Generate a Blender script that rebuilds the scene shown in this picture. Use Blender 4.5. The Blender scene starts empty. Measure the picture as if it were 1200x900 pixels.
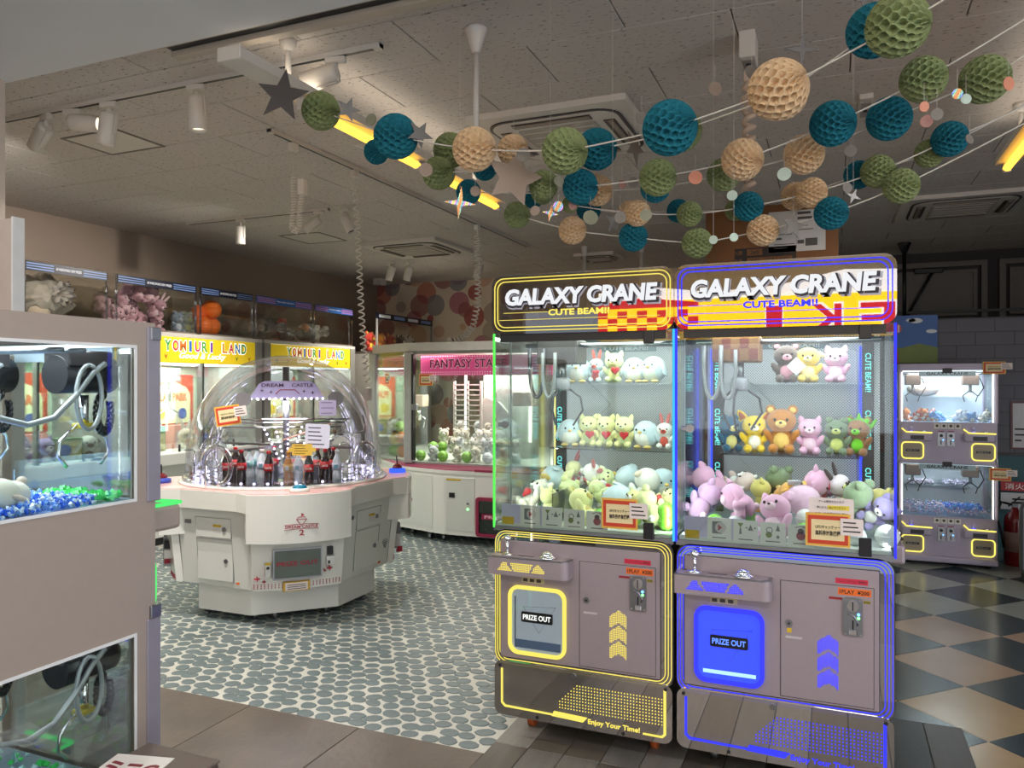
import bpy, bmesh, math, random
from mathutils import Vector, Matrix, Euler
random.seed(7)
SC = bpy.context.scene
COL = SC.collection
PI = math.pi

# ------------------------------------------------------------------ camera, world, big lights, exposure
F = 900.0
CZ = 1.5
YAW = math.atan(378.0 / F)
CS, SN = math.cos(YAW), math.sin(YAW)
cam = bpy.data.cameras.new('camera')
cam.sensor_width = 36.0
cam.lens = 36.0 * F / 1200.0
cam.clip_start = 0.02
camo = bpy.data.objects.new('camera', cam)
COL.objects.link(camo)
camo.location = (0, 0, CZ)
camo.rotation_euler = (PI / 2, 0, YAW)
SC.camera = camo

w = bpy.data.worlds.new('world')
w.use_nodes = True
SC.world = w
w.node_tree.nodes['Background'].inputs[0].default_value = (0.75, 0.85, 1.0, 1)
w.node_tree.nodes['Background'].inputs[1].default_value = 0.4

def area_light(name, loc, rot, sx, sy, power, col=(1, 1, 1), spread=PI):
    l = bpy.data.lights.new(name, 'AREA')
    l.shape = 'RECTANGLE'; l.size = sx; l.size_y = sy
    l.energy = power; l.color = col; l.spread = spread
    o = bpy.data.objects.new(name, l)
    COL.objects.link(o)
    o.location = loc; o.rotation_euler = rot
    return o
# daylight through the side windows, out of frame to the right of the photographer
area_light('side_window_daylight', (4.55, -0.7, 1.35), (PI / 2, 0, PI / 2), 6.0, 2.5, 105, (0.92, 0.96, 1.0))
area_light('shop_front_daylight', (-0.6, -3.85, 1.1), (PI / 2, 0, 0), 6.8, 1.8, 40, (0.93, 0.97, 1.0))

SC.view_settings.view_transform = 'Standard'
SC.view_settings.look = 'None'
SC.view_settings.exposure = 0.65
SC.view_settings.gamma = 1.0
SC.view_settings.use_curve_mapping = False
SC.cycles.max_bounces = 10
SC.cycles.transparent_max_bounces = 24
SC.cycles.glossy_bounces = 4
SC.cycles.use_denoising = True
SC.cycles.sample_clamp_indirect = 4.0
SC.cycles.caustics_reflective = False
SC.cycles.caustics_refractive = False

# ------------------------------------------------------------------ pixel <-> place helpers (1200 x 900 frame)
def ray(px, py):
    u = (px - 600) / F; v = (450 - py) / F
    return Vector((-SN + u * CS, CS + u * SN, v))
def atY(px, py, Y):
    r = ray(px, py); t = Y / r.y
    return Vector((r.x * t, Y, CZ + r.z * t))
def atX(px, py, X):
    r = ray(px, py); t = X / r.x
    return Vector((X, r.y * t, CZ + r.z * t))
def atZ(px, py, Z):
    r = ray(px, py); t = (Z - CZ) / r.z
    return Vector((r.x * t, r.y * t, Z))
def atD(px, py, d):
    r = ray(px, py)
    return Vector((r.x * d, r.y * d, CZ + r.z * d))

# ------------------------------------------------------------------ materials
MATS = {}
def lin(c):
    """sRGB 0-255 -> linear"""
    o = []
    for x in c[:3]:
        x = x / 255.0
        o.append(x / 12.92 if x <= 0.04045 else ((x + 0.055) / 1.055) ** 2.4)
    return (o[0], o[1], o[2], 1)
def nd(nt, typ, **kw):
    n = nt.nodes.new(typ)
    for k, v in kw.items():
        setattr(n, k, v)
    return n
def mat(name, c, rough=0.5, metal=0.0, var=0.10, scale=14.0, bump=0.0, bscale=None, coat=0.0, em=0.0, emc=None, sheen=0.0, trans=0.0):
    if name in MATS: return MATS[name]
    m = bpy.data.materials.new(name); m.use_nodes = True
    nt = m.node_tree; b = nt.nodes['Principled BSDF']
    base = lin(c)
    tc = nd(nt, 'ShaderNodeTexCoord')
    no = nd(nt, 'ShaderNodeTexNoise'); no.inputs['Scale'].default_value = scale; no.inputs['Detail'].default_value = 4
    nt.links.new(tc.outputs['Object'], no.inputs['Vector'])
    mx = nd(nt, 'ShaderNodeMix', data_type='RGBA')
    mx.inputs[6].default_value = tuple(x * (1 - var) for x in base[:3]) + (1,)
    mx.inputs[7].default_value = tuple(min(1, x * (1 + var)) for x in base[:3]) + (1,)
    nt.links.new(no.outputs['Fac'], mx.inputs[0])
    nt.links.new(mx.outputs[2], b.inputs['Base Color'])
    b.inputs['Roughness'].default_value = rough
    b.inputs['Metallic'].default_value = metal
    b.inputs['Coat Weight'].default_value = coat
    b.inputs['Sheen Weight'].default_value = sheen
    if trans: b.inputs['Transmission Weight'].default_value = trans
    if em:
        b.inputs['Emission Color'].default_value = lin(emc or c); b.inputs['Emission Strength'].default_value = em
    if bump:
        n2 = nd(nt, 'ShaderNodeTexNoise'); n2.inputs['Scale'].default_value = bscale or scale * 6; n2.inputs['Detail'].default_value = 3
        nt.links.new(tc.outputs['Object'], n2.inputs['Vector'])
        bp = nd(nt, 'ShaderNodeBump'); bp.inputs['Strength'].default_value = bump; bp.inputs['Distance'].default_value = 0.01
        nt.links.new(n2.outputs['Fac'], bp.inputs['Height']); nt.links.new(bp.outputs['Normal'], b.inputs['Normal'])
    MATS[name] = m
    return m
def emit(name, c, s):
    if name in MATS: return MATS[name]
    m = bpy.data.materials.new(name); m.use_nodes = True
    nt = m.node_tree; nt.nodes.clear()
    e = nd(nt, 'ShaderNodeEmission'); e.inputs[0].default_value = lin(c); e.inputs[1].default_value = s
    o = nd(nt, 'ShaderNodeOutputMaterial'); nt.links.new(e.outputs[0], o.inputs[0])
    MATS[name] = m
    return m
def glass(name, tint=(255, 255, 255), base=0.03, gain=1.0, rough=0.01, body=None, bodyf=0.0):
    """thin pane: clear transmission plus a Fresnel reflection"""
    if name in MATS: return MATS[name]
    m = bpy.data.materials.new(name); m.use_nodes = True
    nt = m.node_tree; nt.nodes.clear()
    t = nd(nt, 'ShaderNodeBsdfTransparent'); t.inputs[0].default_value = lin(tint)
    g = nd(nt, 'ShaderNodeBsdfGlossy'); g.inputs['Roughness'].default_value = rough; g.inputs[0].default_value = (0.95, 0.95, 0.97, 1)
    fr = nd(nt, 'ShaderNodeFresnel'); fr.inputs[0].default_value = 1.45
    ma = nd(nt, 'ShaderNodeMath', operation='MULTIPLY_ADD', use_clamp=True)
    ma.inputs[1].default_value = gain; ma.inputs[2].default_value = base
    nt.links.new(fr.outputs[0], ma.inputs[0])
    mx = nd(nt, 'ShaderNodeMixShader')
    nt.links.new(ma.outputs[0], mx.inputs[0])
    src = t
    if body:
        d = nd(nt, 'ShaderNodeBsdfDiffuse'); d.inputs[0].default_value = lin(body)
        m2 = nd(nt, 'ShaderNodeMixShader'); m2.inputs[0].default_value = bodyf
        nt.links.new(t.outputs[0], m2.inputs[1]); nt.links.new(d.outputs[0], m2.inputs[2]); src = m2
    nt.links.new(src.outputs[0], mx.inputs[1]); nt.links.new(g.outputs[0], mx.inputs[2])
    o = nd(nt, 'ShaderNodeOutputMaterial'); nt.links.new(mx.outputs[0], o.inputs[0])
    MATS[name] = m
    return m
def dots_mat(name, c_bg, c_dot, pitch, rad, plane='xz', rough=0.4, em=0.0, rot=0.0, metal=0.0):
    """regular round dots (printed or perforated) on a plain colour"""
    if name in MATS: return MATS[name]
    m = bpy.data.materials.new(name); m.use_nodes = True
    nt = m.node_tree; b = nt.nodes['Principled BSDF']
    tc = nd(nt, 'ShaderNodeTexCoord')
    mp = nd(nt, 'ShaderNodeMapping')
    r = {'xz': (PI / 2, 0, 0), 'xy': (0, 0, 0), 'yz': (0, PI / 2, 0)}[plane]
    mp.inputs['Rotation'].default_value = r
    mp2 = nd(nt, 'ShaderNodeMapping'); mp2.inputs['Rotation'].default_value = (0, 0, rot)
    mp2.inputs['Scale'].default_value = (1 / pitch,) * 3
    nt.links.new(tc.outputs['Object'], mp.inputs[0]); nt.links.new(mp.outputs[0], mp2.inputs[0])
    fr = nd(nt, 'ShaderNodeVectorMath', operation='FRACTION'); nt.links.new(mp2.outputs[0], fr.inputs[0])
    sb = nd(nt, 'ShaderNodeVectorMath', operation='SUBTRACT'); sb.inputs[1].default_value = (0.5, 0.5, 0.5)
    nt.links.new(fr.outputs[0], sb.inputs[0])
    ml = nd(nt, 'ShaderNodeVectorMath', operation='MULTIPLY'); ml.inputs[1].default_value = (1, 1, 0)
    nt.links.new(sb.outputs[0], ml.inputs[0])
    ln = nd(nt, 'ShaderNodeVectorMath', operation='LENGTH'); nt.links.new(ml.outputs[0], ln.inputs[0])
    lt = nd(nt, 'ShaderNodeMath', operation='LESS_THAN'); lt.inputs[1].default_value = rad / pitch
    nt.links.new(ln.outputs['Value'], lt.inputs[0])
    mx = nd(nt, 'ShaderNodeMix', data_type='RGBA'); mx.inputs[6].default_value = lin(c_bg); mx.inputs[7].default_value = lin(c_dot)
    nt.links.new(lt.outputs[0], mx.inputs[0]); nt.links.new(mx.outputs[2], b.inputs['Base Color'])
    b.inputs['Roughness'].default_value = rough; b.inputs['Metallic'].default_value = metal
    MATS[name] = m
    return m
def paper(name, c, tr=0.35, rough=0.9):
    if name in MATS: return MATS[name]
    m = mat(name, c, rough, var=0.12, scale=9)
    nt = m.node_tree; b = nt.nodes['Principled BSDF']
    t = nd(nt, 'ShaderNodeBsdfTranslucent'); t.inputs[0].default_value = lin(c)
    mx = nd(nt, 'ShaderNodeMixShader'); mx.inputs[0].default_value = tr
    out = nt.nodes['Material Output']
    nt.links.new(b.outputs[0], mx.inputs[1]); nt.links.new(t.outputs[0], mx.inputs[2]); nt.links.new(mx.outputs[0], out.inputs[0])
    return m
def fuzz(c):
    return mat('plush_%d_%d_%d' % tuple(c), c, 0.95, var=0.12, scale=30, bump=0.35, bscale=160, sheen=0.4)
def plain(c, rough=0.5, **k):
    return mat('paint_%d_%d_%d_%d' % (c[0], c[1], c[2], int(rough * 100)), c, rough, **k)
WHITE = lambda: mat('white_enamel', (225, 224, 220), 0.28, var=0.04, scale=6)
BLACK = lambda: mat('black_plastic', (18, 18, 20), 0.4, var=0.2)
CHROME = lambda: mat('chrome', (225, 226, 230), 0.08, 1.0, var=0.02)
STEEL = lambda: mat('brushed_steel', (150, 152, 156), 0.35, 1.0, var=0.1)
CLEAR = lambda: glass('clear_glass', (247, 252, 250), 0.012, 0.7)
ACRYL = lambda: glass('clear_acrylic', (250, 252, 253), 0.02, 0.9)

# ------------------------------------------------------------------ mesh builder
def rrect(a0, a1, b0, b1, r, n=6):
    pts = []
    for cx, cy, s in ((a1 - r, b1 - r, 0), (a0 + r, b1 - r, 1), (a0 + r, b0 + r, 2), (a1 - r, b0 + r, 3)):
        for k in range(n + 1):
            t = (s + k / n) * PI / 2
            pts.append((cx + r * math.cos(t), cy + r * math.sin(t)))
    return pts
def ngon(cx, cy, r, n, ph=0):
    return [(cx + r * math.cos(ph + 2 * PI * k / n), cy + r * math.sin(ph + 2 * PI * k / n)) for k in range(n)]
def starpts(n, r0, r1, ph=PI / 2):
    return [((r0 if k % 2 == 0 else r1) * math.cos(ph + PI * k / n), (r0 if k % 2 == 0 else r1) * math.sin(ph + PI * k / n)) for k in range(2 * n)]
class MB:
    def __init__(s): s.v = []; s.f = []; s.sm = []
    def add(s, vs, fs, smooth=False):
        o = len(s.v); s.v += [tuple(x) for x in vs]
        for f in fs: s.f.append(tuple(i + o for i in f)); s.sm.append(smooth)
        return s
    def box(s, x0, x1, y0, y1, z0, z1, b=0.0, seg=2):
        if b > 0:
            bm = bmesh.new(); bmesh.ops.create_cube(bm, size=1)
            for v in bm.verts: v.co = Vector(((x0 + x1) / 2 + v.co.x * (x1 - x0), (y0 + y1) / 2 + v.co.y * (y1 - y0), (z0 + z1) / 2 + v.co.z * (z1 - z0)))
            bmesh.ops.bevel(bm, geom=bm.edges[:], offset=b, segments=seg, profile=0.5, affect='EDGES')
            bm.verts.index_update()
            s.add([v.co[:] for v in bm.verts], [[v.index for v in f.verts] for f in bm.faces], False); bm.free(); return s
        return s.add([(x0, y0, z0), (x1, y0, z0), (x1, y1, z0), (x0, y1, z0), (x0, y0, z1), (x1, y0, z1), (x1, y1, z1), (x0, y1, z1)],
                     [(0, 3, 2, 1), (4, 5, 6, 7), (0, 1, 5, 4), (1, 2, 6, 5), (2, 3, 7, 6), (3, 0, 4, 7)])
    @staticmethod
    def _ax(a, b, h, axis):
        return (a, h, b) if axis == 'y' else ((a, b, h) if axis == 'z' else (h, a, b))
    def prism(s, pts, lo, hi, axis='z', smooth=False):
        n = len(pts)
        vs = [s._ax(a, b, lo, axis) for a, b in pts] + [s._ax(a, b, hi, axis) for a, b in pts]
        side = [(i, (i + 1) % n, n + (i + 1) % n, n + i) for i in range(n)]
        s.add(vs, side, smooth)
        o = len(s.v) - 2 * n
        s.f.append(tuple(o + i for i in reversed(range(n)))); s.sm.append(False)
        s.f.append(tuple(o + n + i for i in range(n))); s.sm.append(False)
        return s
    def ring(s, po, pi_, lo, hi, axis='z'):
        n = len(po)
        vs = []
        for P, h in ((po, lo), (pi_, lo), (po, hi), (pi_, hi)): vs += [s._ax(a, b, h, axis) for a, b in P]
        fs = []
        for i in range(n):
            j = (i + 1) % n
            fs += [(i, j, n + j, n + i), (2 * n + i, 3 * n + i, 3 * n + j, 2 * n + j), (i, 2 * n + i, 2 * n + j, j), (n + i, n + j, 3 * n + j, 3 * n + i)]
        return s.add(vs, fs)
    def loft(s, rings, caps=True, smooth=True, closed=False):
        n = len(rings[0]); o = len(s.v)
        vs = [p for r in rings for p in r]; fs = []
        m = len(rings)
        for k in range(m if closed else m - 1):
            for i in range(n):
                j = (i + 1) % n; k2 = (k + 1) % m
                fs.append((k * n + i, k * n + j, k2 * n + j, k2 * n + i))
        s.add(vs, fs, smooth)
        if caps and not closed:
            s.f.append(tuple(o + i for i in reversed(range(n)))); s.sm.append(False)
            s.f.append(tuple(o + (m - 1) * n + i for i in range(n))); s.sm.append(False)
        return s
    def tube(s, pts, r, n=8, closed=False, smooth=True):
        pts = [Vector(p) for p in pts]; m = len(pts); rings = []
        rr = r if isinstance(r, (list, tuple)) else [r] * m
        up = None
        for i in range(m):
            a = pts[(i - 1) % m] if (closed or i > 0) else pts[i]
            b = pts[(i + 1) % m] if (closed or i < m - 1) else pts[i]
            t = (b - a)
            t = t.normalized() if t.length > 1e-9 else Vector((0, 0, 1))
            if up is None:
                up = Vector((0, 0, 1)) if abs(t.z) < 0.9 else Vector((1, 0, 0))
            x = t.cross(up)
            if x.length < 1e-6: x = t.orthogonal()
            x.normalize(); y = x.cross(t).normalized(); up = y
            rings.append([pts[i] + (x * math.cos(2 * PI * k / n) + y * math.sin(2 * PI * k / n)) * rr[i] for k in range(n)])
        return s.loft(rings, True, smooth, closed)
    def cyl(s, p0, p1, r0, r1=None, n=14, smooth=True):
        return s.tube([p0, p1], [r0, r0 if r1 is None else r1], n, False, smooth)
    def sph(s, c, r, seg=14, rings=9, zmin=-1.0):
        rx, ry, rz = r if isinstance(r, (tuple, list)) else (r, r, r)
        R = []
        for k in range(rings + 1):
            t = -PI / 2 + PI * k / rings
            t = max(t, math.asin(zmin))
            cr = max(math.cos(t), 0.001)
            R.append([(c[0] + rx * cr * math.cos(2 * PI * i / seg), c[1] + ry * cr * math.sin(2 * PI * i / seg), c[2] + rz * math.sin(t)) for i in range(seg)])
        return s.loft(R, True, True)
    def lathe(s, prof, n=16, c=(0, 0, 0), caps=True):
        return s.loft([[(c[0] + r * math.cos(2 * PI * i / n), c[1] + r * math.sin(2 * PI * i / n), c[2] + z) for i in range(n)] for r, z in prof], caps, True)
    def xf(s, M, start=0):
        for i in range(start, len(s.v)): s.v[i] = tuple(M @ Vector(s.v[i]))
        return s
    def mesh(s, name, m):
        me = bpy.data.meshes.new(name)
        me.from_pydata(s.v, [], s.f)
        me.polygons.foreach_set('use_smooth', s.sm)
        if m: me.materials.append(m)
        me.update()
        return me
    def build(s, name, m, parent=None, label=None):
        return link(name, s.mesh(name, m), parent, label)
def link(name, me, parent=None, label=None, loc=None, rot=None, scale=None):
    o = bpy.data.objects.new(name, me); COL.objects.link(o)
    if parent is not None: o.parent = parent
    if label: o['label'] = label
    if loc is not None: o.location = loc
    if rot is not None: o.rotation_euler = rot
    if scale is not None: o.scale = scale
    return o
def tag(o, label, cat, group=None, kind=None):
    o['label'] = label; o['category'] = cat
    if group: o['group'] = group
    if kind: o['kind'] = kind
    return o
def root(name, loc, label, cat, group=None, rz=0.0):
    o = bpy.data.objects.new(name, None); COL.objects.link(o); o.empty_display_size = 0.05
    o.location = loc; o.rotation_euler = (0, 0, rz)
    return tag(o, label, cat, group)
def struct(o):
    o['kind'] = 'structure'; return o
def copy_tree(o, parent=None):
    c = o.copy(); COL.objects.link(c); c.parent = parent
    for ch in o.children: copy_tree(ch, c)
    return c
FACE = {'-y': ((1, 0, 0), (0, 0, 1)), '+y': ((-1, 0, 0), (0, 0, 1)), '+x': ((0, 1, 0), (0, 0, 1)), '-x': ((0, -1, 0), (0, 0, 1)), '+z': ((1, 0, 0), (0, 1, 0))}
def text_mesh(name, body, w_, h_, m, ext=0.001, bold=0.0, shear=0.0, rt=(1, 0, 0), up=(0, 0, 1), org=(0, 0, 0), spacing=1.0, keep=False):
    """lettering fitted to a w x h box centred on org"""
    cu = bpy.data.curves.new(name, 'FONT'); cu.body = body; cu.size = 1.0; cu.extrude = 0.01; cu.offset = bold; cu.shear = shear
    cu.resolution_u = 3; cu.space_character = spacing
    ob = bpy.data.objects.new('t', cu)
    me = bpy.data.meshes.new_from_object(ob)
    bpy.data.objects.remove(ob); bpy.data.curves.remove(cu)
    if not me.vertices: return me
    xs = [v.co.x for v in me.vertices]; ys = [v.co.y for v in me.vertices]
    x0, x1, y0, y1 = min(xs), max(xs), min(ys), max(ys)
    sx = w_ / max(x1 - x0, 1e-6); sy = h_ / max(y1 - y0, 1e-6)
    if keep: sx = sy = min(sx, sy)
    R = Vector(rt); U = Vector(up); N = R.cross(U); O = Vector(org)
    for v in me.vertices:
        a = (v.co.x - (x0 + x1) / 2) * sx; b = (v.co.y - (y0 + y1) / 2) * sy
        v.co = O + R * a + U * b + N * (v.co.z * ext / 0.01)
    me.name = name; me.materials.clear(); me.materials.append(m)
    return me
def text(name, body, cx, cz, w_, h_, depth, m, parent, face='-y', **k):
    """cx along the facing plane's right axis in the parent's frame, depth along its other axis"""
    rt, up = FACE[face]
    org = {'-y': (cx, depth, cz), '+y': (cx, depth, cz), '+x': (depth, cx, cz), '-x': (depth, cx, cz), '+z': (cx, cz, depth)}[face]
    return link(name, text_mesh(name, body, w_, h_, m, rt=rt, up=up, org=org, **k), parent)

# ================================================================== THE ROOM
CEIL = 3.05
XL, XR, YB, YF = -6.62, 4.6, 10.3, -3.9
PAVE_X, PAVE_Y = -1.31, 2.83

def floor_mat(name, c, rough, var, scale, bump=0.06, coat=0.0):
    return mat(name, c, rough, var=var, scale=scale, bump=bump, bscale=scale * 9, coat=coat)
# --- cobble-print floor: cream bed, every pebble proud of it
fl = MB().box(XL, PAVE_X, PAVE_Y, YB, -0.06, 0.0).build('floor', floor_mat('cream_grout', (200, 199, 190), 0.45, 0.12, 6))
struct(fl); tag(fl, 'pebble patterned floor in slate grey and cream around the dome machine', 'floor')
pebm = floor_mat('slate_pebble', (105, 118, 120), 0.38, 0.35, 5, 0.15)
random.seed(3)
pebs = []
row = 0; y = PAVE_Y + 0.035
while y < 8.6:
    x = -5.72 + (0.046 if row % 2 else 0.0)
    while x < PAVE_X - 0.04:
        pebs.append((x + random.uniform(-0.012, 0.012), y + random.uniform(-0.008, 0.008)))
        x += 0.092
    y += 0.069; row += 1
shapes = []
def pebble_ring(seed):
    rnd = random.Random(seed)
    a = rnd.uniform(0.040, 0.0485); b = rnd.uniform(0.0305, 0.036); ph = rnd.uniform(-0.5, 0.5)
    out = []
    for k in range(10):
        t = 2 * PI * k / 10
        q = 1 + rnd.uniform(-0.07, 0.07)
        px_, py_ = a * q * math.cos(t), b * q * math.sin(t)
        out.append((px_ * math.cos(ph) - py_ * math.sin(ph), px_ * math.sin(ph) + py_ * math.cos(ph)))
    return out
def pebble_geo(mb, ring, ox, oy):
    mb.loft([[(ox + p[0], oy + p[1], 0.0) for p in ring], [(ox + p[0] * 0.97, oy + p[1] * 0.97, 0.002) for p in ring], [(ox + p[0] * 0.86, oy + p[1] * 0.86, 0.0032) for p in ring]], True, False)
rings_ = [pebble_ring(k) for k in range(14)]
for r_ in rings_:
    mb = MB(); pebble_geo(mb, r_, 0, 0); shapes.append(mb.mesh('pebble', pebm))
def in_view(x, y):
    dd = -x * SN + y * CS; lat = x * CS + y * SN
    return dd > 0.5 and 170 < 600 + F * lat / dd < 640
near = sorted(pebs, key=lambda p: (not in_view(*p), p[0] ** 2 + p[1] ** 2))
for i, p in enumerate(near[:290]):
    link('pebble', shapes[i % 14], fl, loc=(p[0], p[1], 0.0005))
mb = MB()
for i, p in enumerate(near[290:]): pebble_geo(mb, rings_[i % 14], p[0], p[1])
o = mb.build('pebble_field', pebm, fl); o['kind'] = 'stuff'

# --- brown stone tiles in the foreground
f2 = MB().box(XL, PAVE_X, YF, PAVE_Y, -0.06, -0.001).build('floor', floor_mat('dark_joint', (52, 47, 42), 0.6, 0.1, 6))
struct(f2); tag(f2, 'brown stone tile floor in the foreground below the pebble floor', 'floor')
stm = floor_mat('brown_stone', (98, 88, 79), 0.42, 0.62, 3.2, 0.2)
sme = MB().box(-0.2985, 0.2985, -0.2985, 0.2985, -0.002, 0.003, 0.002, 1).mesh('stone_tile', stm)
yy = PAVE_Y - 0.3; k = 0
while yy > -0.3:
    xx = PAVE_X - 0.3 - (0.3 if k % 2 else 0.0)
    if k % 2: pass
    while xx > -4.2:
        link('stone_tile', sme, f2, loc=(xx, yy, 0), rot=(0, 0, random.choice((0, PI / 2, PI))))
        xx -= 0.6
    yy -= 0.6; k += 1
half = MB().box(-0.1485, 0.1485, -0.2985, 0.2985, -0.002, 0.003, 0.002, 1).mesh('stone_tile', stm)
for q in range(3): link('stone_tile', half, f2, loc=(PAVE_X - 0.15, PAVE_Y - 0.9 - 1.2 * q, 0))

# --- chequered floor on the far side, laid on the diagonal
f3 = MB().box(PAVE_X, XR, 0.4, YB, -0.06, -0.001).build('floor', floor_mat('tile_joint', (40, 44, 46), 0.5, 0.1, 6))
struct(f3); tag(f3, 'diagonal chequered floor of slate, tan and pale tiles beside the cranes', 'floor')
S45 = 0.4500; P0 = Vector((0.594, 5.648)); E1 = Vector((0.7071, -0.7071)); E2 = Vector((0.7071, 0.7071))
tcol = {'slate': (50, 66, 74), 'pale': (158, 164, 162), 'tan': (176, 150, 130), 'gold': (182, 158, 122), 'red': (158, 70, 78)}
tme = {}
for kk, c in tcol.items():
    tme[kk] = MB().box(-S45 / 2 + 0.001, S45 / 2 - 0.001, -S45 / 2 + 0.001, S45 / 2 - 0.001, -0.003, 0.002, 0.001, 1).mesh('checker_tile', floor_mat('vinyl_' + kk, c, 0.22, 0.14, 3.5, 0.05))
for i in range(-14, 12):
    for j in range(-14, 12):
        c = P0 + E1 * (S45 * (i + 0.5)) + E2 * (S45 * (j + 0.5))
        if not (PAVE_X + 0.32 < c.x < 3.6 and 2.0 < c.y < 7.9): continue
        if c.x < 0.2 and c.y > 4.2: continue
        if (i + j) % 2 == 0: kk = 'slate'
        elif c.y > 5.7: kk = 'pale'
        elif c.y > 4.4: kk = 'tan'
        elif c.x > 0.7 and c.y < 4.0: kk = 'red'
        else: kk = 'gold'
        link('checker_tile', tme[kk], f3, loc=(c.x, c.y, 0), rot=(0, 0, PI / 4))

# --- grey wood planks under and before the two cranes
f4 = MB().box(PAVE_X + 0.002, 0.51, -0.6, 3.83, 0.0005, 0.0035).build('floor', floor_mat('plank_joint', (34, 30, 27), 0.5, 0.1, 6))
struct(f4); tag(f4, 'grey wood plank floor strip under the two cranes', 'floor')
pcols = [(78, 72, 66), (100, 97, 93), (54, 52, 50), (118, 114, 108), (84, 78, 70)]
pme = []
for n_, c in enumerate(pcols):
    m = mat('wood_plank_%d' % n_, c, 0.35, var=0.3, scale=5, bump=0.1)
    mp = m.node_tree.nodes.new('ShaderNodeMapping'); mp.inputs['Scale'].default_value = (8, 0.8, 1)
    tcn = [q for q in m.node_tree.nodes if q.type == 'TEX_COORD'][0]
    for q in [q for q in m.node_tree.nodes if q.type == 'TEX_NOISE']:
        m.node_tree.links.new(mp.outputs[0], q.inputs['Vector'])
    m.node_tree.links.new(tcn.outputs['Object'], mp.inputs[0])
    pme.append(MB().box(-0.074, 0.074, -0.449, 0.449, 0.0, 0.004, 0.0015, 1).mesh('plank', m))
random.seed(11)
ncol = 12; wcol = (0.51 - PAVE_X) / ncol
for i in range(ncol):
    yy = 3.83 - 0.45 - 0.0
    for j in range(5):
        link('plank', pme[random.randrange(5)], f4, loc=(PAVE_X + wcol * (i + 0.5), yy, 0.002), scale=(wcol / 0.151, 1, 1)); yy -= 0.9

# --- ceiling boards in running bond
cem = mat('ceiling_void', (60, 56, 52), 0.9, var=0.1)
ce = MB().box(XL, XR, YF, YB, CEIL + 0.012, CEIL + 0.08).build('ceiling', cem)
struct(ce); tag(ce, 'pale ceiling of pitted plaster boards in running bond', 'ceiling')
m = bpy.data.materials.new('pitted_board'); m.use_nodes = True; nt = m.node_tree; b = nt.nodes['Principled BSDF']
tc = nd(nt, 'ShaderNodeTexCoord'); ge = nd(nt, 'ShaderNodeNewGeometry')
mp = nd(nt, 'ShaderNodeMapping'); mp.inputs['Scale'].default_value = (32, 85, 1); nt.links.new(ge.outputs['Position'], mp.inputs[0])
dn = nd(nt, 'ShaderNodeTexNoise'); dn.inputs['Scale'].default_value = 1.0; dn.inputs['Detail'].default_value = 2; nt.links.new(mp.outputs[0], dn.inputs['Vector'])
rp = nd(nt, 'ShaderNodeValToRGB'); rp.color_ramp.elements[0].position = 0.31; rp.color_ramp.elements[0].color = lin((120, 112, 104)); rp.color_ramp.elements[1].position = 0.38; rp.color_ramp.elements[1].color = lin((200, 193, 187))
nt.links.new(dn.outputs['Fac'], rp.inputs[0]); nt.links.new(rp.outputs[0], b.inputs['Base Color'])
bp = nd(nt, 'ShaderNodeBump'); bp.inputs['Strength'].default_value = 0.5; bp.inputs['Distance'].default_value = 0.004
nt.links.new(rp.outputs[0], bp.inputs['Height']); nt.links.new(bp.outputs[0], b.inputs['Normal'])
b.inputs['Roughness'].default_value = 0.9
cme = MB().box(-0.4515, 0.4515, -0.2243, 0.2243, 0.0, 0.014, 0.002, 1).mesh('ceiling_board', m)
r0 = -2
for r_ in range(-3, 16):
    yc = 3.278 + 0.4545 * (r_ + 0.5)
    if yc - 0.2 > YB: continue
    x0 = -2.215 if r_ % 2 == 0 else -1.748
    for q in range(-7, 8):
        xc = x0 + 0.909 * (q + 0.5)
        if XL - 0.3 < xc < XR + 0.3:
            link('ceiling_board', cme, ce, loc=(xc, yc, CEIL))
# lowered smooth soffit above the photographer, with the shutter slot at its edge
sof = MB().box(-5.4, XR, YF, 2.52, 2.98, CEIL + 0.01).build('ceiling', mat('soffit_paint', (214, 217, 220), 0.7, var=0.05, scale=2))
struct(sof); tag(sof, 'smooth grey lowered soffit at the top of the picture', 'ceiling')
t1 = MB().box(-2.76, XR, 2.60, 2.645, 2.975, CEIL).box(-2.76, XR, 2.522, 2.535, 2.985, CEIL).build('trim_1', mat('slot_rim', (178, 168, 154), 0.5, var=0.06))
struct(t1); tag(t1, 'beige slot rim along the edge of the soffit', 'trim')
t2 = MB().box(-2.75, XR, 2.536, 2.599, 3.0, CEIL).build('trim_2', BLACK()); struct(t2); tag(t2, 'dark shutter slot beside the soffit', 'trim')

# --- walls
taupe = mat('taupe_wall', (150, 134, 120), 0.8, var=0.06, scale=3, bump=0.05)
wl = MB().box(XL - 0.1, XL, YF, YB + 0.1, 0, CEIL + 0.07).build('wall_left', taupe); struct(wl); tag(wl, 'taupe wall above the yellow signed machines', 'wall')
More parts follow.
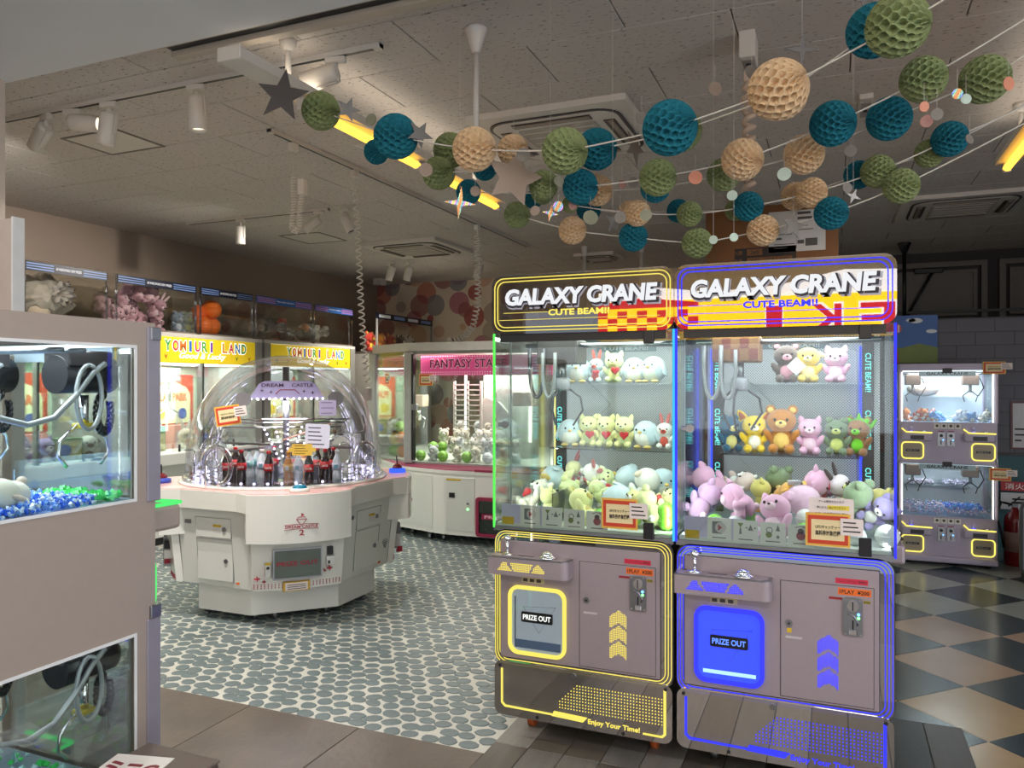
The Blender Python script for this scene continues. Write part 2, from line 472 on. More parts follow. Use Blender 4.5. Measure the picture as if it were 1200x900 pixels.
# circle-print wallpaper
def circles_mat():
    m = bpy.data.materials.new('circle_wallpaper'); m.use_nodes = True; nt = m.node_tree; b = nt.nodes['Principled BSDF']
    ge = nd(nt, 'ShaderNodeNewGeometry')
    prev = None
    pal = [[(196, 132, 112), (168, 96, 92), (140, 112, 104), (178, 120, 128)], [(120, 118, 124), (200, 150, 120), (150, 84, 84), (158, 140, 128)]]
    for L in range(2):
        mp = nd(nt, 'ShaderNodeMapping'); mp.inputs['Scale'].default_value = (1.0, 0.0, 1.0); mp.inputs['Location'].default_value = (L * 3.3, 0, L * 1.7)
        nt.links.new(ge.outputs['Position'], mp.inputs[0])
        vo = nd(nt, 'ShaderNodeTexVoronoi'); vo.inputs['Scale'].default_value = 2.6; vo.inputs['Randomness'].default_value = 0.55
        nt.links.new(mp.outputs[0], vo.inputs['Vector'])
        lt = nd(nt, 'ShaderNodeMath', operation='LESS_THAN'); lt.inputs[1].default_value = 0.44; nt.links.new(vo.outputs['Distance'], lt.inputs[0])
        sp = nd(nt, 'ShaderNodeSeparateColor'); nt.links.new(vo.outputs['Color'], sp.inputs[0])
        rp = nd(nt, 'ShaderNodeValToRGB'); rp.color_ramp.interpolation = 'CONSTANT'
        for q in range(2): rp.color_ramp.elements.new(0.3 + 0.25 * q)
        for q, c in enumerate(pal[L]): rp.color_ramp.elements[q].position = q * 0.26; rp.color_ramp.elements[q].color = lin(c)
        nt.links.new(sp.outputs[0], rp.inputs[0])
        fac = nd(nt, 'ShaderNodeMath', operation='MULTIPLY'); fac.inputs[1].default_value = 1.0 if L == 0 else 0.75; nt.links.new(lt.outputs[0], fac.inputs[0])
        mx = nd(nt, 'ShaderNodeMix', data_type='RGBA'); nt.links.new(fac.outputs[0], mx.inputs[0])
        if prev is None: mx.inputs[6].default_value = lin((214, 196, 176))
        else: nt.links.new(prev, mx.inputs[6])
        nt.links.new(rp.outputs[0], mx.inputs[7]); prev = mx.outputs[2]
    nt.links.new(prev, b.inputs['Base Color']); b.inputs['Roughness'].default_value = 0.8
    return m
wb = MB().box(XL, -0.6, YB, YB + 0.1, 0, CEIL + 0.07).build('wall_back', circles_mat()); struct(wb); tag(wb, 'back wall papered with overlapping pink, brown and grey circles', 'wall')
dkw = mat('unlit_wall', (64, 60, 60), 0.8, var=0.08, scale=3)  # darkness of the unlit wall end put into its colour
wb2 = MB().box(-0.6, XR, YB, YB + 0.1, 0, CEIL + 0.07).build('wall_back', dkw); struct(wb2); tag(wb2, 'dark back wall carrying the shuttered high windows', 'wall')
wr = MB().box(XR, XR + 0.1, YF, YB + 0.1, 0, CEIL + 0.07).build('wall_right', mat('grey_wall', (120, 116, 114), 0.8, var=0.06, scale=3)); struct(wr); tag(wr, 'grey wall beyond the chequered floor', 'wall')
# shop front behind the photographer: piers and lintel around the glazed opening
sf = MB().box(XL, -4.0, YF - 0.1, YF, 0, CEIL).box(2.8, XR, YF - 0.1, YF, 0, CEIL).box(-4.0, 2.8, YF - 0.1, YF, 2.5, CEIL).box(-4.0, 2.8, YF - 0.1, YF, 0, 0.25).build('wall_front', mat('front_wall', (170, 166, 160), 0.8, var=0.06, scale=3)); struct(sf); tag(sf, 'shop front wall around the glazed opening', 'wall')
# left pier the picture cuts at its edge
pier = MB().box(-5.2, -3.735, 2.1, 2.5, 0, CEIL).build('wall_near', mat('pier_paint', (188, 176, 166), 0.7, var=0.05, scale=3)); struct(pier); tag(pier, 'pale pier at the picture edge below the soffit', 'wall')
# partition before the back wall: grey brick pattern over a teal wainscot, each brick a piece
pw = MB().box(-0.4, XR, 8.0, 8.08, 0, 2.10).build('wall_partition', mat('brick_joint', (92, 92, 98), 0.8, var=0.08, scale=4)); struct(pw); tag(pw, 'grey brick patterned partition with teal wainscot behind the stacked machine', 'wall')
bm_ = MB().box(-0.1475, 0.1475, -0.004, 0.0, -0.0575, 0.0575, 0.002, 1).mesh('brick', mat('grey_brick', (112, 112, 120), 0.75, var=0.12, scale=3, bump=0.1))
for r_ in range(10):
    for q in range(9):
        xc = 0.12 + 0.3 * q + (0.15 if r_ % 2 else 0)
        if xc < 2.6: link('brick', bm_, pw, loc=(xc, 8.0, 0.95 + 0.12 * r_))
MB().box(-0.39, XR - 0.01, 7.985, 8.0, 0, 0.86).build('wainscot', mat('teal_wainscot', (60, 104, 112), 0.6, var=0.08, scale=4), pw, 'teal painted wainscot')
# shuttered high windows
for n_, (xa, xb) in enumerate(((0.25, 1.62), (1.74, 3.2))):
    fr_ = mat('dark_frame', (104, 96, 90), 0.5, var=0.08)
    wdw = bpy.data.objects.new('window_%d' % (n_ + 1), None); COL.objects.link(wdw); struct(wdw)
    tag(wdw, ['shuttered high window with a slanted stay bar', 'shuttered high window at the picture edge'][n_], 'window')
    za, zb = 2.2, 2.93
    MB().ring([(xa, za), (xb, za), (xb, zb), (xa, zb)], [(xa + .06, za + .06), (xb - .06, za + .06), (xb - .06, zb - .06), (xa + .06, zb - .06)], YB - 0.06, YB, 'y').build('window_frame', fr_, wdw)
    MB().ring([(xa + .1, za + .1), (xb - .1, za + .1), (xb - .1, zb - .1), (xa + .1, zb - .1)], [(xa + .14, za + .14), (xb - .14, za + .14), (xb - .14, zb - .14), (xa + .14, zb - .14)], YB - 0.05, YB - .01, 'y').build('sash', fr_, wdw)
    MB().box(xa + .13, xb - .13, YB - 0.03, YB - 0.005, za + .1, zb - .1).build('shutter_panel', mat('shutter_grey', (112, 106, 102), 0.6, var=0.06), wdw)
    if n_ == 0:
        MB().tube([(xa + 0.55, YB - 0.07, za + 0.12), (xb - 0.55, YB - 0.07, zb - 0.1)], 0.016, 8).build('stay_bar', BLACK(), wdw)
        MB().box(xb - 0.75, xb - 0.45, YB - 0.09, YB - 0.06, zb - 0.13, zb - 0.07, 0.008, 1).build('stay_bracket', BLACK(), wdw)
for n_, xp in enumerate((0.0, 0.9)): pass
bx_ = MB().box(0.0, 3.3, YB - 0.1, YB - 0.075, 2.33, 2.36).build('trim_3', BLACK()); struct(bx_); tag(bx_, 'thin dark rail below the high windows', 'trim')

# ================================================================== CEILING FIXTURES
offw = mat('fixture_white', (206, 200, 192), 0.45, var=0.05, scale=8)
grey_slot = mat('slot_grey', (70, 66, 62), 0.5, var=0.1)
def rail(p0, p1, label, m=None):
    p0 = Vector(p0); p1 = Vector(p1); d = (p1 - p0).normalized(); nrm = Vector((-d.y, d.x, 0)) * 0.017
    r = root('track_rail', tuple(p0), label, 'track rail', 'ceiling track rails')
    L = (p1 - p0).length; a = math.atan2(d.y, d.x); r.rotation_euler = (0, 0, a)
    MB().box(0, L, -0.018, 0.018, -0.022, 0.0).build('rail_body', offw, r)
    MB().box(0.02, L - 0.02, -0.009, 0.009, -0.0235, -0.02).build('contact_slot', BLACK(), r, 'black contact slot')
    for q in (0, L - 0.04): MB().box(q, q + 0.04, -0.02, 0.02, -0.026, 0, 0.003, 1).build('end_cap', offw, r)
    return r
rail((-4.5, 2.99, CEIL), (-1.9, 2.99, CEIL), 'white track rail carrying the row of near spotlights')
rail((-3.16, 3.72, CEIL), (-3.16, 8.0, CEIL), 'dark slotted track rail the coiled cords hang from')
rail((-5.75, 5.6, CEIL), (-4.1, 5.6, CEIL), 'far track rail with small spotlights above the yellow signs')
def spot(x, y, yaw, tilt, label, lit=0.0, s=1.0, drop=0.055, power=0):
    """track spotlight: adapter, arm, can. tilt 0 points straight down"""
    r = root('track_spotlight', (x, y, CEIL - 0.022), label, 'spotlight', 'track spotlights', yaw)
    MB().box(-0.05 * s, 0.05 * s, -0.016 * s, 0.016 * s, -0.03 * s, 0, 0.004, 1).build('adapter', offw, r)
    MB().cyl((0, 0, -0.03 * s), (0, 0, -drop * s - 0.02), 0.012 * s).build('stem', offw, r)
    h = MB()
    h.lathe([(0.03 * s, 0.02 * s), (0.043 * s, 0.012 * s), (0.045 * s, 0.0), (0.045 * s, -0.155 * s), (0.041 * s, -0.158 * s), (0.039 * s, -0.14 * s), (0.036 * s, -0.135 * s)], 20)
    M = Matrix.Translation((0, 0, -drop * s - 0.02)) @ Matrix.Rotation(tilt, 4, 'Y') @ Matrix.Translation((0, 0, -0.01))
    h.xf(M); h.build('lamp_can', offw, r)
    lens = MB().lathe([(0.0365 * s, -0.139 * s), (0.02 * s, -0.132 * s), (0.001, -0.13 * s)], 16).xf(M)
    lens.build('lens', emit('spot_lens', (255, 236, 205), 1.1) if lit else mat('dark_lens', (90, 84, 78), 0.2), r)
    a = MB().box(0.046 * s, 0.053 * s, -0.012 * s, 0.012 * s, -0.1 * s, 0.012 * s, 0.003, 1).box(0, 0.05 * s, -0.012 * s, 0.012 * s, 0.014 * s, 0.021 * s).xf(M)
    a.build('bracket', offw, r)
    if power:
        l = bpy.data.lights.new('spot_beam', 'SPOT'); l.energy = power; l.spot_size = 1.9; l.spot_blend = 0.8; l.color = (1, 0.94, 0.86); l.shadow_soft_size = 0.03
        lo = bpy.data.objects.new('spot_beam', l); COL.objects.link(lo); lo.parent = r
        lo.matrix_local = M @ Matrix.Translation((0, 0, -0.165 * s))
    return r
def on_ceil(px, py): 
    p = atZ(px, py, CEIL - 0.05); return p.x, p.y
for px, py, yaw, tilt, lab, lit, pw_ in (
        (45, 137, -0.25, 1.0, 'white spotlight tipped sideways at the near rail end', 1, 100),
        (76, 131, 0.3, -1.45, 'white spotlight lying level beside the tipped one', 1, 0),
        (121, 123, 0.2, 0.12, 'white upright spotlight third along the near rail', 1, 90),
        (224, 103, 0.2, -0.08, 'white upright spotlight alone on the near rail above the ceiling hatch', 1, 90),
        (392, 73, 0.2, 1.35, 'white spotlight lying level behind the dark star', 1, 0)):
    x, y = on_ceil(px, py); spot(x, 2.99, yaw, tilt, lab, lit, 1.0, 0.05, pw_)
for px, py, tilt, lab, pw_ in ((268, 257, 0.0, 'small upright spotlight on the far rail', 60), (364, 248, 0.95, 'small tilted spotlight left of the dark cord', 55), (392, 244, -0.5, 'small tilted spotlight at the far rail end', 60)):
    x, y = on_ceil(px, py); spot(x, 5.6, 0.35 if tilt > .5 else 0.0, tilt, lab, 0, 0.95, power=pw_)
for px, py, lab in ((459, 309, 'little lit spotlight high before the circle wallpaper'), (480, 309, 'little spotlight next to the lit one by the circle wallpaper'), (562, 306, 'faint little spotlight farthest along the circle wallpaper')):
    x, y = on_ceil(px, py); spot(x, y, 0.2, 0.25, lab, 1 if px == 459 else 0, 1.0, power=50 if px < 490 else 0)
def hatch(x0, x1, y0, y1, lab):
    r = root('ceiling_hatch', (x0, y0, CEIL), lab, 'ceiling hatch', 'ceiling hatches')
    w_, h_ = x1 - x0, y1 - y0
    MB().ring([(0, 0), (w_, 0), (w_, h_), (0, h_)], [(.016, .016), (w_ - .016, .016), (w_ - .016, h_ - .016), (.016, h_ - .016)], -0.006, 0.0).build('hatch_rim', mat('hatch_rim', (122, 114, 106), 0.5), r)
    MB().box(.018, w_ - .018, .018, h_ - .018, -0.003, 0.0).build('hatch_panel', offw, r)
hatch(-4.5, -4.02, 3.36, 3.74, 'square ceiling hatch with thin grey rim above the near spotlights')
hatch(-5.35, -4.85, 6.45, 6.95, 'small far ceiling hatch beyond the hanging coiled cord')
def cassette(cx, cy, s, lab):
    r = root('air_conditioner', (cx, cy, CEIL), lab, 'air conditioner', 'ceiling cassette air conditioners')
    h = s / 2
    MB().prism(rrect(-h, h, -h, h, 0.02), -0.035, 0.0).build('panel', offw, r)
    MB().prism(rrect(-h * .84, h * .84, -h * .84, h * .84, 0.14), -0.042, -0.034).build('slot_surround', mat('slot_dark', (44, 40, 38), 0.4), r, 'dark slot running round the panel')
    MB().prism(rrect(-h * .80, h * .80, -h * .80, h * .80, 0.12), -0.046, -0.036).build('inner_panel', offw, r)
    MB().prism(rrect(-h * .5, h * .5, -h * .5, h * .5, 0.01), -0.052, -0.04).build('intake_grille', mat('grille_grey', (166, 158, 148), 0.5), r)
    for q in range(4):
        M = Matrix.Rotation(q * PI / 2, 4, 'Z')
        MB().box(-h * .5, h * .5, -h * .74, -h * .6, -0.05, -0.046, 0.0).xf(M).build('outlet', mat('outlet_dark', (58, 50, 44), 0.4), r)
        MB().box(-h * .49, h * .49, -h * .72, -h * .655, -0.058, -0.05, 0.002, 1).xf(M).build('louver', mat('louver', (140, 128, 116), 0.4), r)
    for q in (-6, -3, 0, 3, 6): MB().box(-h * .46, h * .46, h * .066 * q - .004, h * .066 * q + .004, -0.055, -0.052).build('grille_slat', offw, r)
cassette(-1.5, 4.47, 0.95, 'large ceiling air conditioner behind the honeycomb balls')
cassette(-4.35, 7.6, 0.95, 'far ceiling air conditioner above the pink banner machine')
cassette(1.0, 7.6, 0.95, 'shadowed ceiling air conditioner above the stacked machine')
cassette(-2.62, 8.95, 0.5, 'small ceiling vent unit above the nearer crane sign')
# poles
def pole(p, z1, lab, m, r_=0.014, cone=0.05):
    o = root('ceiling_pole', (p[0], p[1], CEIL), lab, 'ceiling pole', 'ceiling poles')
    MB().lathe([(cone, 0), (cone, -0.012), (cone * 0.85, -0.03), (r_ * 1.5, -0.1), (r_ * 1.2, -0.11)], 18).build('ceiling_cup', m, o)
    MB().cyl((0, 0, -0.1), (0, 0, z1 - CEIL), r_).build('tube', m, o)
    MB().cyl((0, 0, z1 - CEIL), (0, 0, z1 - CEIL - 0.03), r_ * 1.5).build('end_fitting', m, o)
p = atZ(558, 33, CEIL); pole(p, 2.52, 'white ceiling pole with cone top above the cream ball', offw)
pole((0.707, 9.46), 2.2, 'black ceiling pole before the shuttered window', BLACK(), 0.02, 0.07)
pole((-2.6, 8.3), 2.2, 'far white ceiling pole behind the left crane sign', offw, 0.02, 0.04)
pole((-1.95, 8.3), 2.2, 'far white ceiling pole behind the right end of the left crane sign', offw, 0.02, 0.04)
# hanging linear lamps (warm tubes)
def tube_lamp(x, y0, y1, z, yl0, lab, stems):
    r = root('tube_lamp', (x, y0, z), lab, 'ceiling lamp', 'hanging tube lamps')
    L = y1 - y0
    MB().prism([(-0.05, 0.05), (0.05, 0.05), (0.06, 0.0), (-0.06, 0.0)], 0, L, 'y').build('housing', offw, r)
    MB().box(-0.06, 0.06, -0.012, 0.0, -0.004, 0.054, 0.003, 1).build('end_plate', offw, r)
    n = 2; seg = (L - yl0) / n
    for q in range(n):
        a = yl0 + q * seg + 0.04; b_ = a + seg - 0.08
        MB().cyl((0, a, -0.03), (0, b_, -0.03), 0.022).build('tube', emit('warm_tube', (255, 186, 60), 2.2), r, 'glowing warm tube')
        for e in (a, b_): MB().box(-0.02, 0.02, e - 0.02, e + 0.02, -0.055, 0.0, 0.004, 1).build('socket', offw, r)
    l = area_light('added_uplight', (0, L / 2, 0.06), (PI, 0, 0), 0.1, L * 0.9, 1.2, (1, 0.86, 0.68)); l.parent = r  # uplight added above the housing to brighten the ceiling
    for sy in stems:
        MB().cyl((0, sy, 0.05), (0, sy, CEIL - z), 0.013).build('stem', offw, r)
        MB().lathe([(0.04, 0), (0.04, -0.02), (0.015, -0.05)], 14, (0, sy, CEIL - z)).build('ceiling_cup', offw, r)
tube_lamp(-2.27, 2.44, 5.15, 2.82, 0.42, 'hanging lamp with glowing warm tubes behind the dark star', (0.36, 2.3))
tube_lamp(0.95, 2.6, 5.42, 2.82, 0.2, 'hanging lamp with warm tube at the picture edge', (0.4, 2.4))
# coiled cords
def coil(pts, r_, pitch, wire, lab, m, tail=0.25, name='coiled_cord', plug=True):
    """helix along a polyline path: straight lead, then coils"""
    P_ = [Vector(q) for q in pts]
    # resample
    S = []
    for i in range(len(P_) - 1):
        n = max(2, int((P_[i + 1] - P_[i]).length / 0.01))
        for q in range(n): S.append(P_[i].lerp(P_[i + 1], q / n))
    S.append(P_[-1])
    tot = len(S); lead = int(tail / 0.01)
    out = []; ph = 0.0
    for i in range(lead, tot - 1):
        t = (S[i + 1] - S[i]).normalized(); x = t.orthogonal().normalized() if abs(t.y) > 0.95 else t.cross(Vector((0, 1, 0))).normalized(); y_ = t.cross(x)
        step = (S[i + 1] - S[i]).length
        n = max(2, int(step / pitch * 7))
        for q in range(n):
            c = S[i].lerp(S[i + 1], q / n); ph += 2 * PI * step / pitch / n
            out.append(c + (x * math.cos(ph) + y_ * math.sin(ph)) * r_)
    b0 = root(name, tuple(P_[0]), lab, 'cord', 'hanging cords')
    o0 = P_[0]
    MB().tube([q - o0 for q in out], wire, 5).build('coil', m, b0)
    MB().tube([q - o0 for q in (S[0], S[lead // 2], out[0])], wire * 0.8, 5).build('lead', m, b0)
    MB().box(-0.02, 0.02, -0.03, 0.03, -0.05, 0.0, 0.004, 1).build('rail_plug', m, b0)
    if plug:
        e = P_[-1] - o0
        MB().box(e.x - 0.025, e.x + 0.025, e.y - 0.025, e.y + 0.025, e.z - 0.05, e.z + 0.05, 0.008, 2).build('socket', m, b0)
cw = mat('cord_white', (214, 208, 200), 0.5, var=0.04)
zc = CEIL - 0.025
coil([(-3.16, 3.95, zc), (-3.16, 3.95, 2.62), (-3.175, 3.95, 2.50), (-3.15, 3.95, 2.455), (-3.115, 3.95, 2.50), (-3.11, 3.95, 2.60), (-3.09, 3.95, 2.74)], 0.014, 0.017, 0.005, 'white coiled cord looped up on itself under the dark rail', cw, 0.2)
coil([(-3.16, 4.62, zc), (-3.2, 4.72, 2.6), (-3.26, 4.85, 2.1), (-3.30, 4.95, 1.75), (-3.34, 5.06, 1.42)], 0.02, 0.05, 0.006, 'long white coiled cord hanging to the back of the dome', cw, 0.1)
coil([(-3.16, 6.66, zc), (-3.18, 6.72, 2.6), (-3.22, 6.8, 2.28), (-3.30, 6.86, 2.07), (-3.42, 6.92, 1.97), (-3.62, 6.98, 1.925)], 0.026, 0.045, 0.008, 'white coiled cord drooping onto the pink banner machine', cw, 0.1)
coil([(-0.35, 3.54, CEIL - 0.17), (-0.35, 3.54, 2.65), (-0.35, 3.54, 2.33)], 0.02, 0.05, 0.014, 'thick twisted cord hanging behind the cream balls', mat('cord_beige', (190, 168, 150), 0.6), 0.05, plug=False)
def ceil_box(px, py, w_, d_, h_, lab):
    p = atZ(px, py, CEIL); r = root('ceiling_unit', tuple(p), lab, 'ceiling unit', 'white ceiling units')
    MB().box(-w_ / 2, w_ / 2, -d_ / 2, d_ / 2, -h_, 0, 0.006, 2).build('housing', offw, r)
    MB().box(-w_ / 3, w_ / 3, -d_ / 3, d_ / 3, -h_ - 0.006, -h_ + 0.001, 0.002, 1).build('cover_plate', mat('unit_plate', (160, 152, 146), 0.4), r)
    MB().cyl((0, 0, -h_ - 0.002), (0, 0, -h_ - 0.012), 0.012).build('indicator', BLACK(), r)
ceil_box(1014, 122, 0.07, 0.36, 0.03, 'narrow white ceiling unit between teal balls')
ceil_box(877, 42, 0.07, 0.14, 0.12, 'small white ceiling unit the twisted cord hangs from')
ceil_box(445, 327, 0.14, 0.14, 0.09, 'small white dome sensor at the corner of the circle wallpaper')

# ================================================================== GARLANDS
def honeycomb_mesh(name, m, N=34, T=52, waves=6.0):
    R = []
    for t in range(T + 1):
        th = PI * (0.012 + 0.976 * t / T)
        s = math.sin(waves * 2 * th); s = max(-1, min(1, s * 1.6))
        ph = [2 * PI * (k + (0.36 * s if k % 2 == 0 else -0.36 * s)) / N for k in range(N)]
        ring = []
        for k in range(N):
            a = ph[k]; b_ = ph[(k + 1) % N] + (2 * PI if k == N - 1 else 0)
            gap = (b_ - a) / (2 * PI / N)
            for q, ang, rad in ((0, a, 1.0), (1, (a + b_) / 2, 1.0 - 0.2 * max(0.0, gap - 0.3))):
                rr = math.sin(th) * rad
                xx = math.cos(th) * (1.0 if q == 0 else 1.0 - 0.5 * (1 - rad))
                ring.append((xx, rr * math.cos(ang), rr * math.sin(ang)))
        R.append(ring)
    mb = MB().loft(R, True, False)
    return mb.mesh(name, m)
BALLC = {'teal': (26, 120, 138), 'green': (144, 156, 106), 'cream': (226, 196, 156)}
BALLM = {k: honeycomb_mesh('honeycomb_ball', paper('tissue_' + k, c, 0.15)) for k, c in BALLC.items()}
strm = mat('garland_cord', (220, 214, 204), 0.5, var=0.05)
ORD = ['first', 'second', 'third', 'fourth', 'fifth', 'sixth', 'seventh', 'eighth', 'ninth', 'tenth', 'eleventh', 'twelfth']
def garland(sname, slabel, d0, d1, x0, x1, pts, extra=()):
    """pts: (px, py, r_px, colour or None). distance runs d0..d1 between px x0 and x1"""
    def D(px): return d0 + (d1 - d0) * (px - x0) / (x1 - x0)
    path = [atD(a[0], a[1], D(a[0])) for a in pts]
    dr_ = (path[-1] - path[-2]).normalized()
    ext = path[-1] + dr_ * min(2.2, max(0.4, (CEIL - path[-1].z) / max(dr_.z, 0.15))); ext.z = CEIL
    fine = []
    for i in range(len(path) - 1):
        for q in range(6):
            t = q / 6; p = path[i].lerp(path[i + 1], t); p.z -= 0.003 * math.sin(PI * t); fine.append(p)
    fine.append(path[-1]); fine.append(ext)
    st = MB().tube(fine, 0.0028, 6).build('garland_string', strm); tag(st, slabel, 'string', 'garland strings')
    cnt = 0
    for i, a in enumerate(pts):
        if not a[3]: continue
        c = path[i]; d_ = D(a[0])
        nx = path[min(i + 1, len(path) - 1)] - path[max(i - 1, 0)]
        yaw = math.atan2(nx.y, nx.x)
        R_ = a[2] * d_ / F * 0.97
        o = link('honeycomb_ball', BALLM[a[3]], loc=c, rot=(random.uniform(0, 6), random.uniform(-.25, .25), yaw + random.uniform(-.3, .3)), scale=(R_, R_, R_))
        lab = a[4] if len(a) > 4 else '%s honeycomb paper ball, %s from the left on the %s' % (a[3], ORD[cnt], sname)
        tag(o, lab, 'paper ball', 'honeycomb paper balls'); cnt += 1
    return D
random.seed(5)
garland('nearest string', 'nearest white garland string, carrying the biggest balls', 3.3, 2.1, 375, 1052,
        [(345, 112, 0, None), (376, 130, 23, 'green'), (464, 160, 27, 'teal'), (556, 175, 26.5, 'cream'), (662, 177, 28, 'green'), (785, 150, 33, 'teal'), (912, 105, 36, 'cream'), (1052, 30, 37, 'green'), (1130, -15, 0, None)])
garland('string just behind the nearest', 'garland string just behind the nearest one', 3.55, 2.3, 440, 1025,
        [(415, 170, 0, None), (441, 178, 15, 'teal'), (528, 176, 21, 'green'), (601, 176, 19, 'cream'), (699, 175, 25, 'teal'), (797, 153, 26, 'green'), (916, 110, 31, 'cream'), (1024, 36, 32, 'teal'), (1080, -12, 0, None)])
garland('upper middle string', 'upper middle garland string rising to the picture edge', 3.3, 2.3, 505, 1155,
        [(500, 200, 0, None), (514, 203, 20, 'green'), (568, 197, 15, 'teal'), (637, 217, 18, 'green'), (680, 219, 21.5, 'teal'), (771, 208, 22.5, 'green'), (870, 187, 25, 'cream'), (976, 145, 27, 'teal'), (1082, 93, 27, 'green'), (1205, 20, 0, None)])
garland('lower middle string', 'lower middle garland string ending by the glowing lamp', 3.4, 2.45, 548, 1155,
        [(545, 222, 0, None), (549, 225, 15, 'teal'), (636, 226, 14, 'green'), (700, 223, 19, 'cream'), (768, 220, 18, 'teal'), (848, 205, 20, 'green'), (942, 181, 24, 'cream'), (1042, 139, 26, 'teal'), (1154, 93, 28.5, 'green'), (1215, 55, 0, None)])
garland('fourth string', 'garland string above the lowest one', 3.5, 2.75, 625, 1113,
        [(615, 225, 0, None), (625, 234, 11, 'teal'), (690, 245, 15, 'teal'), (737, 249, 14, 'cream'), (795, 247, 14, 'teal'), (862, 246, 13, 'green'), (932, 230, 17, 'cream'), (1006, 205, 17, 'teal'), (1089, 180, 17, 'green'), (1205, 120, 0, None)])
garland('fifth string', 'garland string crossing behind the lowest one', 3.3, 2.7, 610, 1113,
        [(668, 240, 10, 'green'), (747, 250, 16, 'cream'), (808, 251, 15.5, 'green'), (877, 242, 18, 'teal'), (951, 226, 18.5, 'cream'), (1029, 201, 20, 'green'), (1113, 163, 21, 'teal'), (1205, 122, 0, None)])
garland('lowest string', 'lowest garland string passing before the cardboard box', 3.4, 2.75, 605, 1056,
        [(590, 243, 0, None), (606, 252, 16, 'green'), (671, 270, 17, 'cream'), (742, 278, 17.5, 'teal'), (817, 285, 18.5, 'green'), (894, 270, 19, 'cream'), (974, 250, 20, 'teal'), (1056, 218, 21, 'green'), (1205, 142, 0, None)])
# paper dots and stars hanging on hair-thin threads
silver = mat('silver_card', (150, 146, 142), 0.25, 0.7, var=0.1)
holo = None
def holo_mat():
    m = bpy.data.materials.new('holographic_foil'); m.use_nodes = True; nt = m.node_tree; b = nt.nodes['Principled BSDF']
    tc = nd(nt, 'ShaderNodeTexCoord'); wv = nd(nt, 'ShaderNodeTexWave'); wv.inputs['Scale'].default_value = 6; wv.inputs['Distortion'].default_value = 3
    nt.links.new(tc.outputs['Object'], wv.inputs['Vector'])
    rp = nd(nt, 'ShaderNodeValToRGB')
    for q, c in enumerate(((240, 150, 90), (230, 230, 130), (140, 220, 190), (130, 150, 240), (230, 150, 220))):
        if q < 2: e = rp.color_ramp.elements[q]
        else: e = rp.color_ramp.elements.new(0.5)
        e.color = lin(c)
    for q, e in enumerate(rp.color_ramp.elements): e.position = q / 4
    nt.links.new(wv.outputs['Fac'], rp.inputs[0]); nt.links.new(rp.outputs[0], b.inputs['Base Color'])
    b.inputs['Metallic'].default_value = 0.8; b.inputs['Roughness'].default_value = 0.2
    return m
holo = holo_mat()
CARD = {'grey': mat('grey_card', (122, 116, 108), 0.6), 'beige': mat('beige_card', (146, 128, 112), 0.6), 'pink': mat('pink_card', (180, 132, 122), 0.5),
        'olive': mat('olive_card', (134, 134, 112), 0.6), 'mint': mat('mint_card', (186, 204, 190), 0.6), 'foil': holo, 'silver': silver, 'coral': mat('coral_card', (206, 132, 104), 0.5)}
random.seed(9)
LONG = {(539, 238), (718, 261), (836, 281), (860, 278), (1000, 230), (645, 250), (940, 58)}
def hung(name, poly, px, py, d, m, lab, cat, grp, rot, thread=0.10):
    c = atD(px, py, d)
    r = root(name, tuple(c), lab, cat, grp)
    o = MB().prism(poly, -0.0012, 0.0012, 'y').build('card', m, r)
    o.rotation_euler = rot
    top = max(p[1] for p in poly) * 0.95
    MB().cyl((0, 0, top * 0.8), (0, 0, (CEIL - c.z) if (px, py) in LONG else top + thread), 0.0006, n=5).build('thread', strm, r)
    return r
def dot(px, py, r_, col, d, lab):
    R_ = r_ * d / F
    hung('paper_dot', ngon(0, 0, R_, 24), px, py, d, CARD[col], lab, 'paper dot', 'hanging paper dots', (random.uniform(-.2, .2), random.uniform(-.3, .3), YAW + random.uniform(-.5, .5)), 0.06)
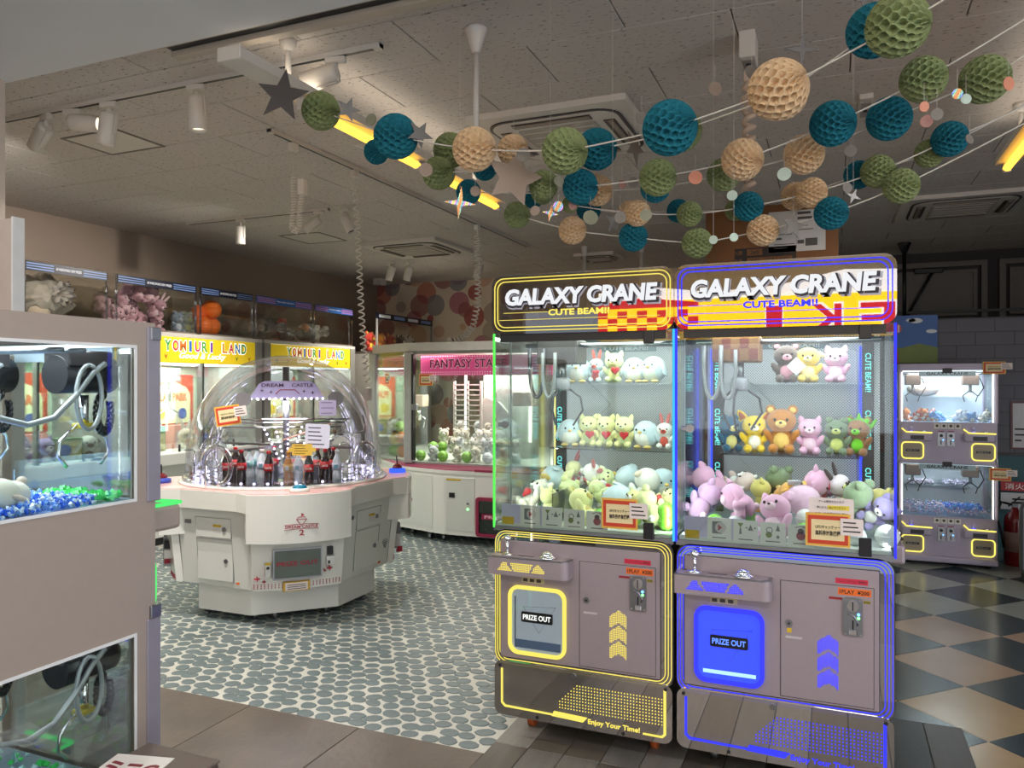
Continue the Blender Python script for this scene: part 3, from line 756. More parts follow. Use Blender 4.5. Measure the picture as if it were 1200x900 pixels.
for a in ((435, 140, 7, 'olive', 3.2, 'olive paper dot left of the teal ball pair'), (499, 199, 8, 'beige', 3.1, 'beige paper dot below the small silver star'),
          (557, 224, 6, 'beige', 3.1, 'beige paper dot before the little teal ball under the big cream ball'), (613, 181, 8, 'grey', 2.9, 'grey paper dot before the cream ball by the big star'),
          (655, 212, 6, 'olive', 3.0, 'olive paper dot between green and teal balls'), (627, 247, 6, 'beige', 3.0, 'beige paper dot right of the lowest first green ball'),
          (654, 242, 6, 'foil', 3.0, 'shiny foil dot beside the big star tip'), (671, 241, 5, 'pink', 3.1, 'pink paper dot above the lowest cream ball'),
          (692, 255, 9, 'olive', 3.0, 'dark olive paper dot right of the lowest cream ball'), (727, 255, 7, 'grey', 2.9, 'dark grey paper dot left of the cream pair'),
          (757, 252, 7, 'olive', 2.9, 'olive paper dot over the cream pair'), (729, 216, 5, 'pink', 3.0, 'pink paper dot on the upper middle string'),
          (742, 214, 6, 'grey', 3.0, 'grey paper dot next to the pink one'), (752, 138, 7, 'grey', 2.8, 'grey paper dot left of the large teal ball'),
          (838, 104, 8, 'beige', 2.6, 'beige paper dot floating above the large teal ball'), (881, 85, 9, 'grey', 2.4, 'dark paper dot beside the biggest cream ball'),
          (919, 204, 8, 'mint', 2.7, 'mint paper dot under the lower middle cream ball'), (858, 229, 6, 'mint', 2.8, 'mint paper dot above the fifth string teal ball'),
          (860, 278, 5, 'mint', 2.7, 'pale dot left of the cream ball by the box'), (997, 177, 7, 'grey', 2.6, 'grey paper dot below the two teal balls'),
          (993, 220, 6, 'grey', 2.7, 'dark paper dot left of the fourth string teal ball'), (1083, 125, 6, 'coral', 2.3, 'coral paper dot right of the teal ball'),
          (1098, 134, 7, 'grey', 2.3, 'dark grey dot beside the coral dot'), (1086, 142, 7, 'pink', 2.35, 'pinkish dot under the coral dot'),
          (1122, 110, 6, 'foil', 2.3, 'foil dot left of the last green ball'), (1132, 116, 6, 'mint', 2.3, 'mint dot under the last green ball'),
          (1182, 98, 8, 'coral', 2.3, 'coral dot on the right of the last green ball'), (1136, 163, 6, 'grey', 2.5, 'grey dot right of the rightmost teal ball'),
          (815, 208, 8, 'coral', 2.8, 'coral dot left of the lower middle green ball'), (836, 281, 5, 'mint', 2.8, 'small pale dot right of the lowest green ball')):
    dot(*a)
def star(px, py, r_, n, inner, m, d, lab, tilt=0.0, yaw=0.0):
    R_ = r_ * d / F
    hung('paper_star', starpts(n, R_, R_ * inner), px, py, d, m, lab, 'star', 'hanging star cards', (0, tilt, YAW + yaw), 0.12)
star(331, 112, 32, 5, 0.42, mat('dark_star_card', (62, 58, 56), 0.6), 3.1, 'dark grey five pointed star hiding the lamp end', 0.15)
star(492, 157, 17, 5, 0.42, silver, 3.1, 'small silver star right of the teal ball pair', 0.5, 0.5)
star(602, 208, 35, 5, 0.5, CARD['beige'], 3.0, 'big beige five pointed star below the air conditioner', 0.25, 0.2)
star(1012, 0, 12, 4, 0.3, silver, 2.4, 'little sparkle card at the top edge', 0.0)
star(940, 58, 21, 4, 0.22, silver, 2.6, 'four pointed grey sparkle over the cream ball', 0.05)
star(539, 238, 20, 4, 0.22, holo, 3.1, 'rainbow foil sparkle under the warm lamp', 0.1)
star(744, 172, 22, 5, 0.42, CARD['grey'], 3.0, 'grey star left of the large teal ball', 0.4, 0.9)
star(718, 261, 14, 4, 0.4, silver, 2.9, 'crumpled silver star among the lowest balls', 0.6, 0.8)
star(930, 265, 16, 5, 0.42, CARD['grey'], 2.9, 'grey star against the box label', 0.2, 0.2)
star(408, 128, 15, 5, 0.42, silver, 3.15, 'small grey star before the glowing tube', 0.3, 0.4)
star(645, 250, 10, 4, 0.3, holo, 3.0, 'small foil sparkle beside the lowest green ball', 0.2)
star(1000, 230, 10, 4, 0.3, silver, 2.7, 'tiny sparkle above the lowest teal ball', 0.4)

# ================================================================== PLUSH TOYS
SPH = {}
def unit_sphere(m):
    if m.name not in SPH: SPH[m.name] = MB().sph((0, 0, 0), 1.0, 14, 9).mesh('stuffed', m)
    return SPH[m.name]
CONE = {}
def unit_cone(m):
    if m.name not in CONE: CONE[m.name] = MB().lathe([(1, 0), (0.92, 0.25), (0.7, 0.6), (0.38, 0.9), (0.05, 1.02)], 12).mesh('stuffed', m)
    return CONE[m.name]
HEART = {}
def heart_mesh(m):
    if m.name not in HEART:
        pts = []
        for k in range(22):
            t = 2 * PI * k / 22
            pts.append((0.06 * 16 * math.sin(t) ** 3, 0.06 * (13 * math.cos(t) - 5 * math.cos(2 * t) - 2 * math.cos(3 * t) - math.cos(4 * t))))
        mb = MB(); rr = []
        for yv, s in ((-0.42, 0.45), (-0.34, 0.8), (-0.12, 1.0), (0.12, 1.0), (0.34, 0.8), (0.42, 0.45)): rr.append([(p[0] * s, yv, p[1] * s) for p in pts])
        HEART[m.name] = mb.loft(rr, True, True).mesh('heart', m)
    return HEART[m.name]
DARK = (36, 30, 30)
def plush(kind, c1, c2, loc, h, lab, grp, rz=0.0, rot=None, heart=False, extra=None, name=None, cat='plush toy'):
    """soft toy of height h standing on loc, facing -y when rz = 0"""
    r = root(name or 'plush_' + kind, tuple(loc), lab, cat, grp, rz)
    if rot: r.rotation_euler = rot
    m1, m2, md = fuzz(c1), fuzz(c2), mat('plush_stitch', DARK, 0.5)
    def part(nm, p, s, m, rt=(0, 0, 0), cone=False):
        return link(nm, (unit_cone if cone else unit_sphere)(m), r, loc=[q * h for q in p], rot=rt, scale=[q * h for q in s])
    if kind == 'chick':
        part('body', (0, 0, .46), (.44, .40, .46), m1); part('belly', (0, -.12, .38), (.33, .30, .34), m2)
        for s in (-1, 1):
            part('wing', (s * .42, -.02, .44), (.07, .14, .24), m1, (0, -s * .35, 0)); part('foot', (s * .18, -.22, .05), (.13, .18, .06), fuzz((226, 200, 120)))
            part('eye', (s * .15, -.375, .62), (.03, .02, .04), md)
        part('beak', (0, -.42, .54), (.07, .08, .045), fuzz((232, 196, 104)))
    else:
        tall = {'bear': .0, 'rabbit': .0, 'cat': .0, 'frog': -.05, 'fox': .0, 'lamb': 0}[kind]
        part('body', (0, 0.02, .27), (.25, .21, .28), m1); part('belly', (0, -.09, .26), (.17, .13, .2), m2)
        part('head', (0, -.03, .67), (.30, .26, .26), m1)
        for s in (-1, 1):
            part('arm', (s * .26, -.08, .37), (.08, .09, .16), m1, (0.3, s * .55, 0))
            part('leg', (s * .16, -.18, .10), (.105, .15, .105), m1)
            part('eye', (s * .12, -.27, .71), (.028, .02, .034), md)
            if kind == 'bear': part('ear', (s * .22, 0, .90), (.105, .06, .105), m1); part('inner_ear', (s * .22, -.045, .90), (.065, .03, .065), m2)
            elif kind == 'rabbit': part('ear', (s * .12, .02, 1.05), (.065, .045, .24), m2, (0, s * .22, 0))
            elif kind == 'cat': part('ear', (s * .19, 0, .84), (.10, .06, .17), m1, (0, s * .30, 0), True)
            elif kind == 'fox': part('ear', (s * .26, 0, .82), (.13, .06, .27), m1, (0, s * .5, 0), True); part('inner_ear', (s * .27, -.035, .84), (.08, .04, .2), fuzz((170, 84, 40)), (0, s * .5, 0), True)
            elif kind == 'frog': part('eye_bump', (s * .18, -.08, .90), (.10, .10, .09), m1)
            else: part('ear', (s * .30, 0, .74), (.12, .05, .07), m2, (0, s * .5, 0))
        part('muzzle', (0, -.265, .62), (.11, .07, .08), m2); part('nose', (0, -.335, .65), (.032, .02, .024), md)
        part('tail', (0, .24, .18), (.08, .08, .08), m2)
    if heart: link('heart', heart_mesh(fuzz((186, 30, 40))), r, 'red stuffed heart', loc=(0.09 * h, -.30 * h, .38 * h), scale=(.15 * h,) * 3)
    if extra == 'tag':
        link('paper_tag', MB().box(-.2, .2, -.012, .012, -.2, .2).mesh('paper_tag', mat('tag_paper', (206, 214, 220), 0.5)), r, 'white paper tag', loc=(.2 * h, -.42 * h, .40 * h), rot=(0.2, PI / 4, 0), scale=(h * .8,) * 3)
    return r
def lying(seed):
    q = random.Random(seed); return (q.uniform(-1.5, 1.5), q.uniform(-1.2, 1.2), q.uniform(-3.1, 3.1))
def toy_ball(c, r_, col, lab, grp, name='capsule_ball'):
    o = root(name, (c[0], c[1], c[2] - r_), lab, 'ball', grp)
    m = mat('ball_%d_%d_%d' % tuple(col), col, 0.38, var=0.05, coat=0.15)
    MB().sph((0, 0, r_), r_, 20, 14, 0.03).build('upper_half', m, o)
    MB().sph((0, 0, r_), r_, 20, 14).v
    lo = MB(); lo.sph((0, 0, 0), r_, 20, 14, 0.03); lo.xf(Matrix.Translation((0, 0, r_)) @ Matrix.Rotation(PI, 4, 'X')); lo.build('lower_half', m, o)
    MB().lathe([(r_ * .99, -0.004), (r_ * 1.025, -0.003), (r_ * 1.025, 0.003), (r_ * .99, 0.004)], 20, (0, 0, r_)).build('seam', m, o)
    return o

# ================================================================== NOTICE CARDS
def notice(loc, w_, h_, lab, rz=0.0, small=True, top=None, tiltx=0.0, tilt=0.0):
    """orange and red framed paper card, facing -y when rz = 0"""
    r = root('notice_card', tuple(loc), lab, 'sign', 'orange framed notice cards', rz)
    r.rotation_euler = (tiltx, tilt, rz)
    MB().box(-w_ / 2, w_ / 2, -0.002, 0.001, -h_ / 2, h_ / 2).build('card', mat('card_gold', (222, 176, 76), 0.5, var=0.04), r)
    a, b_ = w_ / 2 * .9, h_ / 2 * .86
    c, d_ = w_ / 2 * .74, h_ / 2 * .62
    MB().ring([(-a, -b_), (a, -b_), (a, b_), (-a, b_)], [(-c, -d_), (c, -d_), (c, d_), (-c, d_)], -0.0032, -0.002, 'y').build('red_border', mat('card_red', (196, 62, 34), 0.5, var=0.06), r)
    MB().box(-c, c, -0.0028, -0.002, -d_, d_).build('paper_field', mat('card_cream', (226, 208, 160), 0.6, var=0.04), r)
    ink = mat('ink', (30, 24, 20), 0.6)
    text('lettering', 'UFOキャッチャー', 0, d_ * .28, c * 1.5, d_ * .36, -0.0035, ink, r, ext=0.0004, bold=0.012)
    text('lettering', '無料券対象機種', 0, -d_ * .3, c * 1.5, d_ * .5, -0.0035, ink, r, ext=0.0004, bold=0.02)
    if small:
        q = MB().box(0, w_ * .5, -0.006, -0.0042, 0, h_ * .5); o = q.build('white_slip', mat('slip_white', (226, 214, 210), 0.6, var=0.04), r, 'white printed slip'); o.location = (w_ * .28, 0, -h_ * .12)
        for k in range(3): MB().box(w_ * .06, w_ * (.44 - .05 * k), -0.0068, -0.006, h_ * (.1 + .13 * k), h_ * (.14 + .13 * k)).build('print_line', ink, o)
    return r

# ================================================================== THE TWO TALL CRANES
CW, CD = 0.770, 0.755
MAUVE = mat('mauve_paint', (163, 150, 156), 0.42, 0.25, var=0.04, scale=60, bump=0.04, bscale=400)
MIRROR = glass('smoked_mirror_acrylic', (150, 150, 152), 0.5, 0.9, 0.015, (60, 60, 62), 0.6)
HEADG = glass('half_mirror_acrylic', (215, 208, 206), 0.22, 0.9, 0.012, (30, 26, 26), 0.12)
def led_ring(r, x0, x1, z0, z1, rad, y, m, name='led_line', th=0.0028):
    pts = [(a, y, b_) for a, b_ in rrect(x0, x1, z0, z1, rad, 7)]
    return MB().tube(pts, th, 6, True).build(name, m, r)
def dot_field(r, name, inside, x0, x1, z0, z1, pitch, y, m, s=0.0022):
    mb = MB(); nx = int((x1 - x0) / pitch); nz = int((z1 - z0) / pitch)
    for i in range(nx + 1):
        for j in range(nz + 1):
            x = x0 + i * pitch; z = z0 + j * pitch
            if inside(x, z): mb.box(x - s, x + s, y - 0.0012, y, z - s, z + s)
    return mb.build(name, m, r)
def crane(X0, led, led_em, edge, lab, hues):
    r = root('claw_machine', (X0, 3.02, 0), lab, 'claw machine', 'tall mirrored claw machines')
    E = led
    dark = mat('crane_dark', (34, 33, 36), 0.4, var=0.1)
    # undercarriage
    MB().box(.04, CW - .04, .10, CD - .03, .09, .31).build('base_frame', dark, r)
    orange = mat('caster_orange', (178, 88, 42), 0.35)
    for cx, cy in ((.13, .13), (CW - .1, .13), (.13, CD - .12), (CW - .1, CD - .12)):
        c = MB().cyl((cx - .014, cy, .034), (cx + .014, cy, .034), .034, n=20).build('caster_wheel', orange if X0 < -1 else STEEL(), r)
        MB().box(cx - .02, cx + .02, cy - .02, cy + .02, .07, .1, .004, 1).box(cx - .022, cx - .016, cy - .012, cy + .012, .03, .08).box(cx + .016, cx + .022, cy - .012, cy + .012, .03, .08).build('caster_fork', CHROME(), c)
    # kick plate
    MB().prism(rrect(.004, CW - .004, .085, .318, .035), -.004, .008, 'y').build('kick_plate', MIRROR, r, 'mirrored kick plate')
    kp = MB().prism([(.035, .285), (.043, .285), (.043, .142), (.056, .130), (.30, .126), (.30, .120), (.052, .122), (.035, .138)], -.0075, -.004, 'y').build('light_strip', E, r)
    MB().prism([(.275, .139), (.42, .134), (.402, .113), (.265, .118)], -.0075, -.004, 'y').build('light_strip', E, r)
    MB().prism([(.742, .295), (.732, .295), (.732, .122), (.722, .114), (.65, .114), (.65, .108), (.728, .107), (.742, .12)], -.0075, -.004, 'y').build('light_strip', E, r)
    text('lettering', 'Enjoy Your Time!', .53, .118, .215, .026, -.0055, E, r, ext=.0012, bold=.015)
    dot_field(r, 'dot_pattern', lambda x, z: x > .33 + (.30 - z) * -1.0 + .1 - .02 and x < .735, .30, .732, .158, .268, .0125, -.0045, E)
    for bx, bz in ((.03, .297), (CW - .03, .30), (.2, .1), (CW - .2, .097)):
        MB().cyl((bx, -.004, bz), (bx, -.008, bz), .007, n=10).build('bolt', dark, r)
    MB().cyl((.36, -.004, .297), (.36, -.009, .297), .011, n=14).build('lock', STEEL(), r)
    # lower cabinet with mirrored bezel
    MB().box(.012, CW - .012, .02, CD, .31, .872).build('lower_cabinet', MAUVE, r)
    MB().prism(rrect(.0, CW, .296, .882, .055), .008, .03, 'y').build('bezel', dark, r)
    MB().ring(rrect(.003, CW - .003, .299, .879, .053), rrect(.034, CW - .052, .335, .835, .006), .0, .008, 'y').build('mirror_bezel', MIRROR, r, 'mirrored bezel')
    for k in range(3):
        i = .007 + .0105 * k
        led_ring(r, i, CW - i * 1.15, .300 + i * .9, .878 - i * .9, .05 - .006 * k, -.001, E, th=.0019)
    MB().box(.034, CW - .052, -.006, .02, .335, .835, .002, 1).build('front_panel', MAUVE, r)
    MB().ring([(.0315, .3325), (CW - .0495, .3325), (CW - .0495, .8375), (.0315, .8375)], [(.036, .337), (CW - .054, .337), (CW - .054, .833), (.036, .833)], -.004, .004, 'y').build('panel_gasket', dark, r)
    # service door
    dr = MB().box(.388, .70, -.009, -.004, .345, .772, .0015, 1).build('service_door', MAUVE, r)
    MB().ring([(.386, .343), (.702, .343), (.702, .774), (.386, .774)], [(.389, .346), (.699, .346), (.699, .771), (.389, .771)], -.0068, -.004, 'y').build('door_gap', dark, dr)
    MB().cyl((.417, -.006, .617), (.417, -.013, .617), .012, n=16).build('door_lock', STEEL(), dr)
    MB().box(.413, .421, -.014, -.012, .614, .620).build('keyhole', BLACK(), dr)
    MB().box(.405, .462, -.0095, -.0088, .562, .570).build('serial_label', mat('label_grey', (196, 188, 192), 0.5), dr)
    if X0 > -1: MB().box(.41, .426, -.0098, -.0088, .583, .599).build('caution_sticker', mat('sticker_yellow', (206, 170, 30), 0.5), dr)
    for k in range(3):
        z0 = .405 + .062 * k
        dot_field(dr, 'chevron', lambda x, z, z0=z0: abs(x - .552) < .037 and z0 - abs(x - .552) * .7 + .012 < z < z0 + .062 - abs(x - .552) * .7, .517, .588, z0 - .02, z0 + .062, .0065, -.009, E, .0021)
    # coin mechanism
    co = MB().prism(rrect(.600, .664, .598, .735, .008), -.016, -.008, 'y').build('coin_mechanism', STEEL(), dr)
    MB().prism(ngon(.632, .706, .019, 20), -.021, -.016, 'y').build('coin_slot_dial', CHROME(), co); MB().box(.630, .634, -.0225, -.021, .690, .722).build('coin_slot', BLACK(), co)
    MB().tube([(.615, -.02, .678), (.635, -.021, .672), (.65, -.02, .648), (.646, -.02, .638)], .0035, 6).build('return_lever', STEEL(), co)
    MB().cyl((.651, -.016, .677), (.651, -.019, .677), .005, n=10).build('indicator_light', emit('led_blue_dot', (90, 160, 255), 3), co); MB().cyl((.651, -.016, .664), (.651, -.019, .664), .005, n=10).build('indicator_light', emit('led_green_dot', (110, 240, 120), 3), co)
    MB().box(.630, .635, -.0175, -.016, .618, .655).build('reject_slot', BLACK(), co); MB().box(.620, .646, -.021, -.016, .602, .622, .002, 1).build('coin_cup', CHROME(), co)
    for sx in (.607, .657):
        for sz in (.605, .728): MB().cyl((sx, -.016, sz), (sx, -.0185, sz), .0035, n=8).build('screw', CHROME(), co)
    st = MB().box(.583, .692, -.0098, -.0088, .741, .766).build('price_sticker', mat('sticker_orange', (236, 112, 38), 0.5), dr, 'orange price sticker')
    text('lettering', '1PLAY  ¥200', .6375, .7535, .098, .015, -.0102, mat('ink', (30, 24, 20)), st, ext=.0003, bold=.02)
    st = MB().box(.575, .682, -.0072, -.0058, .781, .800).build('red_sticker', mat('sticker_red', (206, 44, 72), 0.5), r, 'red sticker strip')
    text('lettering', 'クレーンゲーム・使用中', .6285, .7905, .095, .009, -.0076, mat('ink', (30, 24, 20)), st, ext=.0003)
    MB().box(.553, .597, -.0098, -.0088, .722, .731).build('red_strip', mat('strip_red', (150, 36, 44), 0.5), dr)
    st = MB().box(.667, .690, -.0098, -.0088, .716, .727).build('coin_label', mat('label_olive', (150, 140, 40), 0.5), dr)
    text('lettering', '¥100', .6785, .7215, .019, .007, -.0102, mat('ink', (30, 24, 20)), st, ext=.0003)
    # control shelf
    sh = MB(); out = [(.006, .0), (.006, -.075), (.012, -.085)] + [(.33 + .03 * math.sin(t), -.055 - .03 * math.cos(t)) for t in [PI / 2 * k / 6 for k in range(7)]] + [(.36, 0.0)]
    sh.prism(out, .705, .775, 'z'); sh.build('control_shelf', MAUVE, r)
    MB().prism([(p[0], p[1] * .97 - .001) for p in out], .775, .779, 'z').build('shelf_rim', STEEL(), r)
    MB().prism([(.02, -.07), (.325, -.07), (.345, -.05), (.345, -.006), (.02, -.006)], .779, .781, 'z').build('shelf_top', MAUVE, r)
    js = MB().lathe([(.03, 0), (.028, .004), (.012, .008), (.008, .012)], 18, (.078, -.038, .781)).build('joystick', CHROME(), r, 'chrome ball joystick')
    MB().cyl((.078, -.038, .79), (.078, -.038, .835), .007).build('stick', CHROME(), js); MB().sph((.078, -.038, .848), .0165, 16, 10).build('ball_knob', CHROME(), js)
    bt = MB().lathe([(.040, 0), (.038, .006), (.030, .012)], 22, (.258, -.04, .781)).build('push_button', CHROME(), r, 'chrome domed push button')
    MB().sph((.258, -.04, .79), (.028, .028, .02), 18, 10, 0.0).build('button_dome', CHROME(), bt)
    MB().box(.13, .20, -.045, -.035, .7805, .7818).build('shelf_slot', dark, r)
    MB().box(.02, .045, -.02, -.012, .7805, .783).build('shelf_slot', dark, r)
    dot_field(r, 'dot_pattern', lambda x, z: (abs(x - .085) < (.768 - z) * .75 + .0) or (abs(x - .16) < (z - .715) * .5 + .03) or (abs(x - .235) < (.768 - z) * .75), .05, .28, .727, .757, .0072, -.0853, E, .0024)
    st = MB().box(.132, .233, -.0072, -.0058, .662, .694).build('caution_label', mat('label_tan', (196, 186, 150), 0.5), r)
    MB().box(.133, .232, -.0078, -.0072, .683, .693).build('yellow_band', mat('sticker_yellow', (206, 170, 30), 0.5), st)
    for k in range(3): MB().box(.138 + .03 * k, .158 + .03 * k, -.0078, -.0072, .666, .680).build('print_block', mat('ink_grey', (70, 66, 60)), st)
    # prize door
    pd = MB().ring(rrect(.072, .330, .358, .648, .045), rrect(.086, .316, .372, .634, .034), -.018, -.004, 'y').build('prize_door_frame', E, r, 'glowing prize door frame')
    if X0 > -1:
        # the blue door glows all over
        MB().prism(rrect(.086, .316, .372, .634, .034), -.0075, -.006, 'y').build('door_flap', mat('blue_lit_flap', (40, 64, 230), 0.25, em=0.5, emc=(64, 84, 255)), pd)
    else:
        MB().prism(rrect(.086, .316, .372, .634, .034), -.0068, -.006, 'y').build('chute_back', mat('chute_grey_lit', (190, 194, 204), 0.3, em=0.18, emc=(190, 196, 220)), pd)  # slight emission stands in for light inside the chute
        MB().prism(rrect(.086, .316, .372, .634, .034), -.011, -.009, 'y').build('door_flap', CLEAR(), pd)
        MB().box(.10, .305, -.0085, -.0068, .385, .42).build('chute_floor', mat('chute_blue', (120, 140, 190), 0.25), pd)
        MB().box(.10, .104, -.0085, -.0068, .385, .60).build('chute_corner', dark, pd)
    MB().tube([(.14, -.0115, .56), (.285, -.0115, .57), (.21, -.0115, .455)], .0012, 5, True).build('etched_triangle', mat('etch', (110, 112, 122), 0.4), pd)
    if X0 > -1: MB().box(.105, .30, -.009, -.0075, .392, .406).build('chute_glow', emit('pink_glow', (150, 190, 255), 1.2), pd)
    bd = MB().prism(rrect(.132, .272, .497, .541, .006), -.0145, -.011, 'y').build('badge', mat('badge_black', (26, 26, 28) if X0 < -1 else (70, 74, 110), 0.3), pd)
    text('lettering', 'PRIZE OUT', .202, .519, .124, .022, -.0152, emit('badge_white', (235, 240, 235), 0.85) if X0 < -1 else emit('badge_blue', (90, 130, 255), 1.2), bd, ext=.0006, bold=.022)
    # side panels of the lower part and console shelf on the far side
    if X0 > -1:
        c = MB().box(CW, CW + .055, .30, .47, .80, .875, .012, 2).build('side_console', MAUVE, r)
        MB().cyl((CW + .03, .35, .875), (CW + .03, .35, .91), .008).build('stick', CHROME(), c); MB().sph((CW + .03, .35, .915), .016).build('ball_knob', CHROME(), c)
        MB().lathe([(.03, 0), (.026, .012), (.01, .02)], 16, (CW + .027, .42, .875)).build('button', CHROME(), c)
    # glazed case
    gz0, gz1 = .884, 1.716
    MB().box(.0, CW, .0, CD, .872, .892).build('case_sill', STEEL(), r)
    MB().box(.0, CW, .012, CD, 1.716, 1.745).build('roof', dark, r)
    MB().box(.006, CW - .006, .0, .005, gz0 + .008, gz1).build('front_pane', CLEAR(), r)
    for xx in (.0, CW - .005): MB().box(xx, xx + .005, .008, CD - .05, gz0 + .008, gz1).build('side_pane', CLEAR(), r)
    eL, eR = edge
    MB().box(-.004, .004, -.004, .006, gz0, gz1).build('edge_light', eL, r); MB().box(CW - .004, CW + .004, -.004, .006, gz0, gz1).build('edge_light', eR, r)
    MB().box(-.002, .002, .18, .19, gz0, gz1).build('pane_joint', STEEL(), r)
    inner = mat('post_black', (30, 31, 35), 0.4, var=0.1)
    for xx in (.045, CW - .085):
        c = MB().box(xx, xx + .045, CD - .09, CD - .05, gz0, gz1).build('corner_post', inner, r)
        for k in range(3):
            zz = 1.05 + .25 * k
            rt, up = (0, 0, -1), (1, 0, 0)
            me = text_mesh('lettering', 'CUTE BEAM!!', .17, .024, emit('cyan_led', (120, 235, 235), 0.9), ext=.0008, bold=.02, rt=rt, up=up, org=(xx + .022, CD - .0915, zz))
            link('lettering', me, c)
        MB().box(xx - .012, xx - .004, CD - .075, CD - .06, gz0 + .05, gz1 - .05).build('led_strip', hues['strip'], c)
    MB().box(.015, CW - .015, CD - .048, CD - .03, gz0, gz1).build('back_panel', dots_mat('perforated_panel', (226, 232, 238), (128, 138, 148), .0085, .0026, 'xz', 0.35, rot=PI / 4), r, 'perforated pale metal back panel')
    bp_ = CD - .049
    b_ = MB().box(.25, .55, bp_ - .004, bp_, 1.660, 1.694).build('back_badge', mat('badge_steel', (126, 146, 158), 0.4), r)
    text('lettering', 'CUTE BEAM!!', .40, 1.677, .22, .022, bp_ - .0045, mat('badge_letter', (222, 232, 236), 0.4), b_, ext=.0006, bold=.02)
    MB().tube([(.12, bp_ - .002, 1.60), (.32, bp_ - .002, 1.40), (.12, bp_ - .002, 1.2), (.32, bp_ - .002, 1.0)], .003, 5).build('embossed_line', mat('emboss', (214, 222, 226), 0.4), r)
    MB().tube([(.58, bp_ - .002, 1.70), (.61, bp_ - .002, 1.66), (.655, bp_ - .002, 1.655), (.665, bp_ - .002, 1.64), (.665, bp_ - .002, 1.0)], .003, 5).build('embossed_line', mat('emboss', (214, 222, 226), 0.4), r)
    for zz in (1.2, 1.505): MB().box(.11, CW - .09, .40, CD - .055, zz - .006, zz).build('glass_shelf', ACRYL(), r)
    MB().box(.01, CW - .01, .01, CD - .05, .892, .905).build('play_floor', mat('play_floor', (206, 212, 204), 0.4), r)
    MB().box(.03, .26, .012, .018, .905, .985).build('chute_guard', mat('guard_lilac', (196, 190, 220), 0.3), r)
    MB().box(.26, .266, .012, .25, .905, 1.04).box(.03, .266, .245, .25, .905, 1.04).build('chute_wall', ACRYL(), r)
    # instruction cards
    for k in range(4):
        c = MB().box(.118 + .098 * k, .208 + .098 * k, .008, .0095, .902 - .002 * k, .985 - .002 * k).build('instruction_card', mat('card_white', (222, 222, 214), 0.5, var=0.03), r)
        cx = .163 + .098 * k; ik = mat('card_ink', (112, 110, 108)); rd = mat('card_ink_red', (150, 58, 58)); yl = mat('card_ink_olive', (120, 128, 60))
        y = .0072
        def pic(pts, m, c=c): MB().prism(pts, y, y + .0008, 'y').build('pictogram', m, c)
        if k == 0:
            pic(rrect(cx - .026, cx + .012, .925, .972, .004), ik); MB().prism(ngon(cx + .006, .949, .021, 16), y - .0006, y, 'y').build('pictogram', mat('card_ink_pale', (196, 190, 188)), c); MB().prism([(cx - .004, .936), (cx + .012, .949), (cx - .004, .962)], y - .0012, y - .0006, 'y').build('pictogram', rd, c)
        elif k == 1:
            pic([(cx - .03, .972), (cx - .008, .972), (cx - .019, .955)], yl); pic([(cx - .021, .955), (cx - .017, .955), (cx - .014, .93), (cx - .024, .93)], ik)
            pic([(cx + .008, .945), (cx + .018, .968), (cx + .028, .945)], ik); pic([(cx - .002, .955), (cx + .006, .951), (cx + .006, .959)], ik); pic([(cx + .04, .955), (cx + .031, .951), (cx + .031, .959)], ik)
        elif k == 2:
            pic(ngon(cx - .014, .935, .012, 8), yl); pic([(cx + .01, .95), (cx + .018, .975), (cx + .026, .95)], ik); pic(ngon(cx + .018, .928, .006, 8), ik)
            MB().ring(ngon(cx - .012, .952, .012, 12), ngon(cx - .012, .952, .009, 12), y, y + .0008, 'y').build('pictogram', ik, c)
        else:
            pic(ngon(cx, .938, .016, 12), rd); pic(ngon(cx, .955, .011, 12), mat('card_ink_brown', (70, 44, 38))); MB().tube([(cx - .02, .0075, .968), (cx, .0075, .976), (cx + .02, .0075, .968)], .0014, 5).build('pictogram', ik, c)
        MB().box(cx - .026, cx + .026, y, y + .0008, .908, .912).build('print_line', ik, c)
    MB().box(.035, .088, .008, .0095, .900, .932).build('caution_sticker', mat('sticker_yellow', (206, 170, 30), 0.5), r)
    # door catches and latch
    for zz in (.884, 1.66): MB().box(CW - .118, CW - .076, -.012, .006, zz, zz + .066, .003, 1).build('door_catch', BLACK(), r)
    lt = MB().cyl((.055, -.002, 1.327), (.055, -.012, 1.327), .016, n=16).build('door_latch', STEEL(), r); MB().box(.02, .05, -.008, -.002, 1.317, 1.337, .003, 1).build('latch_plate', STEEL(), lt)
    # claw carriage: gantry, motor box, hoses, claw
    MB().cyl((.03, .30, 1.675), (CW - .03, .30, 1.675), .010).build('gantry_rail', STEEL(), r); MB().cyl((.03, .36, 1.675), (CW - .03, .36, 1.675), .010).build('gantry_rail', STEEL(), r)
    cb = MB().box(.10, .29, .25, .41, 1.59, 1.70, .006, 1).build('claw_carriage', mat('carriage_dark', (40, 33, 31), 0.5) if X0 < -1 else mat('carriage_check', (110, 76, 44), 0.5), r)
    if X0 > -1:
        for i in range(5):
            for j in range(2):
                if (i + j) % 2 == 0: MB().box(.105 + .036 * i, .14 + .036 * i, .2485, .25, 1.60 + .046 * j, 1.645 + .046 * j).build('check_square', mat('check_brown', (92, 40, 30), 0.5), cb)
    hose = mat('hose_dark', (44, 44, 48), 0.3) if X0 < -1 else mat('hose_grey', (116, 120, 122), 0.35)
    hx = .07
    MB().tube([(hx + .035 - .035 * math.cos(t) if True else 0, .24, 1.66 - .22 * math.sin(t) ** .6) for t in [PI * k / 16 for k in range(17)]], .009, 8).build('hose', hose, r)
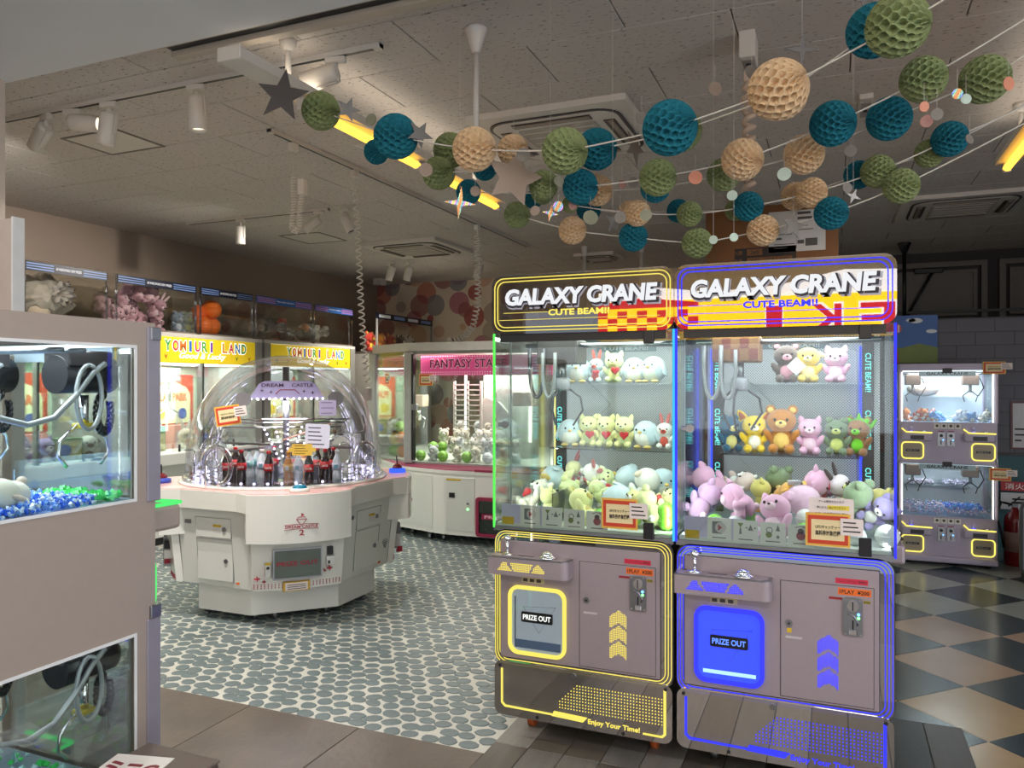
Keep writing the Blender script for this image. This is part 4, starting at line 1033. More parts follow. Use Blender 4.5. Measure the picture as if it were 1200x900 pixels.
    MB().tube([(hx + .10 - .03 * math.cos(t), .22, 1.64 - .20 * math.sin(t) ** .6) for t in [PI * k / 16 for k in range(17)]], .008, 8).build('hose', mat('hose_grey', (116, 120, 122), 0.35), r)
    MB().cyl((.205, .30, 1.60), (.205, .30, 1.52), .02).build('claw_shaft', STEEL(), r)
    MB().lathe([(.034, 0), (.036, .01), (.036, .05), (.02, .06)], 18, (.205, .30, 1.47)).build('claw_head', mat('claw_grey', (120, 122, 128), 0.3), r)
    for k in range(3):
        a = k * 2 * PI / 3 + .4; cx, cy = math.cos(a), math.sin(a)
        MB().tube([(.205 + .03 * cx, .30 + .03 * cy, 1.48), (.205 + .085 * cx, .30 + .085 * cy, 1.44), (.205 + .095 * cx, .30 + .095 * cy, 1.38), (.205 + .05 * cx, .30 + .05 * cy, 1.31)], .005, 6).build('claw_arm', mat('claw_black', (44, 44, 48), 0.3), r)
    # header sign
    hd = MB().prism(rrect(-.004, CW + .004, 1.712, 1.962, .045, 8), -.014, -.004, 'y').build('header_sign', HEADG, r, 'clear half mirrored header sign')
    for k in range(2):
        i = .014 + .014 * k
        led_ring(hd, -.004 + i, CW + .004 - i, 1.712 + i, 1.962 - i, .042 - .008 * k, -.0155, E, th=.0022)
    for zz, a, b_ in ((1.800, .05, .25), (1.77, .03, CW - .05)): MB().box(a, b_, -.0155, -.0145, zz, zz + .002).build('light_line', E, hd)
    wl_ = emit('letter_white', (250, 252, 255), 0.6)
    text('lettering', 'GALAXY CRANE', CW * .5, 1.866, .65, .070, -.0185, wl_, hd, ext=.002, bold=.042, shear=.1)
    text('letter_shadow', 'GALAXY CRANE', CW * .5 + .004, 1.862, .665, .080, -.0152, mat('letter_outline', (26, 22, 40), 0.4), hd, ext=.0012, bold=.06, shear=.1)
    text('letter_glow_outline', 'GALAXY CRANE', CW * .5 + .009, 1.857, .672, .085, -.0135, mat('letter_rim', (176, 176, 190), 0.4), hd, ext=.0006, bold=.07, shear=.1)
    text('lettering', 'CUTE BEAM!!', CW * .5 + .0, 1.798, .262, .026, -.0165, E, hd, ext=.0012, bold=.03)
    # ceiling lamp of the case
    MB().box(.03, CW - .03, -.003, .012, 1.679, 1.716).build('front_rail', BLACK(), r)
    MB().box(.08, CW - .08, .045, .075, 1.704, 1.715).build('case_lamp', emit('case_white', (240, 250, 255), 2.0), r)
    l = area_light('case_light', (CW / 2, .28, 1.713), (0, 0, 0), .6, .45, 4.6, hues['light']); l.parent = r
    for sx, ry, rzz in ((.02, -PI / 2, .7), (CW - .02, PI / 2, -.7)):
        l = area_light('post_light', (sx, .05, 1.25), (0, ry, rzz), .7, .02, 1.0, hues['light']); l.parent = r
    return r
yel = emit('led_yellow', (246, 226, 104), 0.75)
blu = emit('led_blue', (50, 54, 255), 1.1)
grn = emit('led_green', (96, 235, 90), .75); cyn = emit('led_cyan', (70, 190, 235), .75)
XA, XB = -1.352, -0.572
crane(XA, yel, 1, (grn, cyn), 'tall crane machine with yellow light lines and pale yellow toys', {'strip': emit('strip_yellow', (240, 232, 120), 1.2), 'light': (0.93, 1.0, 0.9)})
crane(XB, blu, 1, (blu, blu), 'tall crane machine with blue light lines and pink toys', {'strip': emit('strip_blue', (60, 80, 255), 1.1), 'light': (0.93, 0.96, 1.0)})
notice(atY(726, 602, 3.005), .148, .122, 'orange framed notice low on the left crane glass')
notice(atY(970, 621, 3.005), .150, .120, 'orange framed notice low on the right crane glass, below a white note')
nn = root('paper_note', tuple(atY(974, 600, 3.012)), 'white printed note above the orange notice on the right crane', 'sign')
MB().prism(rrect(-.075, .075, -.05, .05, .008), -.002, .001, 'y').build('paper', mat('slip_white', (226, 214, 210), 0.6), nn)
MB().box(-.012, .06, -.0028, -.002, .008, .024).build('highlight', mat('marker_yellow', (226, 206, 70), 0.6), nn)
for k, t_ in enumerate(('ゲーム機をたたいたり', '押したりしないでください', 'スタッフが見かけた際は', 'お声がけさせていただきます')):
    text('lettering', t_, 0, .038 - .022 * k, .085 + .012 * k, .009, -.0032, mat('ink', (30, 24, 20)), nn, ext=.0003, bold=.01)

# ---- toys in the left crane
G1 = 'toys in the yellow lit crane'
PY, PB, PW, PG = (234, 234, 168), (200, 222, 232), (236, 238, 232), (214, 226, 170)
RED = (206, 84, 72)
def shelf(px, z, Y): 
    p = atY(px, 450, Y); return (p.x, Y, z)
for px, kind, c1, c2, h, hrt, rz, lab in (
        (678, 'chick', PB, PW, .125, 0, .1, 'pale blue bird toy at the window end of the top shelf, left crane'),
        (699, 'rabbit', PB, RED, .115, 1, -.1, 'pale blue rabbit toy with red ears on the top shelf, left crane'),
        (720, 'cat', PG, PY, .14, 1, .05, 'yellow green cat toy amid the top shelf, left crane'),
        (743, 'chick', PB, PW, .12, 1, .2, 'pale blue bird toy holding a heart, top shelf, left crane'),
        (766, 'chick', PB, (214, 226, 210), .125, 0, -.3, 'pale blue bird toy by the corner post, top shelf, left crane')):
    plush(kind, c1, c2, shelf(px, 1.506, 3.55), h * 1.08, lab, G1, rz, heart=bool(hrt))
for px, kind, c1, c2, h, hrt, rz, lab in (
        (668, 'chick', PB, PW, .13, 0, .3, 'round pale blue bird toy first on the middle shelf, left crane'),
        (690, 'cat', PY, PG, .145, 1, .1, 'pale yellow cat toy with heart, first of three on the middle shelf'),
        (710, 'cat', PY, PG, .145, 1, 0, 'pale yellow cat toy with heart, middle of three on the middle shelf'),
        (732, 'cat', PY, PG, .145, 1, -.1, 'pale yellow cat toy with heart, last of three on the middle shelf'),
        (757, 'chick', PB, PW, .13, 0, -.3, 'round pale blue bird toy after the yellow ones, middle shelf, left crane'),
        (779, 'rabbit', PW, RED, .12, 0, 0, 'white rabbit toy with red ears at the middle shelf end, left crane')):
    plush(kind, c1, c2, shelf(px, 1.201, 3.55), h * 1.08, lab, G1, rz, heart=bool(hrt))
for n_, (px, py, Y, kind, c1, c2, h, hrt, lab) in enumerate((
        (627, 582, 3.30, 'bear', (224, 222, 206), PW, .15, 1, 'cream bear toy slumped by the left pane, left crane'),
        (648, 560, 3.50, 'chick', PB, PW, .12, 0, 'pale blue bird toy lying high in the left heap'),
        (668, 556, 3.52, 'rabbit', PY, RED, .13, 1, 'yellow rabbit toy with red ears atop the left heap'),
        (695, 558, 3.50, 'rabbit', PW, RED, .15, 0, 'white rabbit toy stretched along the heap, left crane'),
        (716, 566, 3.45, 'cat', PG, PY, .13, 0, 'green cat toy head down in the left heap'),
        (736, 562, 3.48, 'chick', PB, PW, .13, 0, 'pale blue bird toy turned away, upper left heap'),
        (756, 574, 3.35, 'lamb', PW, (226, 216, 196), .17, 0, 'big white toy with raised paws in the left heap'),
        (777, 566, 3.45, 'chick', PB, PW, .12, 0, 'pale blue bird toy at the heap end by the cyan edge'),
        (644, 590, 3.22, 'cat', PY, PG, .12, 0, 'yellow cat toy flopped beside the cream bear'),
        (664, 584, 3.30, 'bear', PG, PY, .15, 0, 'pale green bear toy leaning back in the left heap'),
        (683, 596, 3.15, 'bear', PY, (206, 190, 110), .16, 0, 'yellow bear toy seen from behind, front of the left heap'),
        (704, 578, 3.28, 'cat', PG, PW, .13, 1, 'pale cat toy holding a heart in mid heap, left crane'),
        (724, 588, 3.20, 'chick', PB, PW, .14, 0, 'pale blue bird toy belly down before the white one'),
        (742, 592, 3.16, 'cat', PY, PW, .11, 1, 'little yellow cat toy with heart right above the notice'),
        (762, 596, 3.14, 'bear', (224, 230, 170), PW, .14, 0, 'pale yellow bear toy peeking beside the notice slip'),
        (779, 590, 3.22, 'cat', PY, PG, .13, 1, 'yellow cat toy with heart near the stacked green balls'))):
    c = atY(px, py, Y); h *= 1.2
    r3 = lying(n_ + 3)
    up = Euler(r3).to_matrix() @ Vector((0, 0, h * .45))
    plush(kind, c1, c2, c - up, h, lab, G1, rot=r3, heart=bool(hrt))
GRN = (112, 190, 50)
for px, py, Y, r_, col, lab in ((626, 603, 3.35, .034, GRN, 'green ball under the cream bear'), (650, 604, 3.3, .036, GRN, 'green ball behind the lilac guard'), (704, 612, 3.12, .036, GRN, 'green ball beside the last instruction card, left crane'),
        (742, 616, 3.14, .036, (150, 190, 90), 'olive ball behind the notice, left crane'), (762, 616, 3.2, .036, (150, 190, 90), 'olive ball between notice and catch, left crane'),
        (781, 600, 3.12, .036, GRN, 'upper of two stacked bright green balls by the corner'), (781, 622, 3.12, .036, GRN, 'lower of two stacked bright green balls by the corner')):
    c = atY(px, py, Y); toy_ball((c.x, c.y, max(c.z, .905 + r_)), r_, col, lab, 'balls in the yellow lit crane')
# ---- toys in the right crane
G2 = 'toys in the blue lit crane'
PK, PK2 = (226, 176, 206), (238, 206, 222)
for px, z, kind, c1, c2, h, rz, ex, lab in (
        (921, 1.506, 'bear', (92, 78, 70), (206, 150, 164), .155, .15, 'tag', 'dark brown bear toy with paper tag on the top shelf'),
        (947, 1.506, 'lamb', (232, 200, 90), (236, 224, 160), .145, .0, None, 'yellow toy sitting between brown and pink toys, top shelf'),
        (980, 1.506, 'cat', PK, PK2, .14, -.1, None, 'round pink cat toy on the top shelf, right crane'),
        (855, 1.201, 'frog', (36, 92, 122), (214, 206, 130), .15, .5, None, 'deep blue toy with yellow belly, first on the middle shelf'),
        (884, 1.201, 'fox', (236, 200, 48), (240, 236, 220), .155, .1, None, 'yellow fox toy with large ears, middle shelf'),
        (916, 1.201, 'bear', (186, 120, 46), (238, 200, 110), .185, .0, None, 'orange brown bear toy in the middle of the shelf'),
        (949, 1.201, 'cat', PK, PK2, .145, .0, None, 'pink cat toy with raised arms, middle shelf'),
        (981, 1.201, 'frog', (112, 132, 104), (196, 206, 120), .145, -.1, None, 'grey green toy next to the green hooded one'),
        (1006, 1.201, 'bear', (150, 106, 70), (110, 200, 40), .145, -.3, None, 'brown bear toy with green hood at the shelf end')):
    h *= 1.12
    t_ = plush(kind, c1, c2, shelf(px, z, 3.52), h, lab, G2, rz, extra=ex)
    if px == 1006:
        g_ = fuzz((110, 200, 40))
        for k in range(5):
            link('hood_spike', unit_cone(g_), t_, loc=[q * h for q in ((k - 2) * .13, .05, .84 - abs(k - 2) * .05)], rot=(0, (k - 2) * .35, 0), scale=[.07 * h, .05 * h, .26 * h])
        link('hood', unit_sphere(g_), t_, loc=(0, .05 * h, .73 * h), scale=(.31 * h, .25 * h, .24 * h))
for n_, (px, py, Y, kind, c1, c2, h, lab) in enumerate((
        (833, 566, 3.42, 'cat', PK, PK2, .15, 'pink toy high in the heap at the blue post'),
        (825, 588, 3.25, 'bear', (216, 176, 214), PK2, .15, 'lilac pink bear toy by the side pane, right crane'),
        (866, 588, 3.22, 'cat', PK, PK2, .16, 'pink cat toy from behind with long tail, right heap'),
        (868, 566, 3.45, 'lamb', (214, 196, 186), PW, .13, 'beige toy with dark tipped ears at the heap top'),
        (893, 582, 3.40, 'cat', (222, 214, 120), (230, 150, 70), .13, 'yellow and orange toy sunk in the right heap'),
        (909, 570, 3.48, 'frog', (120, 142, 108), (180, 190, 130), .16, 'grey green toy lying on its back atop the right heap'),
        (922, 578, 3.38, 'bear', (232, 176, 86), (244, 214, 140), .14, 'orange bear toy in the middle of the right heap'),
        (909, 608, 3.13, 'cat', PK, PK2, .165, 'pink cat toy from behind at the front pane, right crane'),
        (956, 572, 3.40, 'cat', PK, (206, 90, 110), .16, 'pink toy with red paws right of heap middle'),
        (940, 586, 3.30, 'chick', (226, 190, 214), PW, .13, 'pale pink bird toy with paper tag in the right heap'),
        (986, 576, 3.40, 'rabbit', (230, 220, 228), (70, 60, 66), .13, 'white rabbit toy with dark ears in the right heap'),
        (998, 590, 3.25, 'frog', (136, 158, 124), (206, 216, 120), .17, 'large grey green toy behind the white note'),
        (1018, 586, 3.30, 'bear', (214, 206, 130), (232, 170, 80), .14, 'yellowish bear toy near the right pane'),
        (1030, 600, 3.22, 'cat', (150, 140, 190), PW, .13, 'violet grey cat toy in the corner by the blue edge'))):
    c = atY(px, py, Y); h *= 1.2; r3 = lying(n_ + 40); up = Euler(r3).to_matrix() @ Vector((0, 0, h * .45))
    plush(kind, c1, c2, c - up, h, lab, G2, rot=r3, extra='tag' if 'paper tag' in lab else None)
WB = (226, 230, 228)
for px, py, Y, r_, col, lab in ((818, 606, 3.25, .03, WB, 'white ball at the side pane corner, right crane'), (838, 612, 3.15, .034, GRN, 'green ball between pink toys, right crane'), (862, 614, 3.14, .034, WB, 'white ball under the pink cat toy, right crane'),
        (878, 608, 3.2, .03, GRN, 'green ball behind the white one, right crane'), (944, 608, 3.18, .038, WB, 'white ball left of the notice, right crane'), (942, 626, 3.10, .036, GRN, 'green ball left of the notice, right crane'),
        (1004, 636, 3.10, .034, WB, 'pale ball half behind the notice slip, right crane'), (1040, 634, 3.10, .042, WB, 'large white ball by the black catch, right crane')):
    c = atY(px, py, Y); toy_ball((c.x, c.y, max(c.z, .905 + r_)), r_, col, lab, 'balls in the blue lit crane')

# ---- cardboard box on the roof
bx = root('cardboard_box', (-0.243, 3.47, 1.745), 'brown cardboard box with shipping label on the right crane roof', 'box')
kraft = mat('kraft_board', (122, 80, 44), 0.8, var=0.1, scale=6, bump=0.06)
MB().box(-.257, .257, -.17, .17, 0, .478).build('carton', kraft, bx)
o = MB().box(-.257, .257, 0, .12, 0, .005).build('flap', kraft, bx); o.location = (0, -.17, .478); o.rotation_euler = (.25, 0, 0)
o = MB().box(-.257, .257, -.12, 0, 0, .005).build('flap', kraft, bx); o.location = (0, .17, .478); o.rotation_euler = (-.35, 0, 0)
lb = MB().box(0, .215, -.0015, 0, 0, .165).build('shipping_label', mat('label_paper', (196, 190, 182), 0.7, var=0.04), bx, 'white shipping label'); lb.location = (-.005, -.1705, .29)
ink = mat('ink', (30, 24, 20))
for a in ((.11, .16, .148, .158), (.11, .165, .128, .138), (.02, .06, .105, .108), (.11, .15, .100, .103), (.11, .17, .085, .088), (.02, .09, .07, .073), (.02, .05, .05, .058), (.11, .135, .03, .045), (.02, .1, .03, .033), (.02, .07, .015, .018), (.106, .107, .01, .16)):
    MB().box(a[0], a[1], -.0022, -.0015, a[2], a[3]).build('print_line', mat('ink_grey', (70, 66, 60)), lb)
MB().box(.14, .185, -.0022, -.0015, .02, .05).build('print_block', mat('ink_grey', (70, 66, 60)), lb)
hp = MB().box(-.14, .10, -.172, -.1705, .235, .315).build('printed_panel', mat('carton_ink', (44, 34, 28), 0.7), bx, 'dark printed table on the carton')
for k, (t_, cx, cz) in enumerate((('入数', -.125, .297), ('重量', -.125, .262), ('260', -.06, .297), ('22 KG', -.06, .262), ('寸法', -.0, .262), ('11 KG', .055, .262))):
    MB().box(cx - .03, cx + .03, -.1728, -.172, cz - .013, cz + .013).build('table_cell', kraft, hp) if k > 1 else None
    text('lettering', t_, cx, cz, .035, .018, -.1732, ink if k > 1 else kraft, hp, ext=.0003, bold=.01)

# ================================================================== THE DOME MACHINE
def rotk(pts, k):
    c, s = math.cos(k * PI / 2), math.sin(k * PI / 2)
    return [(x * c - y * s, x * s + y * c) for x, y in pts]
def four(pts):
    out = []
    for k in range(4): out += rotk(pts, k)
    return out
def arcpts(hw, r_edge, r_mid, n=8):
    return [(hw * (2 * k / n - 1), -(r_edge + (r_mid - r_edge) * (1 - (2 * k / n - 1) ** 2))) for k in range(n + 1)]
DC = (-3.57, 4.38, 0)
dm = root('dome_machine', DC, 'white octagonal prize machine under a large clear dome', 'prize machine', rz=PI / 4)
wht = mat('dome_white', (226, 226, 220), 0.25, var=0.03, scale=5, coat=0.2)
wht2 = mat('dome_white_panel', (214, 216, 210), 0.3, var=0.03, scale=5)
redink = mat('ink_crimson', (168, 24, 52), 0.4)
def tapered(pts, z0, z1, s0, name, m, parent, smooth=False):
    return MB().loft([[(x * s0, y * s0, z0) for x, y in pts], [(x, y, z1) for x, y in pts]], True, smooth).build(name, m, parent)
MB().prism(four([(-.27, -.57), (.27, -.57)]), .055, .24).build('base', wht, dm)
for k in range(4):
    for x, y in rotk([(-.24, -.5), (.2, -.52)], k):
        f_ = MB().cyl((x, y, 0.0), (x, y, .014), .026).build('levelling_foot', STEEL(), dm); MB().cyl((x, y, .01), (x, y, .06), .009).build('foot_stem', STEEL(), f_)
for x, y in rotk([(-.12, -.5)], 0) + rotk([(.1, -.5)], 3): MB().cyl((x - .012, y, .03), (x + .012, y, .03), .03).build('caster', STEEL(), dm)
body = tapered(four([(-.285, -.70), (.285, -.70)]), .235, .73, .94, 'body', wht2, dm)
outl = four([(-.36, -.68)] + arcpts(.31, .80, .885) + [(.36, -.68)])
MB().prism(outl, .725, .838, smooth=False).build('counter_rim', wht, dm)
MB().prism([(x * .985, y * .985) for x, y in outl], .838, .843).build('counter_top', mat('pink_counter', (222, 176, 172), 0.3, var=0.15, scale=8), dm, 'pinkish worn counter top')
MB().lathe([(.70, .843), (.70, .858), (.64, .862), (.64, .852)], 56).build('dome_seat', wht, dm)
MB().lathe([(.64, .853), (.1, .853), (.1, .856)], 40).build('turntable', mat('turntable', (120, 118, 140), 0.25), dm)
for k in range(4):
    rt3 = Matrix.Rotation(k * PI / 2, 4, 'Z')
    st = MB().prism(arcpts(.312, .803, .8885, 16) + [(.312, -.6), (-.312, -.6)], .548, .8375).xf(rt3).build('station_drum', wht, dm)
    lo = [(-.285, -.69)] + arcpts(.28, .735, .775) + [(.285, -.69)]
    tp = MB().loft([[(x * .955, y * .955, .238) for x, y in lo], [(x, y, .55) for x, y in lo]], True, False).xf(rt3).build('station_front', wht, dm)
    if k == 0 or k == 1 or k == 3:
        yb = -.772
        # prize window
        o = MB().ring([(-.155, .312), (.135, .312), (.135, .495), (-.155, .495)], [(-.147, .32), (.127, .32), (.127, .487), (-.147, .487)], yb - .012, yb + .05, 'y').xf(rt3).build('prize_window_frame', STEEL(), dm)
        MB().box(-.147, .127, yb + .002, yb + .04, .32, .487).xf(rt3).build('chute', mat('chute_pale', (196, 202, 196), 0.4), o)
        MB().box(-.147, .127, yb - .006, yb - .003, .32, .487).xf(rt3).build('window_flap', glass('smoke_glass', (215, 220, 216), .03, .6), o)
        me = text_mesh('lettering', 'PRIZE OUT', .245, .028, redink, ext=.0006, bold=.012, org=(-.01, yb - .0085, .405)); me.transform(rt3); link('lettering', me, o)
        # marks
        for a, b_, s in ((.185, .355, .016), (.155, .342, .009), (-.245, .325, .019), (-.205, .305, .011)):
            MB().prism([(a + x, b_ + z) for x, z in starpts(4, s, s * .28)], yb - .004, yb + .03, 'y').xf(rt3).build('star_mark', redink, dm)
        MB().box(.17, .205, yb - .004, yb + .04, .44, .49, .002, 1).xf(rt3).build('display_window', BLACK(), dm)
        o = MB().box(.165, .215, yb - .004, yb + .05, .378, .432).xf(rt3).build('instruction_sticker', mat('sticker_pale', (206, 206, 202), 0.5), dm)
        MB().box(.172, .186, yb - .005, yb, .385, .405).xf(rt3).build('print_block', mat('ink', (30, 24, 20)), o)
        o = MB().box(-.2, -.168, yb - .002, yb + .05, .335, .42).xf(rt3).build('caution_sticker', mat('sticker_pale', (206, 206, 202), 0.5), dm)
        MB().box(-.2, -.168, yb - .003, yb, .405, .42).xf(rt3).build('yellow_band', mat('sticker_yellow', (206, 170, 30), 0.5), o); MB().prism(ngon(-.184, .388, .01, 10), yb - .003, yb, 'y').xf(rt3).build('print_block', mat('ink', (30, 24, 20)), o)
        dd = MB()
        for i in range(26):
            for j in range(3):
                xx = -.26 + i * .0205; zz = .255 + j * .011
                if -.09 < xx < .06: continue
                yy = -(.735 + .04 * (1 - (xx / .28) ** 2)) * (.955 + (zz - .238) * .144) - .0008
                dd.box(xx - .003, xx + .003, yy - .001, yy + .004, zz - .003, zz + .003)
        dd.xf(rt3).build('dot_band', redink, dm)
        if k == 0:
            o = MB().box(-.095, .065, yb + .008, yb + .03, .232, .29, .002, 1).xf(rt3).build('info_plate', mat('plate_gold', (196, 156, 54), 0.5), dm)
            MB().box(-.082, .052, yb + .0065, yb + .009, .238, .284).xf(rt3).build('plate_paper', mat('slip_white', (226, 214, 210), 0.6), o)
            for q in range(3): MB().box(-.07, .04, yb + .0055, yb + .0068, .245 + .012 * q, .249 + .012 * q).xf(rt3).build('print_line', mat('ink', (30, 24, 20)), o)
        # crest on the drum
        yb2 = -.8895
        lg = MB().tube([(-.035 + .02, yb2, .672), (-.03, yb2, .69), (-.018, yb2, .704), (.018, yb2, .704), (.03, yb2, .69), (.0, yb2, .652), (-.03, yb2, .69)], .0022, 5).xf(rt3).build('crest', redink, dm, 'crimson diamond crest')
        MB().tube([(-.03, yb2, .69), (.03, yb2, .69)], .0018, 5).xf(rt3).build('crest_line', redink, lg); MB().prism([(-.002, .706), (-.002, .728), (.016, .718)], yb2 - .001, yb2 + .001, 'y').xf(rt3).build('flag', redink, lg)
        for q in (.660, .632): MB().tube([(-.1, yb2 + .006, q - .002), (-.03, yb2 + .001, q + .002), (.03, yb2 + .001, q + .002), (.1, yb2 + .006, q - .002)], .0016, 5).xf(rt3).build('crest_line', redink, lg)
        for t_, cx, cz, ww, hh in (('DREAM CASTLE', 0, .647, .19, .018), ('2', 0, .612, .03, .034)):
            me = text_mesh('lettering', t_, ww, hh, redink, ext=.0006, bold=.015, org=(cx, yb2 - .0005, cz)); me.transform(rt3); link('lettering', me, lg)
    # controls on the counter
    if k == 0:
        o = MB().lathe([(.062, .843), (.058, .862), (.05, .866)], 24, (.0, -.79, 0)).build('button_base', wht, dm); MB().sph((0, -.79, .864), (.044, .044, .026), 18, 10, 0.0).build('push_button', mat('teal_button', (20, 120, 150), 0.15, coat=0.6), o, 'teal domed push button')
    else:
        o = MB().lathe([(.06, .843), (.06, .868), (.04, .875)], 24, (.0, -.80, 0)).xf(rt3).build('stick_base', emit('blue_base', (60, 96, 255), 0.9) if k == 1 else mat('blue_off', (60, 80, 180), 0.3), dm, 'glowing blue stick base')
        MB().sph((0, -.80, .88), (.036, .036, .028), 16, 10).xf(rt3).build('red_dome', mat('deep_red', (110, 20, 26), 0.2), o)
        MB().cyl((0, -.80, .9), (.03, -.80, .965), .005).xf(rt3).build('stick', BLACK(), o)
# service doors on the diagonal faces
for k in (0, 3):
    rt3 = Matrix.Rotation(PI / 4 + (0 if k == 0 else -PI / 2), 4, 'Z')
    ap = (.285 + .70) / math.sqrt(2)
    def fy(z): return -(ap * (.94 + .06 * (z - .235) / .495)) - .002
    def outline(x0, x1, z0, z1, nm, m, parent=None):
        ya, yb_ = fy(z0), fy(z1)
        rr = []
        q = MB().tube([(x0, ya, z0), (x1, ya, z0), (x1, yb_, z1), (x0, yb_, z1)], .0016, 4, True); return q.xf(rt3).build(nm, m, parent or dm)
    gl = mat('door_gap_grey', (132, 132, 128), 0.5)
    def plate(x0, x1, z0, z1, nm, m, th=.003, parent=None):
        y0 = fy((z0 + z1) / 2); return MB().box(x0, x1, y0 - th, y0 + .004, z0, z1).xf(rt3).build(nm, m, parent or dm)
    if k == 3:
        pass
    d1 = plate(-.14, .14, .545, .665, 'upper_door', wht2, .002); outline(-.142, .142, .543, .667, 'door_gap', gl, d1)
    d2 = plate(-.14, .14, .275, .53, 'lower_door', wht2, .002); outline(-.142, .142, .273, .532, 'door_gap', gl, d2)
    for zz, dd_ in ((.60, d1), (.40, d2)):
        y0 = fy(zz); MB().cyl((.09, y0 - .01, zz), (.09, y0, zz), .014).xf(rt3).build('door_lock', STEEL(), dd_)
    o = plate(.0, .065, .575, .625, 'warning_label', mat('sticker_pale', (206, 206, 202), 0.5), .003, d1); plate(.0, .065, .612, .625, 'yellow_band', mat('sticker_yellow', (206, 170, 30), 0.5), .004, o)
    plate(-.23, -.18, .62, .645, 'vent_slot', STEEL()); plate(.16, .18, .26, .272, 'orange_sticker', mat('sticker_orange', (236, 112, 38), 0.5))
    if k == 0:
        sp = MB()
        for i in range(9):
            for j in range(9):
                if (i - 4) ** 2 + (j - 4) ** 2 < 18:
                    sp.box(.2 + i * .008 - .002, .2 + i * .008 + .002, fy(.36) - .003, fy(.36) + .004, .36 + j * .011 - .0025, .36 + j * .011 + .0025)
        sp.xf(rt3).build('speaker_holes', mat('hole_grey', (110, 112, 112), 0.5), dm)
# the dome
prof = [(.655, .858), (.66, .90), (.655, .98)] + [(.655 * math.cos(t) ** .92 + .0, .98 + .72 * math.sin(t)) for t in [PI / 2 * k / 16 for k in range(1, 16)]] + [(.012, 1.70)]
dome = MB().loft([[(r_ * math.cos(2 * PI * i / 64), r_ * math.sin(2 * PI * i / 64), z) for i in range(64)] for r_, z in prof], False, True).build('dome', glass('dome_acrylic', (247, 246, 248), 0.012, 0.5, 0.03), dm, 'clear acrylic dome')
MB().lathe([(.66, .858), (.675, .862), (.675, .878), (.66, .882)], 64).build('dome_rim', ACRYL(), dm)
for k in range(4):
    a = PI / 4 + k * PI / 2; R3 = Matrix.Rotation(a, 4, 'Z')
    pts = [(.115 * math.cos(t), -.66, .985 + .12 * math.sin(t)) for t in [2 * PI * q / 28 for q in range(28)]]
    o = MB().tube(pts, .016, 10, True).xf(R3).build('porthole_ring', glass('thick_acrylic', (234, 236, 240), .05, .8, .03), dm, 'thick clear porthole ring')
    # arched acrylic wing beside each porthole
    pts = [(.16, -.70 + 0.0, .86), (.16, -.70, .99)] + [(.16 + .05 - .05 * math.cos(t), -.70, .99 + .05 * math.sin(t)) for t in [PI * q / 8 for q in range(9)]] + [(.26, -.70, .86)]
    MB().tube([(p[0] - .21 + .0, p[1] - .0, p[2]) for p in pts], .006, 6).xf(R3).build('acrylic_arch', glass('thick_acrylic', (234, 236, 240), .05, .8, .03), dm)
    # framed inner door at each station
    R4 = Matrix.Rotation(k * PI / 2, 4, 'Z')
    MB().tube([(-.14, -.60, .86), (-.14, -.60, 1.035), (.14, -.60, 1.035), (.14, -.60, .86)], .006, 6).xf(R4).build('inner_door_frame', glass('thick_acrylic', (234, 236, 240), .05, .8, .03), dm)
    MB().box(-.14, .14, -.602, -.598, .86, 1.03).xf(R4).build('inner_door', ACRYL(), dm)
    MB().box(-.005, .005, -.56, -.06, 1.06, 1.075).xf(R3).build('spoke', STEEL(), dm)
mb = MB()
for k in range(44):
    a = 2 * PI * k / 44; mb.sph((.60 * math.cos(a), .60 * math.sin(a), .872), .009, 6, 4)
mb.build('led_ring', emit('led_cool', (226, 220, 255), 3.0), dm, 'ring of cool white lights')
MB().cyl((0, 0, .856), (0, 0, 1.62), .022).build('centre_column', STEEL(), dm)
MB().lathe([(.14, .86), (.12, .90), (.03, .93)], 24).build('column_foot', mat('foot_dark', (60, 58, 76), 0.3), dm)
for k, a in enumerate((-2.2, -1.9, -1.57, -1.2, -0.9)):
    mb = MB()
    for q in range(7):
        t = q / 6; mb.sph((math.cos(a) * .1 + math.cos(a) * .16 * t, -.12, 1.02 + .20 * t - abs(a + 1.57) * .05), .008, 6, 4)
    mb.build('led_fan', emit('led_cool', (226, 220, 255), 3.0), dm)
# lit sign board in the dome
MB().prism([(-.25, 1.40), (.25, 1.40), (.19, 1.50), (.15, 1.52), (-.15, 1.52), (-.19, 1.50)], -.105, -.095, 'y').build('sign_board', mat('lilac_board', (190, 184, 222), 0.4, em=0.12, emc=(190, 180, 240)), dm, 'lilac lit sign board')
for t_, cx in (('DREAM', -.10), ('CASTLE', .10)): text('lettering', t_, cx, 1.492, .145, .024, -.107, mat('ink_plum', (88, 30, 70), 0.4), dm, ext=.0006, bold=.02)
MB().tube([(-.08, -.107, 1.43), (-.05, -.107, 1.46), (.05, -.107, 1.46), (.08, -.107, 1.43)], .003, 5).build('crest_line', redink, dm)
for a, b_ in ((-.17, 1.455), (-.11, 1.445), (.11, 1.45), (.17, 1.44)): MB().prism([(a + x, b_ + z) for x, z in starpts(4, .014, .004)], -.108, -.105, 'y').build('star_mark', mat('ink_plum', (88, 30, 70), 0.4), dm)
mb = MB()
for q in range(13): mb.sph((-.24 + .04 * q, -.108, 1.398), .0085, 6, 4)
mb.build('led_row', emit('led_cool', (226, 220, 255), 3.0), dm)
for yy, zz in ((-.1, 1.26), (.05, 1.23), (.2, 1.19)): MB().cyl((-.42, yy, zz), (.42, yy, zz - .01), .006).build('wire_arm', CHROME(), dm)
